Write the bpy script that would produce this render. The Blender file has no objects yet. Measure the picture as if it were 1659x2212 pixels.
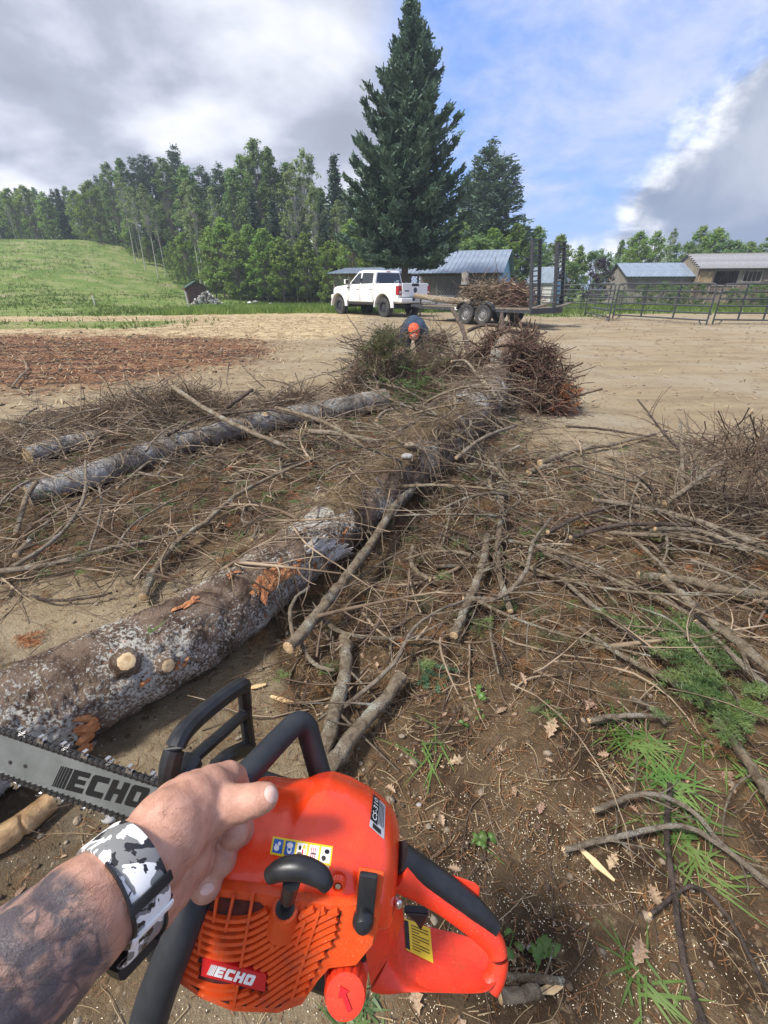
import bpy, bmesh, math, random
import numpy as np
from mathutils import Vector, Matrix
R = math.radians
sc = bpy.context.scene
C = sc.collection
# ------------------------------------------------------------------ camera
FPX, CX, CY = 985.0, 829.5, 1106.0          # focal length and centre, photo scaled to 1659 x 2212
EYE = 1.5
PITCH = math.atan((CY - 622.0) / FPX)
cp, sp = math.cos(PITCH), math.sin(PITCH)
cd = bpy.data.cameras.new('camera'); cam = bpy.data.objects.new('camera', cd); C.objects.link(cam)
cam.location = (0, 0, EYE); cam.rotation_euler = (R(90) - PITCH, 0, 0)
cd.sensor_fit = 'VERTICAL'; cd.sensor_height = 36.0; cd.lens = 36.0 * FPX / 2212.0
cd.clip_start = 0.02; cd.clip_end = 3000.0
sc.camera = cam
sc.view_settings.view_transform = 'Standard'; sc.view_settings.look = 'None'
sc.view_settings.exposure = 1.15; sc.view_settings.gamma = 1.0; sc.view_settings.use_curve_mapping = False
sc.render.engine = 'CYCLES'
sc.cycles.max_bounces = 6; sc.cycles.diffuse_bounces = 3; sc.cycles.glossy_bounces = 3; sc.cycles.transmission_bounces = 4
sc.cycles.transparent_max_bounces = 6; sc.cycles.use_denoising = True
SUN_EL, SUN_AZ = 56.0, -118.0                 # the veiled sun stands high on the left, a little behind the camera

def ray(px, py):
    a = (px - CX) / FPX; b = (CY - py) / FPX
    return Vector((a, cp + b * sp, -sp + b * cp))

# ------------------------------------------------------------------ node helper
def N(nt, typ, ins=None, **props):
    n = nt.nodes.new(typ)
    for k, v in props.items(): setattr(n, k, v)
    for k, v in (ins or {}).items():
        s = n.inputs[k]
        if isinstance(v, bpy.types.NodeSocket): nt.links.new(v, s)
        else: s.default_value = v
    return n
def MATH(nt, op, a, b=0.0, c=None, clamp=False):
    d = {0: a, 1: b}
    if c is not None: d[2] = c
    return N(nt, 'ShaderNodeMath', d, operation=op, use_clamp=clamp).outputs[0]
def SSTEP(nt, v, lo, hi):
    return N(nt, 'ShaderNodeMapRange', {'Value': v, 'From Min': lo, 'From Max': hi, 'To Min': 0.0, 'To Max': 1.0}, interpolation_type='SMOOTHSTEP').outputs[0]
def MIX(nt, f, a, b):
    n = nt.nodes.new('ShaderNodeMix'); n.data_type = 'RGBA'
    for i, v in ((0, f), (6, a), (7, b)):
        s = n.inputs[i]
        if isinstance(v, bpy.types.NodeSocket): nt.links.new(v, s)
        else: s.default_value = v if i == 0 else (tuple(v) + (1.0,))[:4]
    return n.outputs[2]
def NOISE(nt, vec, scale, detail=4.0, rough=0.55, dist=0.0):
    return N(nt, 'ShaderNodeTexNoise', {'Vector': vec, 'Scale': scale, 'Detail': detail, 'Roughness': rough, 'Distortion': dist}).outputs[0]

# ------------------------------------------------------------------ sky
w = bpy.data.worlds.new('World'); sc.world = w; w.use_nodes = True
nt = w.node_tree; nt.nodes.clear()
tc = N(nt, 'ShaderNodeTexCoord').outputs['Generated']
sky = N(nt, 'ShaderNodeTexSky', sky_type='NISHITA', sun_disc=False, sun_elevation=R(SUN_EL), sun_rotation=R(SUN_AZ), air_density=1.0, dust_density=0.4, ozone_density=1.6)
sep = N(nt, 'ShaderNodeSeparateXYZ', {0: tc}).outputs
zc = MATH(nt, 'ADD', MATH(nt, 'MAXIMUM', sep[2], 0.0), 0.28)
pl = N(nt, 'ShaderNodeCombineXYZ', {0: MATH(nt, 'DIVIDE', sep[0], zc), 1: MATH(nt, 'DIVIDE', sep[1], zc), 2: 3.7}).outputs[0]
n1 = NOISE(nt, pl, 0.85, 7.0, 0.52, 0.1)
n2 = NOISE(nt, N(nt, 'ShaderNodeVectorMath', {0: pl, 1: (5.3, 2.1, 0.0)}, operation='ADD').outputs[0], 1.9, 9.0, 0.50, 0.12)
n3 = NOISE(nt, N(nt, 'ShaderNodeVectorMath', {0: pl, 1: (1.3, 9.1, 0.0)}, operation='ADD').outputs[0], 2.6, 7.0, 0.62, 0.2)
side = N(nt, 'ShaderNodeMapRange', {'Value': sep[0], 'From Min': -0.22, 'From Max': 0.18, 'To Min': 0.55, 'To Max': -0.30}).outputs[0]
cov = SSTEP(nt, MATH(nt, 'ADD', n1, side), 0.42, 0.72)
# grey undersides and bright thin places of the cloud deck
shade = N(nt, 'ShaderNodeValToRGB', {0: n2}); cr = shade.color_ramp
cr.elements[0].position = 0.36; cr.elements[0].color = (0.30, 0.325, 0.41, 1)
cr.elements[1].position = 0.68; cr.elements[1].color = (0.86, 0.865, 0.90, 1)
for p_, c_ in ((0.45, (0.36, 0.39, 0.485)), (0.51, (0.50, 0.525, 0.62)), (0.59, (0.68, 0.70, 0.78))):
    e = cr.elements.new(p_); e.color = c_ + (1,)
# thin high veil
veil = MATH(nt, 'MULTIPLY', SSTEP(nt, MATH(nt, 'ADD', n3, MATH(nt, 'MULTIPLY', sep[2], 0.42)), 0.44, 0.84), 0.80)
# the tall cumulus standing on the right
wob = MATH(nt, 'MULTIPLY', MATH(nt, 'SUBTRACT', NOISE(nt, tc, 6.5, 7.0, 0.58), 0.5), 0.30)
sd = None
for px, py, r in ((1250, 560, 0.03), (1350, 530, 0.05), (1430, 470, 0.06), (1500, 410, 0.07), (1580, 350, 0.07), (1690, 300, 0.08), (1560, 490, 0.13), (1690, 440, 0.15), (1830, 430, 0.22)):
    d = ray(px, py).normalized()
    dt = N(nt, 'ShaderNodeVectorMath', {0: tc, 1: tuple(d)}, operation='DOT_PRODUCT').outputs['Value']
    s_ = MATH(nt, 'SUBTRACT', MATH(nt, 'ARCCOSINE', dt), r)
    sd = s_ if sd is None else N(nt, 'ShaderNodeMath', {0: sd, 1: s_, 2: 0.05}, operation='SMOOTH_MIN').outputs[0]
sd = MATH(nt, 'ADD', sd, wob)
cum = SSTEP(nt, sd, 0.030, -0.036)
rim = SSTEP(nt, sd, -0.070, -0.010)
n4 = NOISE(nt, tc, 4.2, 6.0, 0.55, 0.4)
cumc = MIX(nt, SSTEP(nt, n4, 0.42, 0.70), (0.23, 0.29, 0.42), (0.50, 0.54, 0.64))
cumc = MIX(nt, MATH(nt, 'MULTIPLY', rim, SSTEP(nt, n3, 0.36, 0.60)), cumc, (1.15, 1.15, 1.18))
sb = N(nt, 'ShaderNodeBackground', {0: MIX(nt, 0.6, sky.outputs[0], (1.15, 2.9, 8.2)), 1: 0.070})
cb = N(nt, 'ShaderNodeBackground', {0: MIX(nt, cov, (0.62, 0.64, 0.76), shade.outputs[0]), 1: 0.62})
kb = N(nt, 'ShaderNodeBackground', {0: cumc, 1: 0.56})
cf = MATH(nt, 'MAXIMUM', cov, veil)
m1 = N(nt, 'ShaderNodeMixShader', {0: cf, 1: sb.outputs[0], 2: cb.outputs[0]})
m2 = N(nt, 'ShaderNodeMixShader', {0: cum, 1: m1.outputs[0], 2: kb.outputs[0]})
N(nt, 'ShaderNodeOutputWorld', {0: m2.outputs[0]})
sl = bpy.data.lights.new('sun', 'SUN'); sl.energy = 2.7; sl.angle = R(10); sl.color = (1.0, 0.96, 0.9)
so = bpy.data.objects.new('sun', sl); C.objects.link(so)
sdir = Vector((math.sin(R(SUN_AZ)) * math.cos(R(SUN_EL)), math.cos(R(SUN_AZ)) * math.cos(R(SUN_EL)), math.sin(R(SUN_EL))))
so.rotation_euler = sdir.to_track_quat('Z', 'Y').to_euler(); so.location = sdir * 60

# ------------------------------------------------------------------ object helpers
def tag(o, label=None, cat=None, group=None, kind=None):
    if label: o['label'] = label
    if cat: o['category'] = cat
    if group: o['group'] = group
    if kind: o['kind'] = kind
    return o
def empty(name, loc=(0, 0, 0), rz=0.0, label=None, cat=None, group=None, par=None):
    o = bpy.data.objects.new(name, None); C.objects.link(o); o.location = loc; o.rotation_euler = (0, 0, rz)
    o.empty_display_size = 0.1
    if par: o.parent = par
    return tag(o, label, cat, group)
def link(name, me, mat=None, parent=None, loc=None, rot=None, scale=None):
    o = bpy.data.objects.new(name, me); C.objects.link(o)
    if mat and not me.materials: me.materials.append(mat)
    if parent: o.parent = parent
    if loc is not None: o.location = loc
    if rot is not None: o.rotation_euler = rot
    if scale is not None: o.scale = scale if hasattr(scale, '__len__') else (scale,) * 3
    return o
def copy_tree(o, parent=None):
    c = o.copy(); C.objects.link(c); c.parent = parent
    for ch in list(o.children): copy_tree(ch, c)
    return c
def mesh_np(name, V, F, smooth=False):
    """V (n,3); F a list of integer arrays (m,3) / (m,4)"""
    me = bpy.data.meshes.new(name)
    V = np.asarray(V, np.float32)
    F = [np.asarray(f, np.int32) for f in F if len(f)]
    nl = sum(f.size for f in F); npol = sum(len(f) for f in F)
    me.vertices.add(len(V)); me.loops.add(nl); me.polygons.add(npol)
    me.vertices.foreach_set('co', V.ravel())
    me.loops.foreach_set('vertex_index', np.concatenate([f.ravel() for f in F]))
    tot = np.concatenate([np.full(len(f), f.shape[1], np.int32) for f in F])
    st = np.zeros(npol, np.int32); st[1:] = np.cumsum(tot)[:-1]
    me.polygons.foreach_set('loop_start', st); me.polygons.foreach_set('loop_total', tot)
    if smooth: me.polygons.foreach_set('use_smooth', np.ones(npol, bool))
    me.update(calc_edges=True); me.validate()
    return me
def tubes_np(P, rad, sides=4):
    """P (N,K,3) paths, rad (N,K) radii -> verts, quads"""
    P = np.asarray(P, float); Nn, K, _ = P.shape
    T = np.gradient(P, axis=1); T /= np.linalg.norm(T, axis=2, keepdims=True) + 1e-9
    up = np.where(np.abs(T[..., 2:3]) > 0.9, np.array([1.0, 0, 0]), np.array([0, 0, 1.0]))
    A = np.cross(T, up); A /= np.linalg.norm(A, axis=2, keepdims=True) + 1e-9
    B = np.cross(A, T)
    th = np.arange(sides) * 2 * np.pi / sides
    V = P[:, :, None] + np.asarray(rad)[:, :, None, None] * (np.cos(th)[None, None, :, None] * A[:, :, None] + np.sin(th)[None, None, :, None] * B[:, :, None])
    base = np.arange(Nn)[:, None, None] * K * sides + np.arange(K - 1)[None, :, None] * sides
    s = np.arange(sides)[None, None, :]; s2 = (s + 1) % sides
    F = np.stack([base + s, base + s2, base + sides + s2, base + sides + s], -1).reshape(-1, 4)
    return V.reshape(-1, 3), F
def resample(pts, K):
    """smooth Catmull-Rom through pts, K points"""
    p = np.asarray(pts, float)
    if len(p) == 2: return p[0] + (p[1] - p[0]) * np.linspace(0, 1, K)[:, None]
    q = np.vstack([2 * p[0] - p[1], p, 2 * p[-1] - p[-2]])
    u = np.linspace(0, len(p) - 1 - 1e-6, K); i = u.astype(int); t = (u - i)[:, None]
    a, b, c, d = q[i], q[i + 1], q[i + 2], q[i + 3]
    return 0.5 * (2 * b + (c - a) * t + (2 * a - 5 * b + 4 * c - d) * t ** 2 + (3 * b - a - 3 * c + d) * t ** 3)
class MB:
    """collects shapes into one mesh"""
    def __init__(s): s.v = []; s.f = []; s.n = 0
    def add(s, V, F):
        V = [tuple(map(float, q)) for q in V]
        s.v += V; s.f += [tuple(int(i) + s.n for i in f) for f in F]; s.n += len(V); return s
    def box(s, x0, x1, y0, y1, z0, z1, m=None):
        V = [(x, y, z) for x in (x0, x1) for y in (y0, y1) for z in (z0, z1)]
        if m is not None: V = [m @ Vector(q) for q in V]
        return s.add(V, [(0, 1, 3, 2), (4, 6, 7, 5), (0, 4, 5, 1), (2, 3, 7, 6), (0, 2, 6, 4), (1, 5, 7, 3)])
    def beam(s, a, b, wd, ht, up=(0, 0, 1)):
        a, b = Vector(a), Vector(b); t = (b - a).normalized(); up = Vector(up)
        if abs(t.dot(up)) > 0.98: up = Vector((1, 0, 0))
        x = t.cross(up).normalized(); z = x.cross(t)
        V = [p + x * wd * i / 2 + z * ht * j / 2 for p in (a, b) for i in (-1, 1) for j in (-1, 1)]
        return s.add(V, [(0, 1, 3, 2), (4, 6, 7, 5), (0, 4, 5, 1), (2, 3, 7, 6), (0, 2, 6, 4), (1, 5, 7, 3)])
    def tube(s, pts, r, sides=10, cap=True, K=None):
        p = np.asarray([tuple(q) for q in pts], float); rr = np.asarray(r if hasattr(r, '__len__') else [r] * len(p), float)
        if K:
            rr = np.interp(np.linspace(0, 1, K), np.linspace(0, 1, len(rr)), rr); p = resample(p, K)
        V, F = tubes_np(p[None], rr[None], sides); F = [tuple(q) for q in F]
        if cap: F += [tuple(range(sides))[::-1], tuple(range(len(V) - sides, len(V)))]
        return s.add(V, F)
    def lathe(s, prof, o=(0, 0, 0), axis=(0, 0, 1), n=24, cap=False, fn=None):
        ax = Vector(axis).normalized(); u = ax.orthogonal().normalized(); v = ax.cross(u); o = Vector(o); V = []
        for r, h in prof:
            for k in range(n):
                a = 2 * math.pi * k / n; rr = r if fn is None else fn(r, h, k)
                V.append(o + ax * h + u * rr * math.cos(a) + v * rr * math.sin(a))
        F = [(i * n + k, i * n + (k + 1) % n, (i + 1) * n + (k + 1) % n, (i + 1) * n + k) for i in range(len(prof) - 1) for k in range(n)]
        if cap: F += [tuple(range(n))[::-1], tuple(range((len(prof) - 1) * n, len(prof) * n))]
        return s.add(V, F)
    def prism(s, poly, a, b, fn):
        """poly in 2D, fn(u,v,w)->3D, between w=a and w=b"""
        n = len(poly); V = [fn(u, v, a) for u, v in poly] + [fn(u, v, b) for u, v in poly]
        return s.add(V, [tuple(range(n))[::-1], tuple(range(n, 2 * n))] + [(i, (i + 1) % n, n + (i + 1) % n, n + i) for i in range(n)])
    def loft(s, rings, cap=True):
        n = len(rings[0]); V = [q for r in rings for q in r]
        F = [(i * n + k, i * n + (k + 1) % n, (i + 1) * n + (k + 1) % n, (i + 1) * n + k) for i in range(len(rings) - 1) for k in range(n)]
        if cap: F += [tuple(range(n))[::-1], tuple(range((len(rings) - 1) * n, len(rings) * n))]
        return s.add(V, F)
    def mesh(s, name, smooth=False, bevel=0.0, seg=2, angle=35):
        me = bpy.data.meshes.new(name); me.from_pydata(s.v, [], s.f)
        bm = bmesh.new(); bm.from_mesh(me)
        bmesh.ops.recalc_face_normals(bm, faces=bm.faces)
        if bevel:
            bmesh.ops.remove_doubles(bm, verts=bm.verts, dist=1e-6)
            es = [e for e in bm.edges if len(e.link_faces) == 2 and e.calc_face_angle(0) > R(angle)]
            bmesh.ops.bevel(bm, geom=es, offset=bevel, segments=seg, profile=0.5, affect='EDGES', clamp_overlap=True)
        bm.to_mesh(me); bm.free()
        if smooth:
            me.polygons.foreach_set('use_smooth', [True] * len(me.polygons))
            try: me.set_sharp_from_angle(angle=R(angle))
            except Exception: pass
        return me
    def build(s, name, mat, parent=None, smooth=False, bevel=0.0, seg=2, angle=35, **k):
        return link(name, s.mesh(name, smooth, bevel, seg, angle), mat, parent, **k)

# ------------------------------------------------------------------ materials
def new_mat(name):
    m = bpy.data.materials.new(name); m.use_nodes = True; t = m.node_tree; b = t.nodes['Principled BSDF']
    return m, t, b
def pos(t): return N(t, 'ShaderNodeTexCoord').outputs['Object']
def mat(name, c1, c2=None, scale=8.0, rough=0.6, metal=0.0, bump=0.0, bscale=None, spec=0.5, contrast=(0.35, 0.65), stretch=None, coat=0.0, trans=0.0, rnd=0.0):
    m, t, b = new_mat(name); v = pos(t)
    if stretch: v = N(t, 'ShaderNodeMapping', {'Vector': v, 'Scale': stretch}).outputs[0]
    col = None
    if c2 is not None:
        f = SSTEP(t, NOISE(t, v, scale, 5.0, 0.6), *contrast); col = MIX(t, f, c1, c2)
    if rnd:
        oi = N(t, 'ShaderNodeObjectInfo').outputs['Random']
        base = col if col is not None else N(t, 'ShaderNodeRGB').outputs[0]
        if col is None: base.default_value = tuple(c1) + (1,)
        col = N(t, 'ShaderNodeHueSaturation', {'Hue': MATH(t, 'ADD', MATH(t, 'MULTIPLY', oi, 0.05 * rnd), 0.5 - 0.025 * rnd), 'Value': MATH(t, 'ADD', MATH(t, 'MULTIPLY', oi, 0.6 * rnd), 1 - 0.3 * rnd), 'Saturation': 1.0, 'Color': base}).outputs[0]
    if col is not None: t.links.new(col, b.inputs['Base Color'])
    else: b.inputs['Base Color'].default_value = tuple(c1) + (1,)
    b.inputs['Roughness'].default_value = rough; b.inputs['Metallic'].default_value = metal
    b.inputs['Specular IOR Level'].default_value = spec; b.inputs['Coat Weight'].default_value = coat
    if bump:
        h = NOISE(t, v, bscale or scale * 3, 4.0, 0.6)
        bn = N(t, 'ShaderNodeBump', {'Height': h, 'Strength': bump, 'Distance': 0.02})
        t.links.new(bn.outputs[0], b.inputs['Normal'])
    if trans:
        tr = N(t, 'ShaderNodeBsdfTranslucent'); mx = N(t, 'ShaderNodeMixShader', {0: trans})
        if col is not None: t.links.new(col, tr.inputs[0])
        else: tr.inputs[0].default_value = tuple(c1) + (1,)
        t.links.new(b.outputs[0], mx.inputs[1]); t.links.new(tr.outputs[0], mx.inputs[2])
        t.links.new(mx.outputs[0], t.nodes['Material Output'].inputs[0])
    return m
M = {}
M['white_paint'] = mat('white_paint', (0.78, 0.78, 0.77), rough=0.28, coat=0.5)
M['black_plastic'] = mat('black_plastic', (0.018, 0.019, 0.021), rough=0.45)
M['black_metal'] = mat('black_metal', (0.03, 0.034, 0.04), (0.055, 0.06, 0.068), 14, 0.5)
M['tyre'] = mat('tyre', (0.028, 0.028, 0.03), (0.075, 0.072, 0.068), 5, 0.9)
M['glass'] = mat('glass', (0.02, 0.025, 0.03), rough=0.06, spec=0.8)
M['red_lens'] = mat('red_lens', (0.35, 0.01, 0.02), rough=0.15)
M['chrome'] = mat('chrome', (0.7, 0.7, 0.72), rough=0.18, metal=1.0)
M['grey_steel'] = mat('grey_steel', (0.42, 0.42, 0.42), (0.3, 0.3, 0.3), 10, 0.45, 0.7)
M['tin_roof'] = mat('tin_roof', (0.25, 0.30, 0.365), (0.19, 0.235, 0.295), 1.6, 0.45, 0.15)
M['weathered'] = mat('weathered', (0.15, 0.105, 0.072), (0.29, 0.245, 0.195), 3.5, 0.85, bump=0.3, stretch=(3, 3, 0.4), rnd=0.7)
M['weathered_grey'] = mat('weathered_grey', (0.20, 0.175, 0.15), (0.31, 0.285, 0.255), 3.0, 0.85, bump=0.2, stretch=(3, 3, 0.4), rnd=0.6)
M['pale_board'] = mat('pale_board', (0.45, 0.44, 0.42), (0.58, 0.57, 0.55), 4, 0.8, rnd=0.3)
M['lattice'] = mat('lattice', (0.44, 0.39, 0.36), (0.56, 0.52, 0.49), 5, 0.85)
M['blue_paint'] = mat('blue_paint', (0.13, 0.30, 0.46), (0.18, 0.36, 0.52), 4, 0.7)
M['dark_void'] = mat('dark_void', (0.02, 0.019, 0.018), rough=0.95)
M['shingle'] = mat('shingle', (0.17, 0.17, 0.18), (0.30, 0.30, 0.31), 7, 0.9, stretch=(1, 5, 5), rnd=0.5)
M['brown_paint'] = mat('brown_paint', (0.055, 0.030, 0.022), (0.085, 0.048, 0.036), 6, 0.8)
M['dark_green'] = mat('dark_green', (0.028, 0.060, 0.045), (0.04, 0.08, 0.06), 6, 0.8)
M['trunk_dark'] = mat('trunk_dark', (0.075, 0.060, 0.048), (0.14, 0.12, 0.10), 6, 0.9, stretch=(4, 4, 0.6), bump=0.3)
M['trunk_pale'] = mat('trunk_pale', (0.42, 0.40, 0.36), (0.22, 0.20, 0.175), 3, 0.85, contrast=(0.5, 0.75), stretch=(2, 2, 0.8))
M['trunk_grey'] = mat('trunk_grey', (0.22, 0.20, 0.17), (0.13, 0.115, 0.095), 4, 0.85, stretch=(2, 2, 0.6))
M['leaf_bright'] = mat('leaf_bright', (0.14, 0.24, 0.045), (0.27, 0.37, 0.09), 0.9, 0.55, trans=0.5, rnd=0.5, spec=0.3)
M['leaf_mid'] = mat('leaf_mid', (0.115, 0.205, 0.065), (0.21, 0.295, 0.11), 0.9, 0.55, trans=0.5, rnd=0.5, spec=0.3)
M['leaf_pale'] = mat('leaf_pale', (0.18, 0.25, 0.10), (0.29, 0.35, 0.15), 0.9, 0.55, trans=0.5, rnd=0.4, spec=0.3)
M['needle_dark'] = mat('needle_dark', (0.045, 0.085, 0.05), (0.09, 0.14, 0.085), 1.1, 0.6, rnd=0.4, trans=0.12, spec=0.3)
M['needle_blue'] = mat('needle_blue', (0.045, 0.092, 0.056), (0.13, 0.205, 0.13), 1.6, 0.6, trans=0.12, spec=0.35)
M['needle_pine'] = mat('needle_pine', (0.06, 0.105, 0.062), (0.12, 0.175, 0.105), 1.0, 0.6, rnd=0.3, trans=0.15, spec=0.3)
M['leaf_purple'] = mat('leaf_purple', (0.018, 0.010, 0.018), (0.05, 0.026, 0.046), 1.5, 0.5, trans=0.2)
M['grass'] = mat('grass', (0.075, 0.135, 0.022), (0.15, 0.20, 0.045), 0.35, 0.6, trans=0.3, spec=0.2)
M['grass_near'] = mat('grass_near', (0.085, 0.17, 0.03), (0.16, 0.25, 0.06), 6, 0.45, trans=0.35, rnd=0.4)
M['twig'] = mat('twig', (0.115, 0.076, 0.046), (0.33, 0.25, 0.165), 3.2, 0.85, contrast=(0.38, 0.62))
M['twig_dark'] = mat('twig_dark', (0.058, 0.038, 0.026), (0.17, 0.115, 0.075), 6, 0.85)
M['twig_red'] = mat('twig_red', (0.075, 0.038, 0.030), (0.19, 0.105, 0.075), 4, 0.85)
M['mulch_flake'] = mat('mulch_flake', (0.17, 0.075, 0.035), (0.30, 0.165, 0.085), 2.0, 0.9)
M['straw'] = mat('straw', (0.24, 0.165, 0.085), (0.42, 0.32, 0.19), 5, 0.8)
M['needle_brown'] = mat('needle_brown', (0.14, 0.062, 0.022), (0.24, 0.12, 0.045), 4, 0.75, trans=0.2)
M['needle_orange'] = mat('needle_orange', (0.27, 0.085, 0.03), (0.38, 0.16, 0.06), 8, 0.7, trans=0.2)
M['needle_green'] = mat('needle_green', (0.055, 0.105, 0.030), (0.16, 0.23, 0.065), 9, 0.5, trans=0.3)
M['needle_olive'] = mat('needle_olive', (0.05, 0.06, 0.022), (0.13, 0.125, 0.045), 5, 0.6, trans=0.2)
M['needle_fresh'] = mat('needle_fresh', (0.050, 0.125, 0.060), (0.10, 0.20, 0.10), 15, 0.45, trans=0.25)
M['dead_leaf'] = mat('dead_leaf', (0.24, 0.14, 0.085), (0.42, 0.30, 0.20), 14, 0.7, trans=0.15, rnd=0.7)
M['pebble'] = mat('pebble', (0.15, 0.115, 0.078), (0.27, 0.215, 0.155), 40, 0.9)
M['pebble_grey'] = mat('pebble_grey', (0.22, 0.21, 0.20), (0.36, 0.35, 0.33), 30, 0.85, rnd=0.5)
M['chip'] = mat('chip', (0.66, 0.54, 0.36), (0.82, 0.72, 0.54), 20, 0.8)
M['fresh_wood'] = mat('fresh_wood', (0.52, 0.33, 0.15), (0.66, 0.48, 0.26), 9, 0.75, stretch=(1, 1, 1))
M['soil_clod'] = mat('soil_clod', (0.055, 0.036, 0.022), (0.12, 0.080, 0.048), 12, 0.95)
def bark(name, dark, mid, pale, red, cover, sc_=7.0):
    m, t, b = new_mat(name); v = pos(t)
    n = NOISE(t, v, sc_ * 1.2, 6, 0.65, 0.6); fine = NOISE(t, v, sc_ * 10, 6, 0.7); big = NOISE(t, v, sc_ * 0.45, 3, 0.5)
    c = MIX(t, SSTEP(t, n, 0.35, 0.6), dark, mid)
    lich = MATH(t, 'ADD', MATH(t, 'MULTIPLY', fine, 0.75), MATH(t, 'MULTIPLY', big, 0.55))
    c = MIX(t, SSTEP(t, lich, cover, cover + 0.07), c, pale)
    if red: c = MIX(t, SSTEP(t, MATH(t, 'ADD', NOISE(t, v, sc_ * 0.9, 4, 0.6, 0.4), MATH(t, 'MULTIPLY', fine, 0.15)), 0.735, 0.77), c, red)
    t.links.new(c, b.inputs['Base Color']); b.inputs['Roughness'].default_value = 0.9; b.inputs['Specular IOR Level'].default_value = 0.25
    bn = N(t, 'ShaderNodeBump', {'Height': MATH(t, 'ADD', fine, n), 'Strength': 1.0, 'Distance': 0.02})
    t.links.new(bn.outputs[0], b.inputs['Normal'])
    return m, t, b, c
M['bark_log2'] = bark('bark_log2', (0.11, 0.09, 0.072), (0.26, 0.235, 0.205), (0.46, 0.455, 0.43), None, 0.655, 9)[0]
M['bark_stick'] = bark('bark_stick', (0.15, 0.108, 0.068), (0.32, 0.255, 0.175), (0.54, 0.55, 0.46), None, 0.71, 22)[0]
M['bark_grey_stick'] = bark('bark_grey_stick', (0.17, 0.13, 0.09), (0.35, 0.29, 0.215), (0.46, 0.45, 0.40), None, 0.74, 22)[0]
M['bark_dark_stick'] = bark('bark_dark_stick', (0.06, 0.045, 0.036), (0.16, 0.12, 0.095), (0.28, 0.24, 0.20), None, 0.8, 22)[0]

# ------------------------------------------------------------------ terrain height
def S(t):
    t = np.clip(t, 0, 1); return t * t * (3 - 2 * t)
MND = [0.0]                                    # 1 where the soil heaped along the trunk counts as ground
def mound(x, y):
    ax_, ay_, bx_, by_ = -0.62, 2.25, 0.36, 3.95; dx, dy = bx_ - ax_, by_ - ay_; t = np.clip(((x - ax_) * dx + (y - ay_) * dy) / (dx * dx + dy * dy), 0, 1)
    d = np.hypot(x - ax_ - t * dx, (y - ay_ - t * dy)); return 0.23 * np.exp(-(d / 0.30) ** 2) * (0.85 + 0.15 * np.sin(5 * x + 3 * y))
def HT(x, y):
    x = np.asarray(x, float); y = np.asarray(y, float)
    yard = 0.24 * S((y - 8) / 14)
    hill = 8.0 * S((y - 26) / 60) * S((-x - 9) / 36)
    lump = 0.012 * (np.sin(2.1 * x + 0.7 * y) * np.sin(1.7 * y - 0.4 * x) + 0.6 * np.sin(5.3 * x + 1.1) * np.sin(4.7 * y + 0.3 * x)) + 0.004 * np.sin(13 * x + 3 * np.sin(5 * y)) * np.sin(11 * y + 2 * np.sin(6 * x))
    hum = 0.16 * np.sin(0.23 * x + 0.5) * np.sin(0.19 * y + 1) * S((y - 28) / 20) * S((-x - 8) / 10)
    rough = 0.10 * (np.sin(0.9 * x + 0.6 * np.sin(0.7 * y)) * np.sin(0.8 * y + 1.3) + 0.6 * np.sin(2.1 * x + 0.5) * np.sin(1.9 * y + 0.4 * x)) * S((y - 27) / 8) * S((-x - 9) / 8)
    return yard + hill + lump + 1.6 * hum + rough + (MND[0] * mound(x, y) if MND[0] else 0.0)
def G(px, py, dz=0.0):
    """the place on the ground (raised by dz) seen at a place in the photograph"""
    d = ray(px, py); t = 0.3; o = Vector((0, 0, EYE)); st = 0.3
    while t < 400:
        q = o + d * t
        if q.z <= float(HT(q.x, q.y)) + dz: break
        t += max(0.02, st * t * 0.1)
    a, b = max(0.0, t - max(0.05, st * t * 0.12)), t
    for _ in range(30):
        m_ = (a + b) / 2; q = o + d * m_
        if q.z <= float(HT(q.x, q.y)) + dz: b = m_
        else: a = m_
    return o + d * b
def PY(px, py, Y):
    d = ray(px, py); return Vector((0, 0, EYE)) + d * (Y / d.y)
def PC(px, py, depth):
    return Vector((0, 0, EYE)) + ray(px, py) * depth
# ------------------------------------------------------------------ ground sheet
rng = np.random.default_rng(7)
def polymask(x, y, poly, soft):
    x = np.asarray(x, float); y = np.asarray(y, float)
    inside = np.zeros(x.shape, bool); dmin = np.full(x.shape, 1e9); n = len(poly)
    for i in range(n):
        (x0, y0), (x1, y1) = poly[i], poly[(i + 1) % n]
        cond = ((y0 > y) != (y1 > y)) & (x < (x1 - x0) * (y - y0) / (y1 - y0 + 1e-12) + x0)
        inside ^= cond
        dx, dy = x1 - x0, y1 - y0; t = np.clip(((x - x0) * dx + (y - y0) * dy) / (dx * dx + dy * dy + 1e-12), 0, 1)
        dmin = np.minimum(dmin, np.hypot(x - x0 - t * dx, y - y0 - t * dy))
    return S(0.5 + np.where(inside, dmin, -dmin) / (2 * soft))
def gpoly(pts): return [tuple(G(*p)[:2]) for p in pts]
SOIL = gpoly([(560, 1420), (600, 1220), (760, 1080), (960, 1010), (1120, 975), (1290, 1030), (1500, 1040), (1900, 1060), (2300, 1500), (2300, 2100), (1500, 2400), (900, 2300), (760, 1900), (640, 1600)])
BRUSH_L = gpoly([(-250, 960), (120, 880), (420, 850), (700, 870), (860, 890), (900, 960), (700, 1080), (560, 1200), (330, 1270), (-200, 1290)])
MULCH = [(-22, 7.5), (-9, 6.0), (-4.6, 7.6), (-2.8, 10.5), (-2.6, 13.2), (-4.5, 15.2), (-12, 16.0), (-24, 15.5)]
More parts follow.
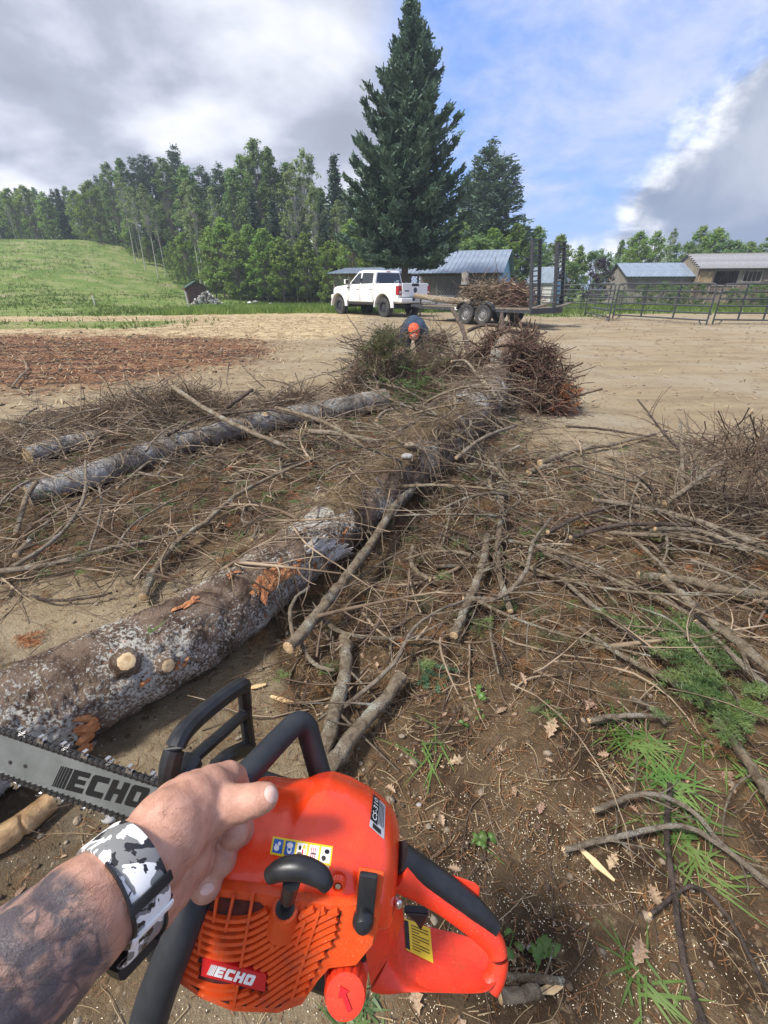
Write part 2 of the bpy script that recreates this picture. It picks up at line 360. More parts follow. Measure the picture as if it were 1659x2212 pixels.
def grass_mask(x, y):
    yb = np.interp(x, [-60, -14, -6, 3, 8, 14, 40], [24.5, 24.5, 27.5, 28.5, 25.5, 27, 27])
    g = S((y - yb) / 2.2 + 0.5)
    strip = S((2.6 - np.abs(y - 20.0 - 0.06 * x)) / 1.6) * S((-x - 6.0) / 4) * 0.8
    bank = 0.75 * S((1.4 - np.abs(y - 24.5)) / 1.2) * S((x - 6.5) / 1.5) * S((12 - x) / 2)
    return np.maximum(np.maximum(g, strip), bank)
def axis(lo, hi, near_lo, near_hi, st, gr):
    a = list(np.arange(near_lo, near_hi + 1e-6, st)); s_ = st; v = near_hi
    while v < hi: s_ *= gr; v += s_; a.append(v)
    s_ = st; v = near_lo; b = []
    while v > lo: s_ *= gr; v -= s_; b.append(v)
    return np.array(b[::-1] + a)
gx = axis(-260, 260, -3.6, 3.6, 0.058, 1.04); gy = axis(-30, 300, -0.4, 6.5, 0.058, 1.035)
MND[0] = 1.0
XX, YY = np.meshgrid(gx, gy); ZZ = HT(XX, YY)
near = np.exp(-np.maximum(0, YY - 9) / 4)
ZZ = ZZ + near * 0.006 * rng.normal(size=XX.shape) * (np.abs(XX) < 5)
nx, ny = len(gx), len(gy)
ii = (np.arange(ny - 1)[:, None] * nx + np.arange(nx - 1)[None]).ravel()
gme = mesh_np('ground', np.stack([XX, YY, ZZ], -1).reshape(-1, 3), [np.stack([ii, ii + 1, ii + nx + 1, ii + nx], -1)], True)
zon = np.zeros((nx * ny, 4), np.float32)
xf, yf = XX.ravel(), YY.ravel()
zon[:, 0] = grass_mask(xf, yf); zon[:, 1] = polymask(xf, yf, MULCH, 2.6)
zon[:, 2] = np.maximum(np.maximum(polymask(xf, yf, SOIL, 0.35), 0.70 * polymask(xf, yf, BRUSH_L, 0.4)), 0.52 * S((2.6 - yf) / 1.2)); zon[:, 2] = np.maximum(zon[:, 2], np.clip(mound(xf, yf) / 0.12, 0, 1))
zon[:, 3] = S((yf - 12.5) / 4) * S((-xf + 1.5) / 5) * (1 - S((yf - 26) / 3))
at = gme.attributes.new('zones', 'FLOAT_COLOR', 'POINT'); at.data.foreach_set('color', zon.ravel())
gm, t, b = new_mat('ground_earth'); v = pos(t)
at = N(t, 'ShaderNodeAttribute', attribute_name='zones'); zs = N(t, 'ShaderNodeSeparateColor', {0: at.outputs['Color']}).outputs; za = at.outputs['Alpha']
nb = NOISE(t, v, 0.55, 5, 0.6); nm = NOISE(t, v, 3.2, 6, 0.65); nf = NOISE(t, v, 26, 6, 0.7); nff = NOISE(t, v, 120, 4, 0.7)
tracks = NOISE(t, N(t, 'ShaderNodeMapping', {'Vector': v, 'Rotation': (0, 0, 0.25), 'Scale': (0.28, 1.5, 1)}).outputs[0], 1.6, 6, 0.65, 0.7)
def brk(sock, k=0.55, lo=0.4, hi=0.62):
    return SSTEP(t, MATH(t, 'ADD', sock, MATH(t, 'MULTIPLY', MATH(t, 'SUBTRACT', MATH(t, 'ADD', MATH(t, 'MULTIPLY', nb, 0.5), MATH(t, 'MULTIPLY', nm, 0.5)), 0.5), k * 2)), lo, hi)
yard = MIX(t, SSTEP(t, tracks, 0.30, 0.70), (0.23, 0.175, 0.108), (0.34, 0.27, 0.168))
yard = MIX(t, SSTEP(t, nb, 0.45, 0.70), yard, (0.33, 0.28, 0.20))
yard = MIX(t, SSTEP(t, nm, 0.57, 0.72), yard, (0.17, 0.125, 0.08))
yard = MIX(t, SSTEP(t, nff, 0.58, 0.72), yard, (0.50, 0.44, 0.34))
yard = MIX(t, SSTEP(t, nf, 0.60, 0.72), yard, (0.13, 0.10, 0.07))
straw = MIX(t, SSTEP(t, nm, 0.4, 0.62), (0.50, 0.40, 0.24), (0.27, 0.195, 0.11))
straw = MIX(t, SSTEP(t, nf, 0.56, 0.68), straw, (0.17, 0.12, 0.07))
mul = MIX(t, SSTEP(t, tracks, 0.42, 0.56), (0.060, 0.034, 0.024), (0.20, 0.10, 0.052))
mul = MIX(t, SSTEP(t, nm, 0.53, 0.70), mul, (0.36, 0.22, 0.115))
mul = MIX(t, SSTEP(t, nf, 0.56, 0.68), mul, (0.045, 0.03, 0.022))
soil = MIX(t, SSTEP(t, nm, 0.38, 0.62), (0.055, 0.035, 0.020), (0.155, 0.105, 0.058))
soil = MIX(t, SSTEP(t, nf, 0.54, 0.68), soil, (0.25, 0.18, 0.105))
soil = MIX(t, SSTEP(t, nff, 0.60, 0.70), soil, (0.035, 0.022, 0.014))
gr = MIX(t, SSTEP(t, nb, 0.4, 0.62), (0.115, 0.175, 0.04), (0.20, 0.235, 0.075))
gr = MIX(t, SSTEP(t, MATH(t, 'ADD', MATH(t, 'MULTIPLY', nm, 0.5), MATH(t, 'MULTIPLY', nb, 0.5)), 0.53, 0.63), gr, (0.26, 0.225, 0.145))
gr = MIX(t, SSTEP(t, nf, 0.52, 0.68), gr, (0.07, 0.095, 0.026))
col = MIX(t, brk(za, 0.35), yard, straw)
col = MIX(t, brk(zs[1], 1.1, 0.36, 0.74), col, mul)
col = MIX(t, brk(zs[2], 0.6), col, soil)
col = MIX(t, brk(zs[0], 0.45), col, gr)
t.links.new(col, b.inputs['Base Color']); b.inputs['Roughness'].default_value = 0.95; b.inputs['Specular IOR Level'].default_value = 0.15
hb = MATH(t, 'ADD', MATH(t, 'ADD', nf, MATH(t, 'MULTIPLY', nff, 0.5)), nm)
t.links.new(N(t, 'ShaderNodeBump', {'Height': hb, 'Strength': 0.9, 'Distance': 0.03}).outputs[0], b.inputs['Normal'])
tag(link('ground', gme, gm), 'bare tan dirt yard running up to a green hillside', None, None, 'structure')

# ------------------------------------------------------------------ loose stuff on the ground
def in_frame(x, y, margin=0.28):
    dz = HT(x, y) - EYE; dep = cp * y - sp * dz; u = x / dep; vv = (sp * y + cp * dz) / dep
    return (dep > 0.2) & (np.abs(u) < 0.842 + margin) & (vv > -1.123 - margin)
def scatter(n, x0, x1, y0, y1, dens=None, seed=0, frame=True):
    g = np.random.default_rng(seed); out = []; got = 0
    for _ in range(60):
        x = g.uniform(x0, x1, n * 2); y = g.uniform(y0, y1, n * 2); k = np.ones(len(x), bool)
        if frame: k &= in_frame(x, y)
        if dens is not None: k &= g.random(len(x)) < dens(x, y)
        out.append(np.stack([x[k], y[k]], 1)); got += k.sum()
        if got >= n: break
    p = np.concatenate(out)[:n]
    return np.column_stack([p, HT(p[:, 0], p[:, 1])])
def quads_np(c, u, v):
    V = np.stack([c - u - v, c + u - v, c + u + v, c - u + v], 1).reshape(-1, 3)
    return V, np.arange(len(c) * 4).reshape(-1, 4)
def flakes(p, lmin, lmax, asp, tilt, seed, lift=0.003):
    g = np.random.default_rng(seed); n = len(p); a = g.uniform(0, 2 * np.pi, n); L = g.uniform(lmin, lmax, n)[:, None] / 2
    u = np.stack([np.cos(a), np.sin(a), g.normal(0, tilt, n)], 1); u /= np.linalg.norm(u, axis=1, keepdims=True)
    v = np.stack([-np.sin(a), np.cos(a), g.normal(0, tilt, n)], 1); v /= np.linalg.norm(v, axis=1, keepdims=True)
    c = p + np.array([0, 0, lift]) + np.abs(u[:, 2:3]) * L * np.array([0, 0, 1])
    return quads_np(c, u * L, v * L * asp)
soilD = lambda x, y: polymask(x, y, SOIL, 0.3)
def stuff(name, V, F, m_, label, smooth=False):
    return tag(link(name, mesh_np(name, V, [F], smooth), M[m_] if isinstance(m_, str) else m_), label, None, None, 'stuff')
V, F = flakes(scatter(42000, -3, 4.5, 0.1, 5.5, lambda x, y: 0.30 + 0.70 * soilD(x, y), 1), 0.012, 0.045, 0.06, 0.35, 2)
stuff('fallen_needles', V, F, 'needle_brown', 'brown fallen needles and bark crumbs on the dark soil')
V, F = flakes(scatter(9000, -3, 4.5, 0.1, 5.5, lambda x, y: 0.25 + 0.75 * soilD(x, y), 3), 0.008, 0.045, 0.05, 0.3, 4, 0.004)
stuff('straw_litter', V, F, 'straw', 'pale straw and split twig bits over the near soil')
chipC = [G(1240, 1960), G(1330, 2100), G(900, 2150), G(620, 2190), G(1050, 1750), G(200, 2000), G(1180, 1850)]
def chipD(x, y):
    d = 0.03
    for k, c in enumerate(chipC): d = d + (0.9 if k < 3 else 0.4) * np.exp(-((x - c.x) ** 2 + (y - c.y) ** 2) / 0.05)
    return np.clip(d, 0, 1)
V, F = flakes(scatter(7500, -1.5, 1.6, 0.0, 1.9, chipD, 5), 0.001, 0.0042, 0.45, 0.5, 6, 0.003)
stuff('sawdust_chips', V, F, 'chip', 'pale sawdust flecks strewn over the soil beneath the saw')
ico = [(0.0, 0.0, 1.0)] + [(math.cos(k * 1.2566) * 0.894, math.sin(k * 1.2566) * 0.894, 0.447) for k in range(5)] + [(math.cos(k * 1.2566 + 0.628) * 0.894, math.sin(k * 1.2566 + 0.628) * 0.894, -0.447) for k in range(5)] + [(0.0, 0.0, -1.0)]
icoF = [(0, 1 + k, 1 + (k + 1) % 5) for k in range(5)] + [(1 + k, 6 + k, 1 + (k + 1) % 5) for k in range(5)] + [(1 + (k + 1) % 5, 6 + k, 6 + (k + 1) % 5) for k in range(5)] + [(11, 6 + (k + 1) % 5, 6 + k) for k in range(5)]
ico = np.array(ico); icoF = np.array(icoF)
def pebbles(p, r0, r1, seed, sink=0.52):
    g = np.random.default_rng(seed); n = len(p); r = r0 + (r1 - r0) * g.random(n) ** 3
    sx = np.stack([r * g.uniform(0.8, 1.4, n), r * g.uniform(0.7, 1.1, n), r * g.uniform(0.5, 0.8, n)], 1)
    a = g.uniform(0, 6.28, n); ca, sa = np.cos(a), np.sin(a)
    W = ico[None] * sx[:, None] * g.uniform(0.85, 1.15, (n, 12, 1))
    X = W[..., 0] * ca[:, None] - W[..., 1] * sa[:, None]; Y = W[..., 0] * sa[:, None] + W[..., 1] * ca[:, None]
    V = np.stack([X + p[:, None, 0], Y + p[:, None, 1], W[..., 2] + p[:, None, 2] + (r * (0.6 - sink))[:, None]], -1)
    return V.reshape(-1, 3), (icoF[None] + 12 * np.arange(n)[:, None, None]).reshape(-1, 3)
V, F = pebbles(scatter(3000, -4, 4.5, 0.0, 7.0, None, 8), 0.003, 0.020, 9)
stuff('gravel', V, F, 'pebble', 'small tan stones bedded in the dirt', True)
V, F = pebbles(scatter(3400, -1.5, 1.3, 0.0, 2.4, None, 31), 0.0015, 0.008, 32)
stuff('grit', V, F, 'pebble', 'fine grit over the near dirt', True)
V, F = pebbles(scatter(2200, -1.5, 1.3, 0.0, 2.4, None, 33), 0.002, 0.009, 34)
stuff('earth_crumbs', V, F, 'soil_clod', 'small dark crumbs of earth over the near dirt')
V, F = pebbles(scatter(2800, -3, 4, 0.0, 5, lambda x, y: 0.15 + soilD(x, y), 10), 0.003, 0.016, 11)
stuff('soil_crumbs', V, F, 'soil_clod', 'dark crumbs of turned soil')
V, F = pebbles(scatter(3600, -9, 16, 6.0, 24, None, 12), 0.008, 0.045, 13, 0.5)
stuff('yard_gravel', V, F, 'pebble', 'loose stones over the tan yard', True)
mulD = lambda x, y: polymask(x, y, MULCH, 1.0)
V, F = flakes(scatter(12000, -16, -2, 6, 16.5, mulD, 14), 0.02, 0.09, 0.22, 0.3, 15, 0.006)
stuff('bark_mulch', V, F, 'mulch_flake', 'red brown shredded bark spread over the yard')
V, F = pebbles(scatter(1500, -16, -2, 6, 16.5, mulD, 16), 0.008, 0.06, 17, 0.5)
stuff('mulch_clods', V, F, 'soil_clod', 'dark clods in the red brown bark')
V, F = flakes(scatter(12000, -16, 14, 6, 24, lambda x, y: 0.12 + 0.88 * S((-x + 2) / 7), 18), 0.03, 0.16, 0.12, 0.25, 19, 0.008)
stuff('yard_straw', V, F, 'straw', 'pale wood shreds trodden into the yard')
def blades(p, hmin, hmax, wd, seed, per=3, lean=0.4):
    g = np.random.default_rng(seed); P = np.repeat(p, per, 0); n = len(P); P = P + g.normal(0, wd * 2.5, (n, 3)) * np.array([1, 1, 0])
    a = g.uniform(0, 6.28, n); h = g.uniform(hmin, hmax, n); l = g.normal(0, lean, (n, 2)) * h[:, None]
    u = np.stack([np.cos(a), np.sin(a), np.zeros(n)], 1) * wd
    V = np.stack([P - u, P + u, P + np.stack([l[:, 0], l[:, 1], h], 1)], 1).reshape(-1, 3)
    return V, np.arange(n * 3).reshape(-1, 3)
V, F = blades(scatter(18000, -70, 8, 17, 88, lambda x, y: grass_mask(x, y) * np.clip(30 / y, 0.2, 1) * (0.12 + 0.88 * S(0.5 + 1.3 * np.sin(0.31 * x + 1.2 * np.sin(0.17 * y)) * np.sin(0.27 * y + 0.8 * np.sin(0.21 * x)))), 20), 0.04, 0.24, 0.025, 21, 3)
stuff('hill_grass', V, F, 'grass', 'rough green grass on the hillside')
V, F = blades(scatter(5000, 6, 30, 21, 42, lambda x, y: grass_mask(x, y), 22), 0.06, 0.3, 0.02, 23, 3)
stuff('paddock_grass', V, F, 'grass', 'green grass and weeds along the metal fence')
V, F = blades(scatter(3500, -12, 3, 25, 33, lambda x, y: grass_mask(x, y), 24), 0.10, 0.42, 0.03, 25, 4)
stuff('tall_weeds', V, F, 'leaf_bright', 'tall bright green weeds at the foot of the wood')

MND[0] = 0.0
# ------------------------------------------------------------------ trees
def leaf_cloud(g, centres, radii, n, size, up=0.9, flat=0.75):
    k = g.integers(0, len(centres), n); d = g.normal(size=(n, 3)); d /= np.linalg.norm(d, axis=1, keepdims=True)
    rr = g.random(n) ** 0.45
    c = centres[k] + d * (radii[k] * rr)[:, None] * np.array([1, 1, flat])
    nr = d * 0.4 + g.normal(size=(n, 3)) * 0.55 + np.array([0, 0, up]); nr /= np.linalg.norm(nr, axis=1, keepdims=True)
    u = np.cross(nr, g.normal(size=(n, 3))); u /= np.linalg.norm(u, axis=1, keepdims=True); v = np.cross(nr, u)
    s_ = size * g.uniform(0.6, 1.3, n)[:, None] / 2
    return quads_np(c, u * s_, v * s_ * 0.7)
def limbs(g, base, tips, r, K=6, sag=0.1):
    P = []; 
    for tp in tips:
        z0 = base[0] + (base[1] - base[0]) * g.random(); a = np.array([0, 0, min(z0, tp[2] * 0.92)]); m_ = (a + tp) / 2 + np.array([0, 0, -sag * np.hypot(tp[0], tp[1])]) + g.normal(0, 0.08, 3)
        P.append(resample([a, m_, tp], K))
    P = np.array(P); rad = r * np.linspace(1, 0.25, K)[None] * g.uniform(0.7, 1.1, (len(P), 1))
    return tubes_np(P, rad, 5)
def trunk_path(g, h, lean=0.0, wob=0.12):
    z = np.linspace(0, h, 9); x = np.cumsum(g.normal(0, wob * h / 60, 9)) + lean * z; y = np.cumsum(g.normal(0, wob * h / 60, 9)); x -= x[0]; y -= y[0]
    return np.stack([x, y, z - 0.25 * (z == 0)], 1)
def deciduous(seed, h, wd, base, r, n, leaf, nclump=46, clump=0.17, name='tree'):
    g = np.random.default_rng(seed); tp = trunk_path(g, h * 0.93)
    V, F = tubes_np(tp[None], np.linspace(r, r * 0.15, 9)[None], 9)
    cs = []
    for _ in range(nclump):
        u = g.random() ** 0.8; z = base * h + (1 - base) * h * u * 0.96
        prof = np.sin(np.pi * min(1, 0.16 + 0.84 * u)) ** 0.65
        a = g.uniform(0, 6.283); q = wd / 2 * prof * g.uniform(0.35, 1.0); cs.append((q * np.cos(a), q * np.sin(a), z))
    cs = np.array(cs); rad = h * clump * g.uniform(0.35, 0.75, nclump) * 0.8
    V2, F2 = limbs(g, (base * h * 0.8, h * 0.75), cs, r * 0.32)
    tr = mesh_np(name + '_trunk', np.vstack([V, V2]), [F, F2 + len(V)], True)
    V, F = leaf_cloud(g, cs, rad, n, leaf)
    return tr, mesh_np(name + '_crown', V, [F])
def conifer(seed, h, wd, base, r, name, whorls=26, per=6, tuft=0.35, droop=0.25, gaps=0.15, tufts=9, upturn=0.0, curve=1.0):
    g = np.random.default_rng(seed); tp = trunk_path(g, h * 0.985, 0, 0.03)
    V, F = tubes_np(tp[None], np.linspace(r, 0.02, 9)[None], 8); P = []; cs = []; dirs = []
    for i in range(whorls):
        u = (i + g.uniform(-.3, .3)) / whorls; z = base * h + (1 - base) * h * max(0, u) * 0.97; L0 = wd / 2 * (1 - max(0, u)) ** curve + 0.12
        for k in range(per):
            if g.random() < gaps: continue
            a = 6.283 * (k + g.uniform(-.4, .4)) / per + i * 0.7; L = L0 * g.uniform(0.7, 1.12)
            d = np.array([np.cos(a), np.sin(a), 0]); t = np.linspace(0, 1, 5)[:, None]
            pth = np.array([0, 0, z]) + d * L * t + np.array([0, 0, 1]) * L * (-droop * t + (droop * 0.6 + upturn) * t ** 2.2)
            P.append(pth); nt_ = max(3, int(tufts * (0.35 + L / (wd / 2))))
            q = g.uniform(0.18, 1.02, nt_); j = np.clip(q * 4, 0, 3.999); i0 = j.astype(int); fr = (j - i0)[:, None]
            c = pth[i0] * (1 - fr) + pth[np.minimum(i0 + 1, 4)] * fr; sd_ = np.array([-d[1], d[0], 0]); sp_ = g.normal(0, 0.26, (nt_, 1)) * L * (1.15 - q[:, None])
            cs.append(c + sd_ * sp_ + np.array([0, 0, 1]) * g.normal(-0.05, 0.05, (nt_, 1)) * L); dirs.append(np.tile(d, (nt_, 1)) + sd_ * np.sign(sp_) * 0.6)
    P = np.array(P); V2, F2 = tubes_np(P, np.linspace(1, 0.2, 5)[None] * r * 0.16 * np.ones((len(P), 1)), 3)
    tr = mesh_np(name + '_trunk', np.vstack([V, V2]), [F, F2 + len(V)], True)
    c = np.vstack(cs); d = np.vstack(dirs); n = len(c)
    Vs = []; Fs = []; off = 0
    for rep in range(3):
        dd = d + g.normal(0, 0.35, (n, 3)) + np.array([0, 0, upturn - droop * 0.3]); dd /= np.linalg.norm(dd, axis=1, keepdims=True)
        w_ = np.cross(dd, g.normal(size=(n, 3))); w_ /= np.linalg.norm(w_, axis=1, keepdims=True); s_ = tuft * g.uniform(0.6, 1.25, (n, 1)) * (0.45 + 0.55 * (1 - c[:, 2:3] / h))
        cc = c + g.normal(0, tuft * 0.3, (n, 3)); v_, f_ = quads_np(cc, dd * s_ * 0.55, w_ * s_ * 0.17); Vs.append(v_); Fs.append(f_ + off); off += len(v_)
    return tr, mesh_np(name + '_crown', np.vstack(Vs), [np.vstack(Fs)])
TREES = {
 'maple': [deciduous(31 + k, 10, wd, 0.06, 0.13, 5200, 0.21, 150, 0.115, 'maple') for k, wd in enumerate((5.4, 6.4, 5.0))],
 'ash': [deciduous(41 + k, 15, wd, 0.26, 0.12, 3600, 0.21, 130, 0.075, 'ash') for k, wd in enumerate((4.4, 5.2, 3.8, 4.8))],
 'birch': [deciduous(51 + k, 14, wd, 0.50, 0.10, 1500, 0.20, 60, 0.065, 'birch') for k, wd in enumerate((3.2, 3.8, 2.8))],
 'spruce': [conifer(61 + k, 13, wd, 0.07, 0.14, 'spruce', 30, 7, 0.62, 0.30, 0.08, 12) for k, wd in enumerate((4.4, 3.6, 4.0))],
 'pine': [conifer(71 + k, 17, wd, 0.34, 0.18, 'pine', 17, 6, 0.62, 0.02, 0.25, 30, 0.28, 0.6) for k, wd in enumerate((6.0, 7.0))],
 'bush': [deciduous(81 + k, 5.5, wd, 0.03, 0.07, 4200, 0.16, 90, 0.18, 'bush') for k, wd in enumerate((5.6, 6.4))]}
TNAME = {'maple': 'maple_tree', 'ash': 'ash_tree', 'birch': 'birch_tree', 'spruce': 'spruce_tree', 'pine': 'pine_tree', 'bush': 'leafy_tree'}
BASEH = {'maple': 10, 'ash': 15, 'birch': 14, 'spruce': 13, 'pine': 17, 'bush': 5.5}
placed = []
def plant(kind, px, Y, toppx=None, h=None, leaf=None, trunkm=None, row='edge', seed=None, base=None, wx=1.0):
    """tree with its foot at forward distance Y under photo column px, its top at photo row toppx"""
    g = random.Random(len(placed) * 17 + 3 if seed is None else seed)
    x = 0.0; y = Y
    d0 = ray(px, 600); x = d0.x / d0.y * Y; z = float(HT(x, y))
    if h is None: h = PY(px, toppx, Y).z - z
    k = g.randrange(len(TREES[kind])); tr, cr_ = TREES[kind][k]; s_ = h / BASEH[kind]
    o = empty(TNAME[kind], (x, y, z), g.uniform(0, 6.28)); ws = s_ * wx * g.uniform(0.9, 1.12); o.scale = (ws, ws, s_)
    o.rotation_euler[0] = g.uniform(-.02, .02); o.rotation_euler[1] = g.uniform(-.02, .02)
    link('trunk', tr, None, o); link('crown', cr_, None, o)
    for me, m_ in ((tr, trunkm), (cr_, leaf)):
        if not me.materials: me.materials.append(M[m_])
    placed.append((kind, row, x / y, o)); return o
for k_, (a_, b_) in {'maple': ('trunk_grey', 'leaf_bright'), 'ash': ('trunk_grey', 'leaf_mid'), 'birch': ('trunk_pale', 'leaf_pale'), 'spruce': ('trunk_dark', 'needle_dark'), 'pine': ('trunk_dark', 'needle_pine'), 'bush': ('trunk_dark', 'leaf_mid')}.items():
    for tr, cr_ in TREES[k_]:
        tr.materials.append(M[a_]); cr_.materials.append(M[b_])
# hilltop wood on the left
for px, top, kd in ((-70, 390, 'spruce'), (-25, 392, 'maple'), (14, 388, 'spruce'), (42, 392, 'spruce'), (72, 405, 'maple'), (105, 398, 'maple'), (140, 412, 'maple'), (172, 402, 'spruce'), (205, 408, 'maple'), (238, 388, 'maple'), (268, 380, 'ash')):
    plant(kd, px, 84 - 0.03 * px + (3 if kd == 'spruce' else 0), top)
for px, top, kd in ((-50, 400, 'ash'), (0, 405, 'pine'), (55, 410, 'ash'), (90, 400, 'spruce'), (125, 402, 'ash'), (160, 405, 'pine'), (190, 398, 'ash'), (225, 395, 'spruce'), (255, 375, 'pine')):
    plant(kd, px, 92, top, row='back')
for px, top, kd in ((-30, 415, 'ash'), (20, 418, 'spruce'), (75, 425, 'maple'), (110, 420, 'spruce'), (145, 425, 'maple'), (180, 420, 'spruce'), (210, 420, 'maple'), (245, 410, 'spruce'), (275, 400, 'maple'), (35, 420, 'maple')):
    plant(kd, px, 97, top, row='back')
for px, top in ((30, 430), (60, 440), (118, 425), (150, 440), (215, 430), (262, 420)):
    plant('birch', px, 80, top)
for px, top, kd, Y in ((285, 345, 'ash', 74), (310, 338, 'ash', 70), (335, 330, 'pine', 78), (362, 322, 'pine', 74), (392, 335, 'ash', 66), (418, 305, 'pine', 76), (440, 350, 'ash', 62), (468, 348, 'pine', 70), (500, 345, 'pine', 66), (530, 360, 'ash', 60), (548, 330, 'ash', 62), (575, 290, 'ash', 58), (600, 310, 'ash', 57), (640, 345, 'ash', 58), (668, 318, 'birch', 56), (682, 330, 'birch', 57), (652, 350, 'birch', 54), (700, 400, 'ash', 54), (732, 325, 'spruce', 52), (760, 398, 'spruce', 50), (700, 415, 'spruce', 50), (600, 420, 'spruce', 52), (635, 440, 'spruce', 49), (562, 400, 'spruce', 54)):
    plant(kd, px, Y, top)
for px, top, Y in ((300, 380, 66), (318, 400, 63), (342, 395, 60), (360, 420, 62), (432, 390, 55), (440, 400, 54), (447, 410, 55), (480, 400, 52), (640, 430, 47), (690, 400, 47), (735, 430, 47)):
    plant('birch', px, Y, top)
for px, top, kd, Y in ((350, 350, 'spruce', 82), (300, 360, 'pine', 84), (380, 345, 'spruce', 80), (430, 360, 'maple', 78), (480, 370, 'spruce', 74), (520, 360, 'ash', 72), (590, 360, 'spruce', 68), (625, 380, 'ash', 68), (660, 390, 'spruce', 64), (700, 395, 'spruce', 62), (740, 400, 'ash', 60), (790, 420, 'ash', 60), (550, 370, 'spruce', 70)):
    plant(kd, px, Y, top, row='back')
for px, top, Y in ((462, 495, 51), (490, 468, 50), (515, 500, 48), (385, 520, 60), (410, 500, 57), (545, 480, 50), (575, 490, 47), (610, 510, 46), (660, 500, 46), (712, 520, 45), (765, 470, 44), (800, 500, 42), (790, 440, 48), (330, 510, 68), (300, 470, 72)):
    plant('maple', px, Y, top)
# right of the tall spruce
for px, top, kd, Y in ((1035, 292, 'pine', 50), (1066, 318, 'pine', 48), (1010, 360, 'pine', 54)):
    plant(kd, px, Y, top, wx=1.25)
for px, top, Y, kd in ((985, 470, 46, 'maple'), (1060, 488, 44, 'maple'), (1105, 478, 46, 'maple'), (1150, 484, 48, 'maple'), (1200, 505, 50, 'maple'), (1245, 528, 52, 'maple'), (1285, 535, 55, 'bush'), (1030, 500, 44, 'bush'), (1170, 545, 45, 'bush'), (1130, 520, 46, 'bush'), (1225, 560, 46, 'bush'), (1330, 515, 60, 'ash'), (1365, 498, 58, 'maple'), (1400, 496, 60, 'maple'), (1435, 492, 64, 'birch'), (1490, 484, 62, 'maple'), (1525, 490, 60, 'maple'), (1560, 512, 58, 'bush'), (1600, 520, 60, 'maple'), (1650, 470, 52, 'maple'), (1700, 465, 54, 'maple'), (1330, 560, 50, 'bush'), (1460, 520, 56, 'bush'), (1350, 535, 54, 'maple'), (1575, 535, 56, 'bush')):
    plant(kd, px, Y, top)
o_ = plant('bush', 1295, 44, 553, wx=0.62); o_.name = 'purple_tree'
for ch in o_.children:
    if 'crown' in ch.name:
        ch.data = ch.data.copy(); ch.data.materials.clear(); ch.data.materials.append(M['leaf_purple'])
placed.pop(); tag(o_, 'dark purple leaved tree between the ramps and the barn', 'tree')
ORD = ['first', 'second', 'third', 'fourth', 'fifth', 'sixth', 'seventh', 'eighth', 'ninth', 'tenth', 'eleventh', 'twelfth', 'thirteenth', 'fourteenth', 'fifteenth', 'sixteenth', 'seventeenth', 'eighteenth', 'nineteenth', 'twentieth']
def ordw(i): return ORD[i] if i < 20 else ('twenty-' + ORD[i - 20] if i < 29 else 'thirty-' + ORD[i - 30])
DESC = {'maple': 'bright green broadleaf tree', 'ash': 'tall slender leafy tree', 'birch': 'thin pale trunked birch', 'spruce': 'dark pointed spruce', 'pine': 'tall feathery pine', 'bush': 'low bushy green tree'}
for kd in DESC:
    for side_ in ('left', 'right'):
        for row, wh in (('edge', 'at the edge of the wood'), ('back', 'deep in the wood')):
            L_ = sorted([p for p in placed if p[0] == kd and p[1] == row and (p[2] < 0.06) == (side_ == 'left')], key=lambda p: p[2])
            for i, p in enumerate(L_):
                wh2 = wh if side_ == 'left' else 'right of the tall spruce'
                tag(p[3], f'{DESC[kd]} {wh2}, {ordw(i)} such from left', 'tree', f'{DESC[kd]}s {wh2}')
# brushy growth between the trunks
g = np.random.default_rng(5); cs = []
for px in range(-60, 800, 14):
    Y = float(np.interp(px, [-60, 280, 480, 800], [88, 74, 54, 46])) + g.uniform(1, 8); d0 = ray(px, 600); x = d0.x / d0.y * Y
    for k in range(3): cs.append((x + g.normal(0, 1), Y + g.normal(2 if px < 440 else 0, 1.5), float(HT(x, Y)) + g.uniform(0.3, 2.8 if px > 440 else 2.4)))
cs = np.array(cs); V, F = leaf_cloud(g, cs, g.uniform(0.7, 1.8, len(cs)), 15000, 0.30)
stuff('undergrowth', V, F, 'leaf_mid', 'green undergrowth filling the foot of the wood')
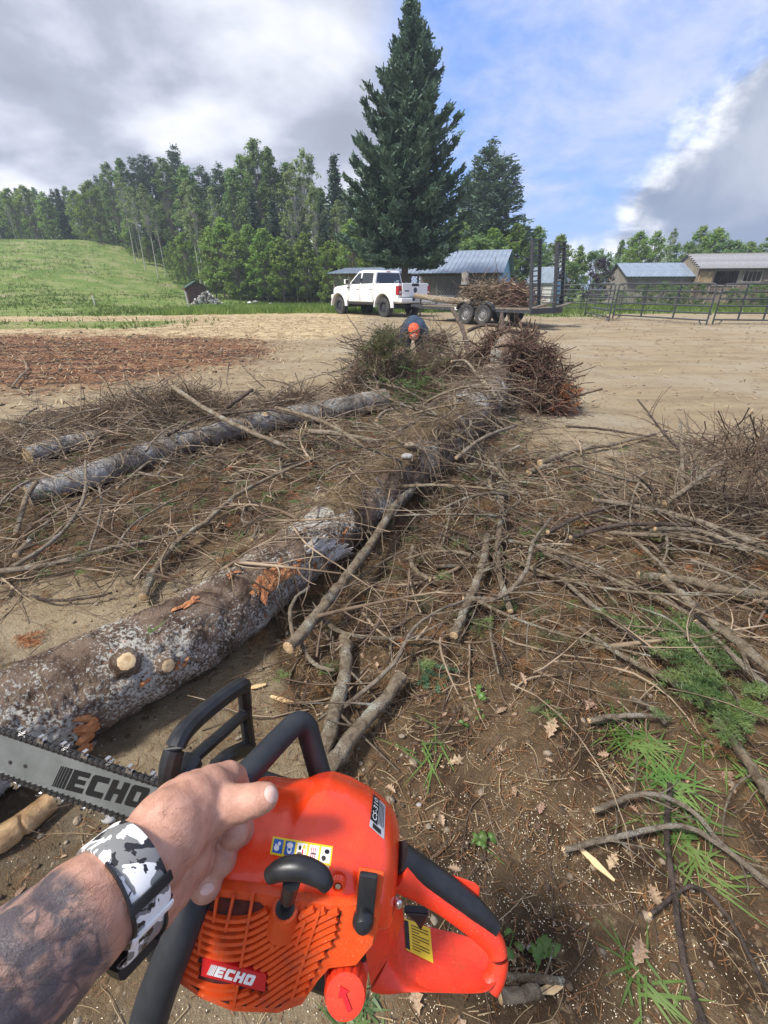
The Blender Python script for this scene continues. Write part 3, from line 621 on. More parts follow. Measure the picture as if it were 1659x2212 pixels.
# the tall spruce behind the truck
def big_spruce():
    g = np.random.default_rng(99); Y = 30.0; d0 = ray(874, 560); x = d0.x / d0.y * Y; z = float(HT(x, Y)); h = PY(880, -12, Y).z - z
    o = empty('tall_spruce', (x, Y, z), 0, 'very tall dark blue green spruce standing alone behind the white truck', 'tree')
    tp = np.stack([np.zeros(12), np.zeros(12), np.linspace(-0.2, h * 0.99, 12)], 1); tp[:, 0] += np.linspace(0, 0.12, 12)
    mb_V, mb_F = tubes_np(tp[None], np.interp(np.linspace(0, 1, 12), [0, .05, 1], [0.30, 0.23, 0.015])[None], 14)
    prof = lambda u: np.interp(u, [0.18, 0.22, 0.27, 0.33, 0.42, 0.52, 0.62, 0.70, 0.78, 0.86, 0.93, 1.0], [2.3, 3.1, 3.5, 3.3, 3.0, 2.7, 2.25, 1.75, 1.15, 0.72, 0.40, 0.06])
    P = []; C_ = []; D_ = []; S_ = []
    for i in range(430):
        u = 0.185 + 0.805 * ((i + g.random()) / 430) ** 0.92; zz = u * h; a = i * 2.39996 + g.uniform(-.3, .3)
        L = prof(u) * (g.uniform(0.40, 0.95) if g.random() < 0.7 else g.uniform(0.9, 1.22)); d = np.array([np.cos(a), np.sin(a), 0]); sdv = np.array([-d[1], d[0], 0])
        rise = np.interp(u, [0.1, 0.3, 0.6, 0.85, 1.0], [-0.30, -0.02, 0.30, 0.55, 0.9]); t = np.linspace(0, 1, 7)[:, None]
        pth = np.array([0.12 * u, 0, zz - 0.30 * L * max(0, rise)]) + d * L * t ** 0.95 + np.array([0, 0, 1]) * L * (rise * t + (0.25 if u < 0.4 else 0.30) * t ** 3)
        P.append(pth)
        nb_ = int(9 + 19 * L)
        q = g.uniform(0.12, 1.0, nb_); j = np.clip(q * 6, 0, 5.999); i0 = j.astype(int); fr = (j - i0)[:, None]
        c = pth[i0] * (1 - fr) + pth[np.minimum(i0 + 1, 6)] * fr; off = g.uniform(-1, 1, (nb_, 1)) * L * 0.34 * (1.12 - q[:, None])
        hang = -0.10 * np.abs(off) - g.random((nb_, 1)) * 0.10 if u < 0.45 else 0.12 * np.abs(off) + g.random((nb_, 1)) * 0.05
        c = c + sdv * off + np.array([0, 0, 1]) * hang
        tang = pth[np.minimum(i0 + 1, 6)] - pth[i0]; tang /= np.linalg.norm(tang, axis=1, keepdims=True)
        C_.append(c); D_.append(tang + sdv * np.sign(off) * 0.7); S_.append(np.full((nb_, 1), 0.15 + 0.05 * min(1, L)))
    P = np.array(P); V2, F2 = tubes_np(P, np.linspace(1, 0.15, 7)[None] * np.linspace(0.045, 0.008, len(P))[:, None], 4)
    link('trunk', mesh_np('tall_spruce_trunk', np.vstack([mb_V, V2]), [mb_F, F2 + len(mb_V)], True), M['trunk_dark'], o)
    c = np.vstack(C_); d = np.vstack(D_); s0 = np.vstack(S_); n = len(c); Vs = []; Fs = []; off = 0
    for rep in range(5):
        dd = d + g.normal(0, 0.42, (n, 3)); dd /= np.linalg.norm(dd, axis=1, keepdims=True)
        w_ = np.cross(dd, g.normal(size=(n, 3))); w_ /= np.linalg.norm(w_, axis=1, keepdims=True); s_ = s0 * g.uniform(0.6, 1.3, (n, 1))
        v_, f_ = quads_np(c + g.normal(0, 0.06, (n, 3)), dd * s_ * 0.8, w_ * s_ * 0.16); Vs.append(v_); Fs.append(f_ + off); off += len(v_)
    link('crown', mesh_np('tall_spruce_crown', np.vstack(Vs), [np.vstack(Fs)]), M['needle_blue'], o)
big_spruce()
# ------------------------------------------------------------------ buildings
def tin_roof(par, x0, x1, ye, ze, yr, zr, sheet=0.9, m_='tin_roof', rib=0.3, thick=0.03):
    """ribbed sheets from the eave (ye,ze) to the ridge (yr,zr), each sheet a part"""
    n = max(1, round((x1 - x0) / sheet)); wd = (x1 - x0) / n; sl = Vector((0, yr - ye, zr - ze)); nrm = Vector((0, -sl.z, sl.y)).normalized()
    if nrm.z < 0: nrm = -nrm
    me = None
    for i in range(n):
        if me is None:
            mb = MB(); a = Vector((0, ye, ze)); e = Vector((0, yr, zr)); X = Vector((wd - 0.004, 0, 0))
            mb.add([a, a + X, e + X, e, a - nrm * thick, a + X - nrm * thick, e + X - nrm * thick, e - nrm * thick], [(0, 1, 2, 3), (7, 6, 5, 4), (0, 4, 5, 1), (2, 6, 7, 3), (1, 5, 6, 2), (0, 3, 7, 4)])
            k = 0.0
            while k < wd - 0.05:
                p = a + Vector((k + 0.02, 0, 0)) - sl.normalized() * 0.02; q = e + Vector((k + 0.02, 0, 0))
                mb.add([p + nrm * 0.002, p + Vector((0.07, 0, 0)) + nrm * 0.002, p + Vector((0.05, 0, 0)) + nrm * 0.03, p + Vector((0.02, 0, 0)) + nrm * 0.03, q + nrm * 0.002, q + Vector((0.07, 0, 0)) + nrm * 0.002, q + Vector((0.05, 0, 0)) + nrm * 0.03, q + Vector((0.02, 0, 0)) + nrm * 0.03],
                       [(0, 1, 2, 3), (7, 6, 5, 4), (1, 5, 6, 2), (2, 6, 7, 3), (3, 7, 4, 0)]); k += rib
            me = mb.mesh('roof_sheet'); me.materials.append(M[m_])
        link('roof_sheet', me, None, par, (x0 + i * wd, 0, 0))
def boards(par, x0, x1, y, z0, z1, wd, m_, holes=(), seed=0, name='board', th=0.025):
    g = random.Random(seed); x = x0
    while x < x1 - 0.02:
        w_ = min(wd * g.uniform(0.85, 1.15), x1 - x); segs = [(z0, z1)]
        for hx0, hx1, hz0, hz1 in holes:
            if x + w_ * 0.5 > hx0 and x + w_ * 0.5 < hx1:
                segs = [s_ for a, b_ in segs for s_ in ((a, min(b_, hz0)), (max(a, hz1), b_)) if s_[1] - s_[0] > 0.05]
        for a, b_ in segs:
            MB().box(0, w_ - 0.012, 0, th, a, b_).build(name, M[m_], par, loc=(x, y + g.uniform(-.008, .008), 0))
        x += w_
def frame_at(px0, px1, Yl, Yr):
    a = ray(px0, 620); c = ray(px1, 620); A = Vector((a.x / a.y * Yl, Yl, 0)); B = Vector((c.x / c.y * Yr, Yr, 0))
    return A, (B - A).length, math.atan2(B.y - A.y, B.x - A.x)
# long lattice shed behind the truck
A, Lw, rz = frame_at(862, 1074, 35.5, 33.2)
zg = float(HT(A.x, A.y)); o = empty('lattice_shed', (A.x, A.y, zg), rz, 'long low shed with ribbed tin roof, lattice front and blue end wall', 'shed')
ze = 2.2
tin_roof(o, -0.4, Lw + 0.35, -0.45, ze - 0.05, 3.3, ze + 1.45)
tin_roof(o, -0.4, Lw + 0.35, 7.0, ze - 0.05, 3.32, ze + 1.45)
MB().box(-0.4, Lw + 0.3, 0, 0.1, ze - 0.22, ze - 0.08).build('eave_beam', M['weathered'], o)
MB().box(-0.3, Lw, 6.4, 6.5, 0, ze).build('back_wall', M['weathered'], o)
n = 5; wd = Lw / n
for i in range(n + 1): MB().box(i * wd - 0.06, i * wd + 0.06, -0.02, 0.1, 0, ze - 0.1).build('post', M['weathered_grey'], o)
lat = MB(); hz = ze - 1.05; step = 0.20
for s_ in (1, -1):
    k = -hz
    while k < wd:
        x0, x1 = max(0, k), min(wd, k + hz)
        if x1 - x0 > 0.03:
            za, zb = (x0 - k, x1 - k) if s_ > 0 else (hz - (x0 - k), hz - (x1 - k))
            lat.beam((x0, 0.012 * s_, 0.85 + za), (x1, 0.012 * s_, 0.85 + zb), 0.02, 0.034, (0, 1, 0))
        k += step
lme = lat.mesh('lattice_panel'); lme.materials.append(M['lattice'])
for i in range(n):
    link('lattice_panel', lme, None, o, (i * wd, 0.04, 0))
    for k in range(4): MB().box(0.07, wd - 0.07, 0.03, 0.06, 0.02 + k * 0.205, 0.215 + k * 0.205).build('board', M['pale_board'], o, loc=(i * wd, 0, 0))
bm_ = MB(); bm_.prism([(0.1, 0), (6.4, 0), (6.4, ze), (3.3, ze + 1.3), (0.1, ze - 0.1)], 0, 0.06, lambda u, v, w_: (Lw + w_, u, v)); bm_.build('end_wall', M['blue_paint'], o)
for k in range(12): MB().box(Lw + 0.06, Lw + 0.075, 0.2 + k * 0.5, 0.23 + k * 0.5, 0, ze - 0.2).build('batten', M['blue_paint'], o)
MB().box(Lw + 0.08, Lw + 0.1, 1.2, 2.1, 0, 1.9).build('door', M['pale_board'], o)
A, Lw, rz = frame_at(722, 860, 36.5, 34.8)
o = empty('low_shed', (A.x, A.y, float(HT(A.x, A.y))), rz, 'lower shed wing with flat tin roof and dark lattice, left of the truck cab', 'shed')
tin_roof(o, -0.35, Lw, -0.4, 2.18, 3.0, 2.62)
MB().box(-0.2, Lw, 0.02, 0.12, 2.0, 2.12).build('eave_beam', M['weathered'], o)
MB().box(-0.2, Lw, 2.9, 3.0, 0, 2.4).build('back_wall', M['weathered'], o)
n = 3; wd2 = Lw / n
for i in range(n + 1): MB().box(i * wd2 - 0.06, i * wd2 + 0.06, 0.0, 0.1, 0, 2.05).build('post', M['weathered'], o)
for i in range(n):
    link('lattice_panel', lme, None, o, (i * wd2, 0.05, 0.0), scale=(wd2 / wd, 1, 0.98))
    for k in range(4): MB().box(0.07, wd2 - 0.07, 0.03, 0.06, 0.02 + k * 0.205, 0.215 + k * 0.205).build('board', M['weathered'], o, loc=(i * wd2, 0, 0))
# small white gabled shed seen between the ramps
P_ = PY(1150, 640, 44); o = empty('gabled_shed', (P_.x, P_.y, float(HT(P_.x, P_.y))), R(-58), 'small pale gabled shed with tin roof between the trailer ramps', 'shed'); o.scale = (0.62, 0.62, 0.95)
bm_ = MB(); bm_.prism([(-1.25, 0), (1.25, 0), (1.25, 1.9), (0, 2.9), (-1.25, 1.9)], 0, 4.2, lambda u, v, w_: (w_, u, v)); bm_.build('wall', M['pale_board'], o)
MB().box(4.2, 4.23, -0.5, 0.45, 0, 1.75).build('door', M['blue_paint'], o)
MB().box(4.2, 4.22, -0.25, 0.3, 2.0, 2.4).build('vent', M['dark_void'], o)
for s_ in (-1, 1):
    e = empty('roof', par=o); 
    mb = MB(); mb.add([(-0.2, s_ * 1.55, 1.68), (4.45, s_ * 1.55, 1.68), (4.45, 0, 2.93), (-0.2, 0, 2.93), (-0.2, s_ * 1.55, 1.73), (4.45, s_ * 1.55, 1.73), (4.45, 0, 2.98), (-0.2, 0, 2.98)], [(0, 1, 2, 3), (7, 6, 5, 4), (0, 4, 5, 1), (1, 5, 6, 2), (2, 6, 7, 3), (0, 3, 7, 4)])
    k = -0.15
    while k < 4.4: mb.beam((k, s_ * 1.56, 1.735), (k, 0, 2.985), 0.05, 0.04); k += 0.31
    bpy.data.objects.remove(e); mb.build('roof', M['tin_roof'], o)
# barn on the right: low tin wing, taller shingled part
A, Lw, rz = frame_at(1352, 1499, 43.0, 42.2)
o = empty('barn_wing', (A.x, A.y, float(HT(A.x, A.y))), rz, 'low grey board barn wing with ribbed tin roof', 'barn')
tin_roof(o, -0.25, Lw - 0.02, -0.4, 2.12, 3.1, 3.25)
MB().box(-0.1, Lw - 0.02, -0.12, -0.05, 1.9, 2.12).build('fascia', M['weathered_grey'], o)
boards(o, 0.0, Lw, 0.0, 0, 2.0, 0.24, 'weathered_grey', seed=4)
bm_ = MB(); bm_.prism([(0.02, 0), (5.8, 0), (5.8, 2.0), (3.1, 3.1), (0.02, 2.0)], 0, 0.06, lambda u, v, w_: (w_ - 0.04, u, v)); bm_.build('end_wall', M['weathered_grey'], o)
MB().box(0.02, Lw, 5.7, 5.8, 0, 2.0).build('back_wall', M['weathered_grey'], o)
tin_roof(o, -0.25, Lw - 0.02, 6.2, 2.12, 3.12, 3.25)
MB().box(2.2, 2.25, -0.05, -0.02, 0, 1.9).build('trim', M['weathered'], o)
A, Lw, rz = frame_at(1500, 1760, 41.6, 39.8)
zb = float(HT(A.x, A.y)); o = empty('barn', (A.x, A.y, zb), rz, 'brown weathered board barn with grey shingle roof and open window', 'barn')
hl = [(1.25, 2.95, 1.5, 2.5), (3.35, 4.55, 1.75, 2.45)]
boards(o, 0.0, Lw, 0.0, 0, 2.65, 0.22, 'weathered', hl, 9)
MB().box(-0.15, Lw, -0.2, -0.08, 2.62, 2.78).build('fascia', M['weathered_grey'], o)
for k in range(14):
    y0 = -0.42 + k * 0.25; z0 = 2.66 + k * 0.085
    mb = MB()
    for q in range(int((Lw + 0.3) / 0.34)):
        xo = -0.15 + q * 0.34 + (0.17 if k % 2 else 0); mb.add([(xo, y0, z0 + 0.004), (xo + 0.33, y0, z0 + 0.004), (xo + 0.33, y0 + 0.27, z0 + 0.085), (xo, y0 + 0.27, z0 + 0.085), (xo, y0, z0 + 0.025), (xo + 0.33, y0, z0 + 0.025), (xo + 0.33, y0 + 0.27, z0 + 0.106), (xo, y0 + 0.27, z0 + 0.106)], [(3, 2, 1, 0), (4, 5, 6, 7), (0, 1, 5, 4), (1, 2, 6, 5), (3, 0, 4, 7)])
    mb.build('shingle_course', M['shingle'], o)
MB().box(-0.2, Lw, 3.0, 3.2, 3.80, 3.90).build('ridge_cap', M['weathered_grey'], o)
MB().add([(-0.15, 3.2, 3.8), (Lw, 3.2, 3.8), (Lw, 6.6, 2.6), (-0.15, 6.6, 2.6)], [(0, 1, 2, 3)]).build('back_roof', M['shingle'], o)
MB().box(0, Lw, 6.2, 6.3, 0, 2.65).build('back_wall', M['weathered'], o)
bm_ = MB(); bm_.prism([(0.03, 0), (6.2, 0), (6.2, 2.6), (3.1, 3.7), (0.03, 2.6)], 0, 0.05, lambda u, v, w_: (w_, u, v)); bm_.build('end_wall', M['weathered'], o)
for i_, (hx0, hx1, hz0, hz1) in enumerate(hl):
    e = MB()
    e.box(hx0 - 0.09, hx0, -0.05, 0.06, hz0 - 0.09, hz1 + 0.09).box(hx1, hx1 + 0.09, -0.05, 0.06, hz0 - 0.09, hz1 + 0.09).box(hx0, hx1, -0.048, 0.062, hz0 - 0.09, hz0).box(hx0, hx1, -0.048, 0.062, hz1, hz1 + 0.09)
    fr = e.build('window_frame', M['weathered_grey'], o)
    if i_:
        for k in range(1, 4): MB().box(hx0 + (hx1 - hx0) * k / 4 - 0.025, hx0 + (hx1 - hx0) * k / 4 + 0.025, 0.0, 0.04, hz0, hz1).build('mullion', M['weathered_grey'], fr)
sh = MB().box(0.12, 1.1, -0.1, -0.06, 1.55, 2.45).build('shutter', M['fresh_wood'], o)
for k in range(4): MB().box(0.14 + k * 0.24, 0.35 + k * 0.24, -0.115, -0.1, 1.57, 2.43).build('shutter_board', M['straw'], sh)
MB().box(1.0, 3.0, -0.07, -0.03, 0.95, 1.06).build('rail', M['weathered_grey'], o)
MB().box(1.05, 1.15, -0.06, -0.028, 0.2, 1.4).build('door_edge', M['weathered_grey'], o); MB().box(2.75, 2.85, -0.06, -0.028, 0.2, 1.4).build('door_edge', M['weathered_grey'], o)
MB().box(4.9, 6.4, -0.06, -0.028, 1.75, 1.85).build('rail', M['weathered_grey'], o)
# bushes along the barn foot
for i, (px, py, Y, s_) in enumerate(((1390, 640, 40.5, 0.30), (1430, 640, 40.5, 0.33), (1465, 640, 40.4, 0.28), (1500, 640, 40.0, 0.32), (1580, 645, 39.5, 0.24), (1625, 645, 39.0, 0.30), (1660, 645, 38.5, 0.3), (1340, 640, 40, 0.2))):
    d0 = ray(px, py); x = d0.x / d0.y * Y; tr, cr_ = TREES['bush'][i % 2]
    b_ = empty('shrub', (x, Y, float(HT(x, Y))), i * 1.3, f'leafy green shrub against the barn foot, {ordw(i if i < 7 else 0)} from the left' if i < 7 else 'small green shrub left of the barn wing corner', 'shrub', 'shrubs along the barn foot'); b_.scale = (s_ * 1.1, s_ * 1.1, s_)
    link('stem', tr, None, b_); link('foliage', cr_, None, b_)
# small dark woodshed with a stack of firewood on the left
P_ = PY(425, 648, 42); zg = float(HT(P_.x, P_.y)); o = empty('woodshed', (P_.x, P_.y, zg), R(-62), 'small brown and green garden shed at the foot of the hill', 'shed'); o.scale = (0.8, 0.8, 0.8)
bm_ = MB(); bm_.prism([(-0.9, 0), (0.9, 0), (0.9, 1.35), (0, 1.85), (-0.9, 1.35)], -1.1, 1.1, lambda u, v, w_: (w_, u, v)); bm_.build('wall', M['brown_paint'], o)
for s_ in (-1, 1): MB().add([(-1.35, s_ * 1.2, 1.22), (1.35, s_ * 1.2, 1.22), (1.35, 0, 1.9), (-1.35, 0, 1.9), (-1.35, s_ * 1.2, 1.28), (1.35, s_ * 1.2, 1.28), (1.35, 0, 1.96), (-1.35, 0, 1.96)], [(0, 1, 2, 3), (7, 6, 5, 4), (0, 4, 5, 1), (1, 5, 6, 2), (0, 3, 7, 4)]).build('roof', M['dark_green'], o)
MB().box(-0.9, -0.3, -0.935, -0.905, 0, 1.15).build('door', M['dark_green'], o)
for x in (-0.75, 0.2, 0.6): MB().box(x, x + 0.16, -0.95, -0.936, 0.8, 1.0).build('notice', M['pale_board'], o)
g = random.Random(3); c0 = PY(449, 650, 41.0)
pile = empty('firewood_stack', (c0.x, c0.y, float(HT(c0.x, c0.y))), R(12), 'rounded heap of split firewood beside the small brown shed', 'firewood')
lm = MB().lathe([(0.0, -0.22), (0.075, -0.22), (0.08, 0.22), (0.0, 0.22)], axis=(0, 1, 0), n=6).mesh('split_log'); lm.materials.append(M['pale_board'])
lm2 = lm.copy(); lm2.materials.clear(); lm2.materials.append(M['weathered_grey'])
for r_ in range(7):
    n = 15 - r_ * 2
    for k in range(n): link('split_log', lm if g.random() < 0.5 else lm2, None, pile, ((k - n / 2) * 0.16 + g.uniform(-.03, .03), g.uniform(-.15, .15), 0.08 + r_ * 0.135), (g.uniform(-.3, .3), g.uniform(-.3, .3), g.uniform(-.5, .5)), g.uniform(0.8, 1.2))
# survey stakes
for i, (pxb, pyb, pyt, lb) in enumerate(((206, 660, 632, 'thin white survey stake standing alone in the grass of the hillside'), (410, 670, 620, 'thin white survey stake with orange top in front of the small shed'))):
    P_ = G(pxb, pyb); top = PY(pxb - 5, pyt, P_.y); o = empty('survey_stake', tuple(P_), 0, lb, 'stake', 'survey stakes'); h = max(0.5, top.z - P_.z)
    MB().box(-0.03, 0.03, -0.02, 0.02, -0.1, h * 0.85, Matrix.Rotation(R(-6), 4, 'Y')).build('stake', M['pale_board'], o)
    MB().box(-0.032, 0.032, -0.022, 0.022, h * 0.85, h, Matrix.Rotation(R(-6), 4, 'Y')).build('painted_top', M['needle_orange'], o)
# pale odds and ends at the foot of the wood
for i, (px, py, s_, lb) in enumerate(((540, 657, 0.16, 'white sack slumped at the foot of the wood'), (552, 656, 0.2, 'pale stone block beside the white sack'), (585, 658, 0.12, 'flat pale stone right of the white sack'))):
    P_ = G(px, py); g2 = np.random.default_rng(i); V = ico * np.array([1.5, 0.8, 0.8]) * s_ * g2.uniform(0.8, 1.15, (12, 1)) + np.array([0, 0, s_ * 0.6])
    tag(link('sack' if i == 0 else 'stone', mesh_np('s', V, [icoF]), M['white_paint'] if i == 0 else M['pebble_grey'], loc=P_), lb, 'sack' if i == 0 else 'stone')
# ------------------------------------------------------------------ metal corral panels
def corral(p, q, label, h=1.42, rails=6, mids=2, group='metal corral panels'):
    p, q = Vector(p), Vector(q); L = (q - p).length; rz = math.atan2(q.y - p.y, q.x - p.x); zs = (q.z - p.z)
    o = empty('corral_panel', p, rz, label, 'fence', group)
    tilt = lambda x: zs * x / L
    rr = 0.030; cr_ = 0.14; fr = MB()
    fr.tube([(0.03, 0, 0.0), (0.03, 0, h - cr_), (0.03 + cr_ * 0.3, 0, h - cr_ * 0.3), (0.03 + cr_, 0, h), (L - 0.03 - cr_, 0, h + zs), (L - 0.03 - cr_ * 0.3, 0, h - cr_ * 0.3 + zs), (L - 0.03, 0, h - cr_ + zs), (L - 0.03, 0, zs)], rr, 8)
    fr.build('frame', M['black_metal'], o, smooth=True)
    for k in range(rails - 1):
        z = 0.16 + k * (h - 0.18) / (rails - 1) if k < 3 else 0.16 + k * (h - 0.18) / (rails - 1)
        MB().tube([(0.03, 0, z), (L - 0.03, 0, z + zs)], rr * 0.95, 8).build('rail', M['black_metal'], o, smooth=True)
    for k in range(1, mids + 1):
        x = L * k / (mids + 1); MB().beam((x, 0, 0.15 + tilt(x)), (x, 0, h + tilt(x)), 0.05, 0.05).build('upright', M['black_metal'], o)
    for x, s_ in ((0.32, 1), (L - 0.32, -1)):
        MB().tube([(x, 0, 0.17 + tilt(x)), (x, 0, 0.1 + tilt(x)), (x - 0.06 * s_, 0, 0.03 + tilt(x)), (x - 0.09 * s_, 0, 0.0 + tilt(x))], rr * 0.9, 8).build('foot', M['black_metal'], o)
    for z in (0.35, 1.1): MB().box(L - 0.03, L + 0.05, -0.02, 0.02, z + zs, z + 0.07 + zs).build('latch', M['black_metal'], o)
    return o
gp = lambda px, py: tuple(G(px, py))
corral(gp(1322, 688), gp(1527, 702), 'long black pipe fence panel in front of the low barn wing')
corral(gp(1537, 700), gp(1700, 702), 'black pipe fence panel at the right edge, in front of the brown barn')
corral(gp(1262, 682), gp(1315, 694), 'short angled black pipe fence panel right of the trailer ramps', mids=0)
def atY(px, Y):
    d0 = ray(px, 620); x = d0.x / d0.y * Y; return (x, Y, float(HT(x, Y)))
corral(atY(1266, 31), atY(1350, 29.5), 'far black pipe fence panel in front of the purple tree', mids=2, rails=6)
corral(atY(1170, 33), atY(1262, 31.2), 'far black pipe fence panel seen between and beside the trailer ramps', mids=2)
# ------------------------------------------------------------------ pickup truck
HEAD = Vector((-0.64, 0.768, 0)); HZ = math.atan2(HEAD.y, HEAD.x)
def wheel(par, loc, r, wd, side, rimm, lug=True, holes=10, rim_r=0.56, spokes=True):
    """side +1: outer face looks along +y"""
    wh = empty('wheel', loc, 0, par=par)
    prof = [(r * rim_r, -wd / 2), (r * 0.80, -wd / 2 - 0.006), (r * 0.94, -wd / 2 + 0.012), (r, -wd / 2 + 0.05), (r, wd / 2 - 0.05), (r * 0.94, wd / 2 - 0.012), (r * 0.80, wd / 2 + 0.006), (r * rim_r, wd / 2)]
    tb = MB().lathe(prof, axis=(0, 1, 0), n=36)
    if lug:
        for k in range(36):
            a = 2 * math.pi * k / 36; m_ = Matrix.Rotation(a, 4, 'Y')
            for s_ in (-1, 1): tb.box(-0.022, 0.022, s_ * wd * 0.26 - wd * 0.2, s_ * wd * 0.26 + wd * 0.2, r - 0.004, r + 0.013, m_ @ Matrix.Rotation(0.12 * s_, 4, 'Y'))
    tb.build('tyre', M['tyre'], wh, smooth=True)
    s_ = side; rm = MB().lathe([(r * rim_r + 0.004, -wd / 2 * s_), (r * rim_r, wd * 0.42 * s_), (r * rim_r * 0.93, wd * 0.44 * s_), (r * rim_r * 0.88, wd * 0.2 * s_), (r * 0.16, wd * 0.26 * s_), (r * 0.14, wd * 0.36 * s_), (0.001, wd * 0.37 * s_)], axis=(0, 1, 0), n=30)
    if spokes:
        for k in range(8):
            m_ = Matrix.Rotation(2 * math.pi * k / 8, 4, 'Y'); rm.box(-0.03, 0.03, *sorted((wd * 0.2 * s_, wd * 0.34 * s_)), r * 0.14, r * rim_r * 0.95, m_)
    rm.build('rim', rimm, wh, smooth=True)
    if not spokes:
        hb = MB()
        for k in range(holes):
            a = 2 * math.pi * k / holes; hb.lathe([(0.028, 0), (0.0, 0.002 * s_)], (math.cos(a) * r * 0.36, wd * 0.245 * s_, math.sin(a) * r * 0.36), (0, 1, 0), 10)
        hb.build('hand_holes', M['black_plastic'], wh)
    return wh
def truck():
    p = G(833, 684.5); LFT = Vector((-HEAD.y, HEAD.x, 0)); org = p - HEAD * (-1.75) - LFT * 0.86
    T_ = empty('pickup_truck', (org.x, org.y, float(HT(org.x, org.y)) + 0.0), HZ, 'white lifted crew cab pickup truck parked facing away with black wheels', 'pickup truck')
    # local: x forward, y left, z up. wheelbase 3.68: rear axle -1.75, front 1.93
    XR, XF, RW = -1.75, 1.93, 0.43
    def ring(x, zb, zt, hw, tb=0.0, tumble=0.06, bulge=0.03):
        """closed section at x: bottom zb, top zt, half width hw"""
        zm = (zb + zt) / 2
        half = [(hw - 0.10, zb), (hw - 0.01, zb + 0.08), (hw + bulge * 0.3, zm - 0.05), (hw + bulge * 0.4, zm + 0.12), (hw - 0.01, zt - 0.07), (hw - tumble, zt)]
        return [(x, y, z) for y, z in half] + [(x, -y, z) for y, z in reversed(half)]
    body = MB()
    # the lower body: rear to front stations, arches cut by dropping the bottom edge up
    st = [(-2.86, 0.78, 1.42, 0.96), (-2.80, 0.70, 1.46, 0.985)]
    def arch(x):
        z = 0.62
        for xc in (XR, XF):
            d = abs(x - xc)
            if d < 0.60: z = max(z, RW + math.sqrt(0.60 ** 2 - d * d) * 1.0)
        return z
    xs = sorted(set([round(x, 3) for x in np.linspace(-2.78, 2.70, 74)]))
    def top(x):
        return float(np.interp(x, [-2.8, -1.0, -0.95, 0.95, 1.05, 1.4, 2.2, 2.55, 2.75], [1.46, 1.46, 1.44, 1.42, 1.42, 1.40, 1.34, 1.28, 1.16]))
    def hwid(x): return float(np.interp(x, [-2.8, -2.5, 2.0, 2.45, 2.75], [0.97, 0.99, 0.99, 0.95, 0.80]))
    rings = []
    for x in xs:
        zb = arch(x); zt = top(x); rings.append(ring(x, zb, zt, hwid(x)))
    body.loft(rings)
    body.build('body', M['white_paint'], T_, smooth=True, angle=32)
    # cab
    cab = MB()
    prof = [(-0.98, 1.40), (-0.93, 1.98), (-0.80, 2.045), (0.10, 2.07), (0.45, 2.02), (1.18, 1.42)]
    rg = []
    for s_, hw in ((0, None),):
        pass
    low, hi = 0.93, 0.74
    def yw(z): return low + (hi - low) * (z - 1.40) / 0.66
    for side in (1,):
        cab.add([(x, yw(z), z) for x, z in prof] + [(x, -yw(z), z) for x, z in prof], [tuple(range(6)), tuple(range(11, 5, -1))] + [(i, (i + 1) % 6, 6 + (i + 1) % 6, 6 + i) for i in range(6)])
    cb = cab.build('cab', M['white_paint'], T_, smooth=True, bevel=0.045, seg=3)
    def pane(name, poly, side, off=0.012):
        # poly of (x,z) on the cab side
        y = lambda z: side * (yw(z) + off); MB().add([(x, y(z), z) for x, z in poly] + [(x, side * (yw(z) - 0.02), z) for x, z in poly], [tuple(range(len(poly))), tuple(range(2 * len(poly) - 1, len(poly) - 1, -1))] + [(i, (i + 1) % len(poly), len(poly) + (i + 1) % len(poly), len(poly) + i) for i in range(len(poly))]).build(name, M['glass'], T_)
    for s_ in (1, -1):
        pane('front_side_window', [(0.18, 1.46), (0.20, 1.94), (0.42, 1.93), (0.92, 1.52), (0.92, 1.46)], s_)
        pane('rear_side_window', [(-0.82, 1.48), (-0.78, 1.92), (0.08, 1.95), (0.08, 1.46)], s_)
        MB().box(0.09, 0.17, s_ * 0.875 - 0.02, s_ * 0.875 + 0.03, 1.44, 1.7).build('pillar', M['black_plastic'], T_)
    # rear and front glass
    MB().add([(-1.000, -0.80, 1.47), (-1.000, 0.80, 1.47), (-0.957, 0.69, 1.93), (-0.957, -0.69, 1.93), (-0.95, -0.80, 1.47), (-0.95, 0.80, 1.47), (-0.90, 0.69, 1.93), (-0.90, -0.69, 1.93)], [(0, 1, 2, 3), (7, 6, 5, 4), (0, 4, 5, 1), (1, 5, 6, 2), (2, 6, 7, 3), (0, 3, 7, 4)]).build('rear_window', M['glass'], T_)
    MB().add([(0.56, -0.70, 1.98), (0.56, 0.70, 1.98), (1.18, 0.84, 1.46), (1.18, -0.84, 1.46)], [(0, 1, 2, 3)]).build('windshield', M['glass'], T_)
    MB().box(-0.97, -0.93, -0.12, 0.12, 1.965, 2.0).build('brake_light', M['red_lens'], T_)
    for k, (y, z, a, b_) in enumerate(((-0.62, 1.52, 0.16, 0.09), (-0.40, 1.50, 0.07, 0.07), (0.66, 1.50, 0.10, 0.03))): MB().box(-1.008, -1.0, y, y + a, z, z + b_).build('decal', M['white_paint'], T_)
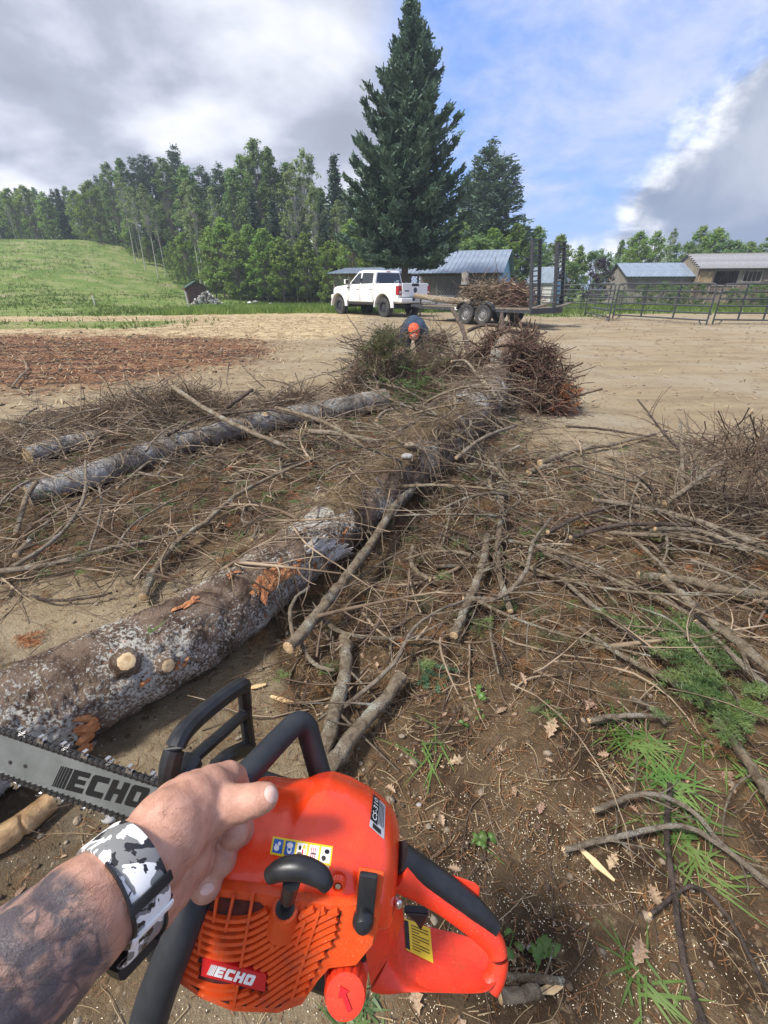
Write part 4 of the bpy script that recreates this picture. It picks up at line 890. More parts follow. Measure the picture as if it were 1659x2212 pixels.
    # doors as shallow raised panels with handles
    for s_ in (1, -1):
        for x0, x1 in ((-0.93, 0.10), (0.13, 1.12)):
            d = MB(); d.add([(x0, s_ * 0.985, 0.66), (x1, s_ * 0.985, 0.66), (x1, s_ * 1.004, 1.02), (x0, s_ * 1.004, 1.02), (x1, s_ * 1.012, 1.15), (x0, s_ * 1.012, 1.15), (x1, s_ * 0.968, 1.40), (x0, s_ * 0.968, 1.40)], [(0, 1, 2, 3), (3, 2, 4, 5), (5, 4, 6, 7)]); dd = d.build('door', M['white_paint'], T_, smooth=True)
            MB().box(x0 + 0.06, x0 + 0.26, *sorted((s_ * 1.0, s_ * 1.045)), 1.22, 1.26).build('handle', M['white_paint'], dd, bevel=0.008)
            MB().box(x1 - 0.003, x1 + 0.012, *sorted((s_ * 0.9, s_ * 1.002)), 0.66, 1.40).build('seam', M['black_plastic'], T_)
        MB().box(-0.955, -0.935, *sorted((s_ * 0.9, s_ * 1.0)), 0.7, 1.44).build('seam', M['black_plastic'], T_)
        mr = MB().box(0.98, 1.12, *sorted((s_ * 1.03, s_ * 1.24)), 1.44, 1.66).build('mirror', M['white_paint'], T_, bevel=0.03)
        MB().box(0.975, 0.985, *sorted((s_ * 1.05, s_ * 1.22)), 1.46, 1.64).build('mirror_glass', M['black_plastic'], mr)
        MB().beam((1.05, s_ * 0.92, 1.48), (1.05, s_ * 1.05, 1.48), 0.06, 0.05).build('mirror_arm', M['black_plastic'], mr)
        # fender flares
        for xc in (XR, XF):
            fl = MB(); rr = []
            for k in range(19):
                a = math.pi * (k / 18); c_, s2 = math.cos(a), math.sin(a)
                rr.append([(xc + c_ * 0.585, s_ * 0.96, RW + s2 * 0.585), (xc + c_ * 0.60, s_ * 1.075, RW + s2 * 0.60), (xc + c_ * 0.66, s_ * 1.085, RW + s2 * 0.66), (xc + c_ * 0.735, s_ * 1.01, RW + s2 * 0.735), (xc + c_ * 0.735, s_ * 0.96, RW + s2 * 0.735)])
            fl.loft(rr); fl.build('fender_flare', M['white_paint'], T_, smooth=True)
        MB().tube([(-0.95, s_ * 0.97, 0.56), (1.15, s_ * 0.97, 0.56)], 0.05, 8).build('side_step', M['black_plastic'], T_)
        MB().box(-2.83, -2.62, *sorted((s_ * 0.80, s_ * 1.0)), 0.98, 1.36).build('tail_light', M['red_lens'], T_, bevel=0.02)
        MB().box(-2.84, -2.80, *sorted((s_ * 0.84, s_ * 0.955)), 1.04, 1.14).build('reverse_lens', M['chrome'], T_)
        MB().box(2.55, 2.70, *sorted((s_ * 0.58, s_ * 0.86)), 1.02, 1.22).build('headlight', M['chrome'], T_, bevel=0.02)
        for i, xc in enumerate((XR, XF)): wheel(T_, (xc, s_ * 0.87, RW + 0.0), RW, 0.30, s_, M['black_metal'])
        MB().box(XR - 0.5, XF + 0.5, *sorted((s_ * 0.4, s_ * 0.5)), 0.52, 0.68).build('chassis_rail', M['black_plastic'], T_)
    MB().box(-1.9, -1.6, -0.75, 0.75, 0.36, 0.5).build('rear_axle', M['black_plastic'], T_); MB().box(1.8, 2.0, -0.75, 0.75, 0.36, 0.48).build('front_axle', M['black_plastic'], T_)
    MB().box(-2.4, 2.3, -0.8, 0.8, 0.64, 0.74).build('underbody', M['black_plastic'], T_)
    # bed, tailgate and bumper
    tg = MB().box(-2.885, -2.83, -0.80, 0.80, 0.90, 1.47).build('tailgate', M['white_paint'], T_, bevel=0.02)
    MB().box(-2.895, -2.884, -0.22, 0.22, 1.34, 1.46).build('gate_handle', M['black_plastic'], tg)
    MB().lathe([(0.0, 0.012), (0.10, 0.010), (0.115, 0.0)], (-2.886, 0, 1.18), (-1, 0, 0), 20, fn=lambda r, h, k: r).build('oval_badge', M['black_metal'], tg)
    MB().box(-2.891, -2.884, 0.40, 0.66, 1.12, 1.17).build('badge_lettering', M['black_plastic'], tg)
    MB().box(-2.893, -2.884, -0.6, 0.6, 0.98, 1.005).build('crease', M['white_paint'], tg)
    MB().box(-2.70, -1.02, -0.86, 0.86, 1.455, 1.475).build('bed_cover', M['black_plastic'], T_)
    MB().box(-3.03, -2.80, -0.98, 0.98, 0.66, 0.84).build('rear_bumper', M['white_paint'], T_, bevel=0.03)
    MB().box(-3.035, -2.9, -0.30, 0.30, 0.72, 0.86).build('plate_recess', M['black_plastic'], T_)
    MB().box(-3.04, -3.03, -0.15, 0.15, 0.73, 0.83).build('licence_plate', M['pale_board'], T_)
    MB().box(-3.2, -2.7, -0.05, 0.05, 0.5, 0.6).build('hitch', M['black_metal'], T_)
    MB().box(2.66, 2.85, -0.9, 0.9, 0.72, 0.96).build('front_bumper', M['white_paint'], T_, bevel=0.04)
    MB().box(2.62, 2.78, -0.6, 0.6, 0.98, 1.2).build('grille', M['black_plastic'], T_)
    MB().box(0.98, 1.2, 1.004, 1.012, 1.27, 1.31).build('fender_badge', M['black_plastic'], T_)
truck()
# ------------------------------------------------------------------ equipment trailer
def bundle(g, n, centre, size, L, r0, K=6, curl=0.35, flat=0.6, full=False):
    """a tangle of n curved twigs inside an ellipsoid heap resting on the ground"""
    d = g.normal(size=(n, 3)); d /= np.linalg.norm(d, axis=1, keepdims=True); rad = g.random(n) ** 0.5
    c = np.array(centre) + d * rad[:, None] * np.array(size); c[:, 2] = c[:, 2] if full else np.abs(c[:, 2] - centre[2]) + centre[2]
    t = g.normal(size=(n, 3)) * np.array([1, 1, flat]); t /= np.linalg.norm(t, axis=1, keepdims=True)
    ln = L * g.uniform(0.35, 1.2, n)[:, None]; P = []; cur = c - t * ln / 2; dirn = t.copy(); bend = g.normal(size=(n, 3)) * curl
    for k in range(K):
        P.append(cur.copy()); cur = cur + dirn * ln / (K - 1); dirn = dirn + bend / K + g.normal(0, curl * 0.35, (n, 3)); dirn /= np.linalg.norm(dirn, axis=1, keepdims=True)
    P = np.stack(P, 1); rr = r0 * g.uniform(0.35, 1.25, n)[:, None] * np.linspace(1, 0.35, K)[None]
    return P, rr
def trailer():
    a, c = G(1007, 700.5), G(1043, 703); mid = (a + c) / 2; hd = Vector((-0.655, 0.755, 0)); LF = Vector((-hd.y, hd.x, 0)); rz = math.atan2(hd.y, hd.x)
    org = mid - LF * 1.02; T_ = empty('equipment_trailer', (org.x, org.y, float(HT(org.x, org.y))), rz, 'black tandem axle equipment trailer with two upright ladder ramps', 'trailer')
    W_ = 0.92; xb, xf = -2.38, 2.9; zd = 0.62; r = 0.37
    for s_ in (1, -1):
        MB().box(xb, xf, s_ * W_ - 0.03, s_ * W_ + 0.03, zd - 0.14, zd + 0.02).build('side_rail', M['black_metal'], T_)
        for x in (0.41, -0.41): wheel(T_, (x, s_ * 1.04, r), r, 0.2, s_, M['grey_steel'], lug=False, rim_r=0.6, spokes=False)
        fb = MB(); fb.loft([[(x, s_ * 0.93, z), (x, s_ * 1.16, z), (x, s_ * 1.16, z - 0.02), (x, s_ * 0.93, z - 0.02)] for x, z in ((-0.88, 0.55), (-0.80, 0.72), (-0.55, 0.81), (0.55, 0.81), (0.80, 0.72), (0.88, 0.55))]); fb.build('fender', M['black_metal'], T_)
        rl = MB().beam((xb, s_ * W_, zd + 0.36), (xf, s_ * W_, zd + 0.36), 0.05, 0.05)
        for k in range(7): rl.beam((xb + 0.05 + k * 0.82, s_ * W_, zd), (xb + 0.05 + k * 0.82, s_ * W_, zd + 0.36), 0.04, 0.04)
        if s_ < 0: rl.build('guard_rail', M['black_metal'], T_)
    for k in range(9): MB().box(xb, xf, -W_ + 0.03 + k * 0.206, -W_ + 0.225 + k * 0.206, zd - 0.03, zd + 0.015).build('deck_plank', M['weathered'], T_)
    for k in range(7): MB().box(xb + k * 0.82, xb + k * 0.82 + 0.07, -W_, W_, zd - 0.12, zd - 0.035).build('cross_member', M['black_metal'], T_)
    MB().box(xb - 0.05, xb, -W_ - 0.12, W_ + 0.12, zd - 0.17, zd + 0.02).build('rear_beam', M['black_metal'], T_)
    MB().beam((xf, W_, zd - 0.06), (xf + 1.45, 0.05, zd - 0.06), 0.07, 0.12).beam((xf, -W_, zd - 0.06), (xf + 1.45, -0.05, zd - 0.06), 0.07, 0.12).box(xf + 1.4, xf + 1.65, -0.06, 0.06, zd - 0.12, zd).build('tongue', M['black_metal'], T_)
    MB().tube([(xf + 1.1, 0, 0.1), (xf + 1.1, 0, zd + 0.35)], 0.035, 8).build('jack', M['black_metal'], T_)
    MB().box(xf - 0.01, xf + 0.005, 0.5, 0.9, zd - 0.13, zd - 0.03).build('label_plate', M['chip'], T_)
    MB().box(0.98, 1.12, 0.955, 0.965, zd - 0.13, zd - 0.02).build('sticker', M['white_paint'], T_)
    for y in (W_ - 0.14, -W_ + 0.16):                      # ladder ramps stood upright at the rear
        rp = empty('ramp', (xb - 0.02, y, zd + 0.02), 0, par=T_); rp.rotation_euler = (R(-4.5), R(5.0), 0)
        for s_ in (-1, 1): MB().box(-0.06, 0.06, s_ * 0.24 - 0.022, s_ * 0.24 + 0.022, 0, 2.10).build('ramp_side', M['black_metal'], rp)
        for k in range(14): MB().box(-0.045, 0.045, -0.218, 0.218, 0.08 + k * 0.152, 0.12 + k * 0.152).build('rung', M['black_metal'], rp)
        MB().add([(-0.05, -0.26, 0.02), (-0.05, 0.26, 0.02), (-0.62, 0.26, 0.12), (-0.62, -0.26, 0.12), (-0.05, -0.26, 0.06), (-0.05, 0.26, 0.06), (-0.62, 0.26, 0.16), (-0.62, -0.26, 0.16)], [(0, 1, 2, 3), (7, 6, 5, 4), (0, 4, 5, 1), (1, 5, 6, 2), (2, 6, 7, 3), (0, 3, 7, 4)]).build('ramp_flap', M['weathered_grey'], rp)
    MB().tube([(xb + 0.1, -0.6, zd), (xb + 0.1, -0.6, zd + 1.3), (xb + 0.16, -0.5, zd + 1.42), (xb + 0.2, -0.1, zd + 1.42)], 0.025, 8).build('hoop', M['black_metal'], T_)
    ld = empty('brush_load', T_.location + Vector((0, 0, zd + 0.02)), rz, 'grey brown heap of branches and roots piled on the trailer deck', 'brush pile')
    g = np.random.default_rng(4)
    for nm, n, sz, L, r0, mt, cx_ in (('branch_tangle', 520, (1.9, 0.75, 0.95), 1.2, 0.02, 'twig', 0.0), ('root_tangle', 500, (0.9, 0.7, 0.95), 0.7, 0.014, 'twig_red', -1.0), ('twig_tangle', 500, (1.7, 0.8, 0.9), 0.6, 0.009, 'twig_dark', 0.2), ('rotten_wood', 160, (0.5, 0.5, 0.72), 0.5, 0.05, 'twig', 1.0)):
        P, rr = bundle(g, n, (cx_ - 0.1, 0, 0.02), sz, L, r0, 6, 0.6, 0.35); P[..., 2] = np.maximum(P[..., 2], 0.03); P[..., 0] = np.maximum(P[..., 0], -2.15)
        V, F = tubes_np(P, rr, 4); tag(link(nm, mesh_np(nm, V, [F], True), M[mt], ld), kind='stuff')
    MB().tube([(1.3, 0.2, 0.75), (1.32, 0.18, 1.05), (1.35, 0.2, 1.22)], [0.17, 0.15, 0.14], 10, K=6).build('stump', M['bark_log2'], ld, smooth=True)
    MB().tube([(0.6, 0.55, 0.16), (2.0, 0.62, 0.2), (3.6, 0.72, 0.34)], [0.13, 0.12, 0.10], 10, K=8).build('log', M['bark_stick'], ld, smooth=True)
trailer()
# ------------------------------------------------------------------ the fallen trunk
def vnoise(g_seed, P, freq, n=10):
    g = np.random.default_rng(g_seed); o = np.zeros(P.shape[:-1])
    for _ in range(n):
        k = g.normal(size=3) * freq; o += np.sin(P @ k + g.uniform(0, 6.28))
    return o / math.sqrt(n)
def log_mesh(name, path, rad, rings, sides, seed, amp, soil=None, knots=()):
    p = resample(path, rings); r = np.interp(np.linspace(0, 1, rings), np.linspace(0, 1, len(rad)), rad)
    V, F = tubes_np(p[None], r[None], sides); V = V.reshape(rings, sides, 3); c = p[:, None]; d = V - c; d /= np.linalg.norm(d, axis=2, keepdims=True)
    k = r[:, None] / 0.16
    crack = vnoise(seed + 8, np.concatenate([V * np.array([1, 1, 1.0])], -1), 22); disp = amp * k * (1.3 * vnoise(seed, V, 7) + 0.6 * vnoise(seed + 1, V, 24) + 0.4 * vnoise(seed + 2, V, 70) + 0.35 * vnoise(seed + 3, V, 170)) - amp * 1.2 * np.exp(-(crack / 0.12) ** 2)
    for q, kr, kh in knots:
        dist = np.linalg.norm(V - np.array(q), axis=2); disp = disp + kh * np.exp(-(dist / kr) ** 2)
    soilm = np.zeros((rings, sides))
    if soil:
        u = np.linspace(0, 1, rings)[:, None]; w_ = S((u - soil[0]) / 0.05) * S((soil[1] - u) / 0.06); upw = S((d[..., 2] - 0.20 - 0.5 * d[..., 0] + 0.22 * vnoise(seed + 5, V, 6) + 0.25 * vnoise(seed + 9, V, 30)) / 0.7)
        soilm = w_ * upw; disp = disp + soilm * (0.022 + 0.006 * vnoise(seed + 6, V, 40))
    V = V + d * disp[..., None]
    n = rings * sides; Vt = np.vstack([V.reshape(-1, 3), p[:1], p[-1:]])
    s_ = np.arange(sides); s2 = (s_ + 1) % sides
    cap = [np.stack([np.full(sides, n), s2, s_], -1), np.stack([np.full(sides, n + 1), n - sides + s_, n - sides + s2], -1)]
    me = mesh_np(name, Vt, [F] + cap, True)
    a = me.attributes.new('soil', 'FLOAT', 'POINT'); a.data.foreach_set('value', np.concatenate([soilm.ravel(), [0, 0]]).astype(np.float32))
    return me, p, r
LP = []; LR = [0.195, 0.19, 0.185, 0.175, 0.165, 0.172, 0.205, 0.235, 0.27, 0.30, 0.26, 0.15]
for (px, py), r in zip(((-260, 1740), (-60, 1610), (150, 1500), (350, 1400), (550, 1275), (720, 1145), (865, 1022), (980, 925), (1052, 850), (1088, 800), (1098, 765), (1100, 740)), LR):
    LP.append(G(px, py, r) if py > 790 else PY(px, py, 6.75 if py > 750 else 6.85))
LP = [np.array(q) for q in LP]
kn = [(G(270, 1432, 0.36), 0.06, 0.02), (G(357, 1434, 0.33), 0.05, 0.018), (G(320, 1520, 0.16), 0.06, 0.02), (G(850, 940, 0.35), 0.06, 0.03)]
lm, lp, lr = log_mesh('trunk', LP, LR, 460, 84, 5, 0.008, (0.42, 0.68), [(tuple(k[0]), k[1], k[2]) for k in kn])
mm, t, b, c = bark('bark_main', (0.072, 0.043, 0.028), (0.215, 0.152, 0.108), (0.52, 0.50, 0.44), (0.36, 0.115, 0.04), 0.652, 8.0)
sa = N(t, 'ShaderNodeAttribute', attribute_name='soil').outputs['Fac']; v = pos(t)
sm = SSTEP(t, MATH(t, 'ADD', sa, MATH(t, 'MULTIPLY', MATH(t, 'SUBTRACT', NOISE(t, v, 14, 5, 0.65), 0.5), 1.1)), 0.36, 0.66)
dirt = MIX(t, SSTEP(t, NOISE(t, v, 60, 5, 0.7), 0.42, 0.62), (0.085, 0.056, 0.028), (0.19, 0.135, 0.070))
dirt = MIX(t, SSTEP(t, NOISE(t, v, 9, 4, 0.6), 0.5, 0.7), dirt, (0.20, 0.15, 0.09))
t.links.new(MIX(t, sm, c, dirt), b.inputs['Base Color'])
base0 = Vector(tuple(lp[0])); FT = empty('fallen_tree', (base0.x, base0.y, 0), 0, 'big fallen conifer trunk with lichened bark and torn roots, lying under the saw', 'fallen tree')
def lc(par_loc):  # local offset helper
    return Vector(par_loc) - Vector((base0.x, base0.y, 0))
link('trunk', lm, mm, FT, -Vector((base0.x, base0.y, 0)))
from mathutils.bvhtree import BVHTree
logbv = BVHTree.FromPolygons([tuple(v_.co) for v_ in lm.vertices], [tuple(p_.vertices) for p_ in lm.polygons])
M['cut_wood'] = mat('cut_wood', (0.40, 0.26, 0.13), (0.58, 0.43, 0.25), 60, 0.8)
M['raw_bark'] = mat('raw_bark', (0.30, 0.10, 0.035), (0.46, 0.20, 0.08), 30, 0.85, bump=0.6, bscale=90)
cd_ = Vector(lp[20] - lp[0]).normalized()
def nearest(q):
    i = int(np.argmin(np.linalg.norm(lp - np.array(q), axis=1))); c_ = Vector(lp[i]); return c_, lr[i], Vector(lp[min(i + 2, len(lp) - 1)] - lp[max(0, i - 2)]).normalized()
def surf(px, py):
    """where the sight line through a photo place meets the trunk surface"""
    d = ray(px, py).normalized(); o = Vector((0, 0, EYE)); best = None
    for i in range(len(lp)):
        c_ = Vector(lp[i]); tt = (c_ - o).dot(d); q = o + d * tt; e = (q - c_).length
        if best is None or e / lr[i] < best[0]: best = (e / lr[i], i, tt, e)
    _, i, tt, e = best; back = math.sqrt(max(0.0, lr[i] ** 2 - e * e)); q = o + d * (tt - back)
    ax = Vector(lp[min(i + 3, len(lp) - 1)] - lp[max(0, i - 3)]).normalized(); n = (q - Vector(lp[i])); n = (n - ax * n.dot(ax)).normalized()
    h_ = logbv.ray_cast(o, d)
    if h_[0] is not None: q = h_[0]
    return q, n, ax
for px, py, r, lb in ((272, 1431, 0.030, 'round pale sawn knot, the larger one'), (357, 1435, 0.024, 'smaller pale sawn knot with a chipped face'), (855, 940, 0.03, None)):
    q, n, ax = surf(px, py); q = q + n * 0.012
    k_ = MB().lathe([(r * 1.9, -0.03), (r * 1.5, 0.004), (r * 1.12, 0.014), (r, 0.016)], q - Vector((base0.x, base0.y, 0)), n, 24, fn=lambda rr, h, k: rr * (1 + 0.05 * math.sin(k * 2.3) + 0.03 * math.sin(k * 5.1))).build('knot_collar', mm, FT, smooth=True)
    f_ = MB().lathe([(r * 1.0, 0.0155), (r * 0.8, 0.018), (r * 0.4, 0.019), (0.0, 0.018)], q - Vector((base0.x, base0.y, 0)), n, 24, fn=lambda rr, h, k: rr * (1 + 0.05 * math.sin(k * 2.3) + 0.03 * math.sin(k * 5.1))).build('sawn_knot', M['cut_wood'], FT, smooth=True)
    if lb: f_['label'] = lb
# torn orange patches and flaps of bark standing off the trunk
g = np.random.default_rng(21)
for px, py, L, w_, n_ in ((595, 1245, 0.16, 0.05, 26), (575, 1262, 0.10, 0.04, 14), (640, 1225, 0.07, 0.03, 10), (402, 1308, 0.09, 0.022, 8), (178, 1580, 0.05, 0.10, 10), (392, 1436, 0.03, 0.02, 5), (314, 1472, 0.02, 0.012, 3), (503, 1243, 0.05, 0.02, 5), (745, 1150, 0.05, 0.02, 5)):
    q, n, ax = surf(px, py); s_ = n.cross(ax); mb = MB()
    for k in range(n_):
        c_ = q + ax * g.normal(0, L * 0.4) + s_ * g.normal(0, w_ * 0.4) + n * 0.006; ll = L * g.uniform(0.12, 0.35) + 0.008; ww = w_ * g.uniform(0.12, 0.35) + 0.004
        t1 = (ax + s_ * g.normal(0, 0.5)).normalized(); t2 = n.cross(t1); h = g.uniform(0.002, 0.009)
        V = [c_ + t1 * ll * a + t2 * ww * b_ + n * (h * cc) for a, b_, cc in ((-1, -.6, 0), (-.2, -1, 0.4), (1, -.3, 0), (.7, .7, 0.3), (-.6, 1, 0), (0, 0, 1.3), )]
        mb.add([v_ - Vector((base0.x, base0.y, 0)) for v_ in V], [(0, 1, 5), (1, 2, 5), (2, 3, 5), (3, 4, 5), (4, 0, 5)])
    mb.build('torn_bark', M['raw_bark'], FT)
M['pale_under'] = mat('pale_under', (0.36, 0.33, 0.29), (0.52, 0.50, 0.46), 40, 0.85)
for k in range(30):                                     # the ragged sleeve where the bark has slipped
    px = 672 + k * 2.6 + g.normal(0, 3); py = 1178 + (k - 10) * 1.0 + g.normal(0, 5); q, n, ax = surf(px, py); s_ = n.cross(ax); L = g.uniform(0.03, 0.09); w_ = g.uniform(0.008, 0.018)
    V = [q - ax * L - s_ * w_, q - ax * L + s_ * w_, q + ax * 0.1 * L + s_ * w_ + n * 0.018, q + ax * L * 0.9 + n * 0.035, q + ax * 0.1 * L - s_ * w_ + n * 0.018]
    V += [v_ + n * 0.005 for v_ in V]
    MB().add([v_ - Vector((base0.x, base0.y, 0)) for v_ in V], [(4, 3, 2, 1, 0), (5, 6, 7, 8, 9)] + [(i, (i + 1) % 5, 5 + (i + 1) % 5, 5 + i) for i in range(5)]).build('bark_flap', M['pale_under'] if k % 3 else mm, FT)
# splitting crack and root flare with heavy roots
q0 = Vector(lp[int(len(lp) * 0.86)]); axf = Vector(lp[300] - lp[240]).normalized()
for k in range(16):                                     # torn fibres standing at the root end
    a = k * 0.9; b_ = Vector(lp[-12]) + Vector((math.cos(a) * g.uniform(0.05, 0.22), math.sin(a) * 0.12, g.uniform(-0.15, 0.02))); e = b_ + Vector((g.normal(0, 0.06), g.normal(0, 0.05), g.uniform(0.10, 0.26)))
    MB().tube([b_ - Vector((base0.x, base0.y, 0)), (b_ + e) / 2 + Vector((g.normal(0, 0.02), 0, 0)) - Vector((base0.x, base0.y, 0)), e - Vector((base0.x, base0.y, 0))], [0.045, 0.03, 0.006], 5).build('torn_fibre', M['raw_bark'] if k % 3 == 0 else M['bark_stick'], FT)
for k in range(11):
    a = k * 0.571 + 0.2; s1 = axf.cross(Vector((0, 0, 1))).normalized(); u1 = s1.cross(axf); dr = s1 * math.cos(a) + u1 * math.sin(a)
    L = g.uniform(0.15, 0.42); p0 = q0 - axf * 0.35 + dr * 0.16; pts = [p0, q0 + dr * 0.30 + axf * 0.05, q0 + dr * (0.3 + L * 0.5) + axf * g.uniform(0.05, 0.25), q0 + dr * (0.3 + L) + axf * g.uniform(-0.1, 0.4) + Vector((0, 0, g.uniform(-.1, .15)))]
    pts = [Vector((p.x, p.y, max(p.z, 0.05))) - Vector((base0.x, base0.y, 0)) for p in pts]
    MB().tube(pts, [0.15, 0.13, 0.07, 0.02], 9, K=10).build('root', M['bark_dark_stick'] if k % 2 else M['bark_stick'], FT, smooth=True)
def lump(name, par, c_, size, mt, seed, n=18, m_=12):
    mb = MB(); gg = np.random.default_rng(seed); V = []
    for i in range(m_):
        th = math.pi * (i + 0.5) / m_
        for k in range(n):
            ph = 2 * math.pi * k / n; d = np.array([math.sin(th) * math.cos(ph), math.sin(th) * math.sin(ph), math.cos(th)])
            rr = 1 + 0.16 * float(vnoise(seed, d[None], 3)[0]) + 0.08 * float(vnoise(seed + 1, d[None], 9)[0]); V.append(np.array(c_) + d * rr * np.array(size))
    mb.add(V, [(i * n + k, i * n + (k + 1) % n, (i + 1) * n + (k + 1) % n, (i + 1) * n + k) for i in range(m_ - 1) for k in range(n)] + [tuple(range(n)), tuple(range((m_ - 1) * n, m_ * n))[::-1]])
    return mb.build(name, M[mt], par, smooth=True, angle=60)
lump('root_soil', FT, lc(tuple(q0 + axf * 0.12)), (0.36, 0.30, 0.30), 'soil_clod', 31)
def heap(par, name, n, c_, size, L, r0, mt, seed, curl=0.6, K=6, flat=0.5, sides=4, floor=0.01):
    sides = 3 if r0 < 0.0065 else sides
    if hasattr(c_[0], '__len__'):
        pr = [bundle(np.random.default_rng(seed + 13 * i), max(1, n // len(c_)), q, tuple(np.array(size) * (q[3] if len(q) > 3 else 1)), L, r0, K, curl, flat, True) if len(q) == 3 else bundle(np.random.default_rng(seed + 13 * i), max(1, n // len(c_)), q[:3], tuple(np.array(size) * q[3]), L, r0, K, curl, flat, True) for i, q in enumerate(c_)]
        P = np.concatenate([a for a, _ in pr]); rr = np.concatenate([b_ for _, b_ in pr])
    else: P, rr = bundle(np.random.default_rng(seed), n, c_, size, L, r0, K, curl, flat)
    P[..., 2] = np.maximum(P[..., 2], floor); V, F = tubes_np(P, rr, sides)
    return tag(link(name, mesh_np(name, V, [F], True), M[mt] if isinstance(mt, str) else mt, par), kind='stuff')
rc = lc(PY(1178, 850, 6.3)); rc.z = 0.0
def cl(lst, base):
    return [tuple(PY(px, py, Y) - Vector(base)) + (s_,) for px, py, Y, s_ in lst]
RT = cl([(1125, 760, 6.5, 1.0), (1160, 800, 6.3, 1.1), (1195, 815, 6.2, 1.0), (1215, 850, 6.1, 0.8), (1160, 860, 6.1, 1.1), (1195, 875, 6.0, 0.9), (1110, 800, 6.6, 0.9), (1075, 735, 7.0, 0.7), (1040, 765, 7.0, 0.9), (1130, 735, 6.9, 0.7), (1100, 770, 7.1, 0.8), (1060, 790, 7.0, 0.8), (1030, 810, 6.9, 0.6), (1180, 770, 6.4, 0.7)], (base0.x, base0.y, 0))
heap(FT, 'root_tangle', 1500, RT, (0.22, 0.2, 0.2), 0.42, 0.007, 'twig_red', 41, 1.3)
heap(FT, 'coarse_roots', 330, RT, (0.2, 0.2, 0.2), 0.75, 0.012, 'twig_dark', 42, 1.0)
heap(FT, 'fine_roots', 1300, RT, (0.26, 0.22, 0.24), 0.30, 0.0035, 'twig_dark', 43, 1.4)
# ------------------------------------------------------------------ other logs
ALLLOGS = []
def simple_log(pts, rads, label, seed, mt, endm='cut_wood', knots=3):
    P = [np.array(G(px, py, r)) for (px, py), r in zip(pts, rads)]; me, p, r = log_mesh('trunk', P, rads, 160, 40, seed, 0.006)
    b0 = Vector((p[0][0], p[0][1], 0)); o = empty('log', tuple(b0), 0, label, 'log'); link('bark', me, mt, o, -b0)
    for e, s_ in ((0, -1), (-1, 1)):
        ax = Vector(p[e] - p[e + (3 if e == 0 else -3)]).normalized(); MB().lathe([(r[e] * 0.93, 0.004), (r[e] * 0.5, 0.008), (0, 0.008)], Vector(p[e]) - b0, ax, 20).build('cut_end', M[endm], o)
    ALLLOGS.append((p[::5], r[::5])); gg = np.random.default_rng(seed)
    for k in range(knots):
        i = int(len(p) * (0.12 + 0.25 * k)); ax = Vector(p[i + 3] - p[i - 3]).normalized(); a = gg.uniform(0.6, 2.2); sd_ = ax.cross(Vector((0, 0, 1))).normalized(); n = sd_ * math.cos(a) + Vector((0, 0, 1)) * math.sin(a)
        q = Vector(p[i]) + n * r[i] * 0.97 - b0
        MB().lathe([(r[i] * 0.42, -0.02), (r[i] * 0.34, 0.012), (r[i] * 0.27, 0.02)], q, n, 16).build('knot_collar', mt, o, smooth=True); MB().lathe([(r[i] * 0.27, 0.019), (r[i] * 0.1, 0.023), (0, 0.023)], q, n, 16).build('sawn_knot', M[endm], o)
    return o
M['peeled'] = mat('peeled', (0.20, 0.115, 0.05), (0.42, 0.27, 0.13), 14, 0.7, bump=0.3)
simple_log([(60, 1068), (190, 1030), (330, 978), (470, 938), (600, 905), (720, 885), (830, 862)], [0.085, 0.10, 0.11, 0.115, 0.12, 0.13, 0.14], 'long grey barked log lying left of the big trunk under loose branches', 55, M['bark_log2'])
simple_log([(60, 985), (140, 962), (222, 945)], [0.085, 0.09, 0.09], 'short grey log end at the far left behind the long grey log', 57, M['bark_log2'], knots=0)
simple_log([(-60, 1835), (20, 1800), (112, 1730)], [0.042, 0.042, 0.036], 'peeled yellow brown stick lying below the saw bar', 58, M['peeled'], 'cut_wood', 0)
LOGS = [(lp[::6], lr[::6])] + ALLLOGS
def FL(x, y):
    """ground or the top of whatever log lies there"""
    h = HT(x, y)
    for p_, r_ in LOGS:
        d2 = (x[:, None] - p_[None, :, 0]) ** 2 + (y[:, None] - p_[None, :, 1]) ** 2; i = np.argmin(d2 - r_[None] ** 2, 1); dd = d2[np.arange(len(x)), i]; rr = r_[i] + 0.012
        h = np.where(dd < rr ** 2, np.maximum(h, p_[i, 2] + np.sqrt(np.maximum(0, rr ** 2 - dd))), h)
    return h
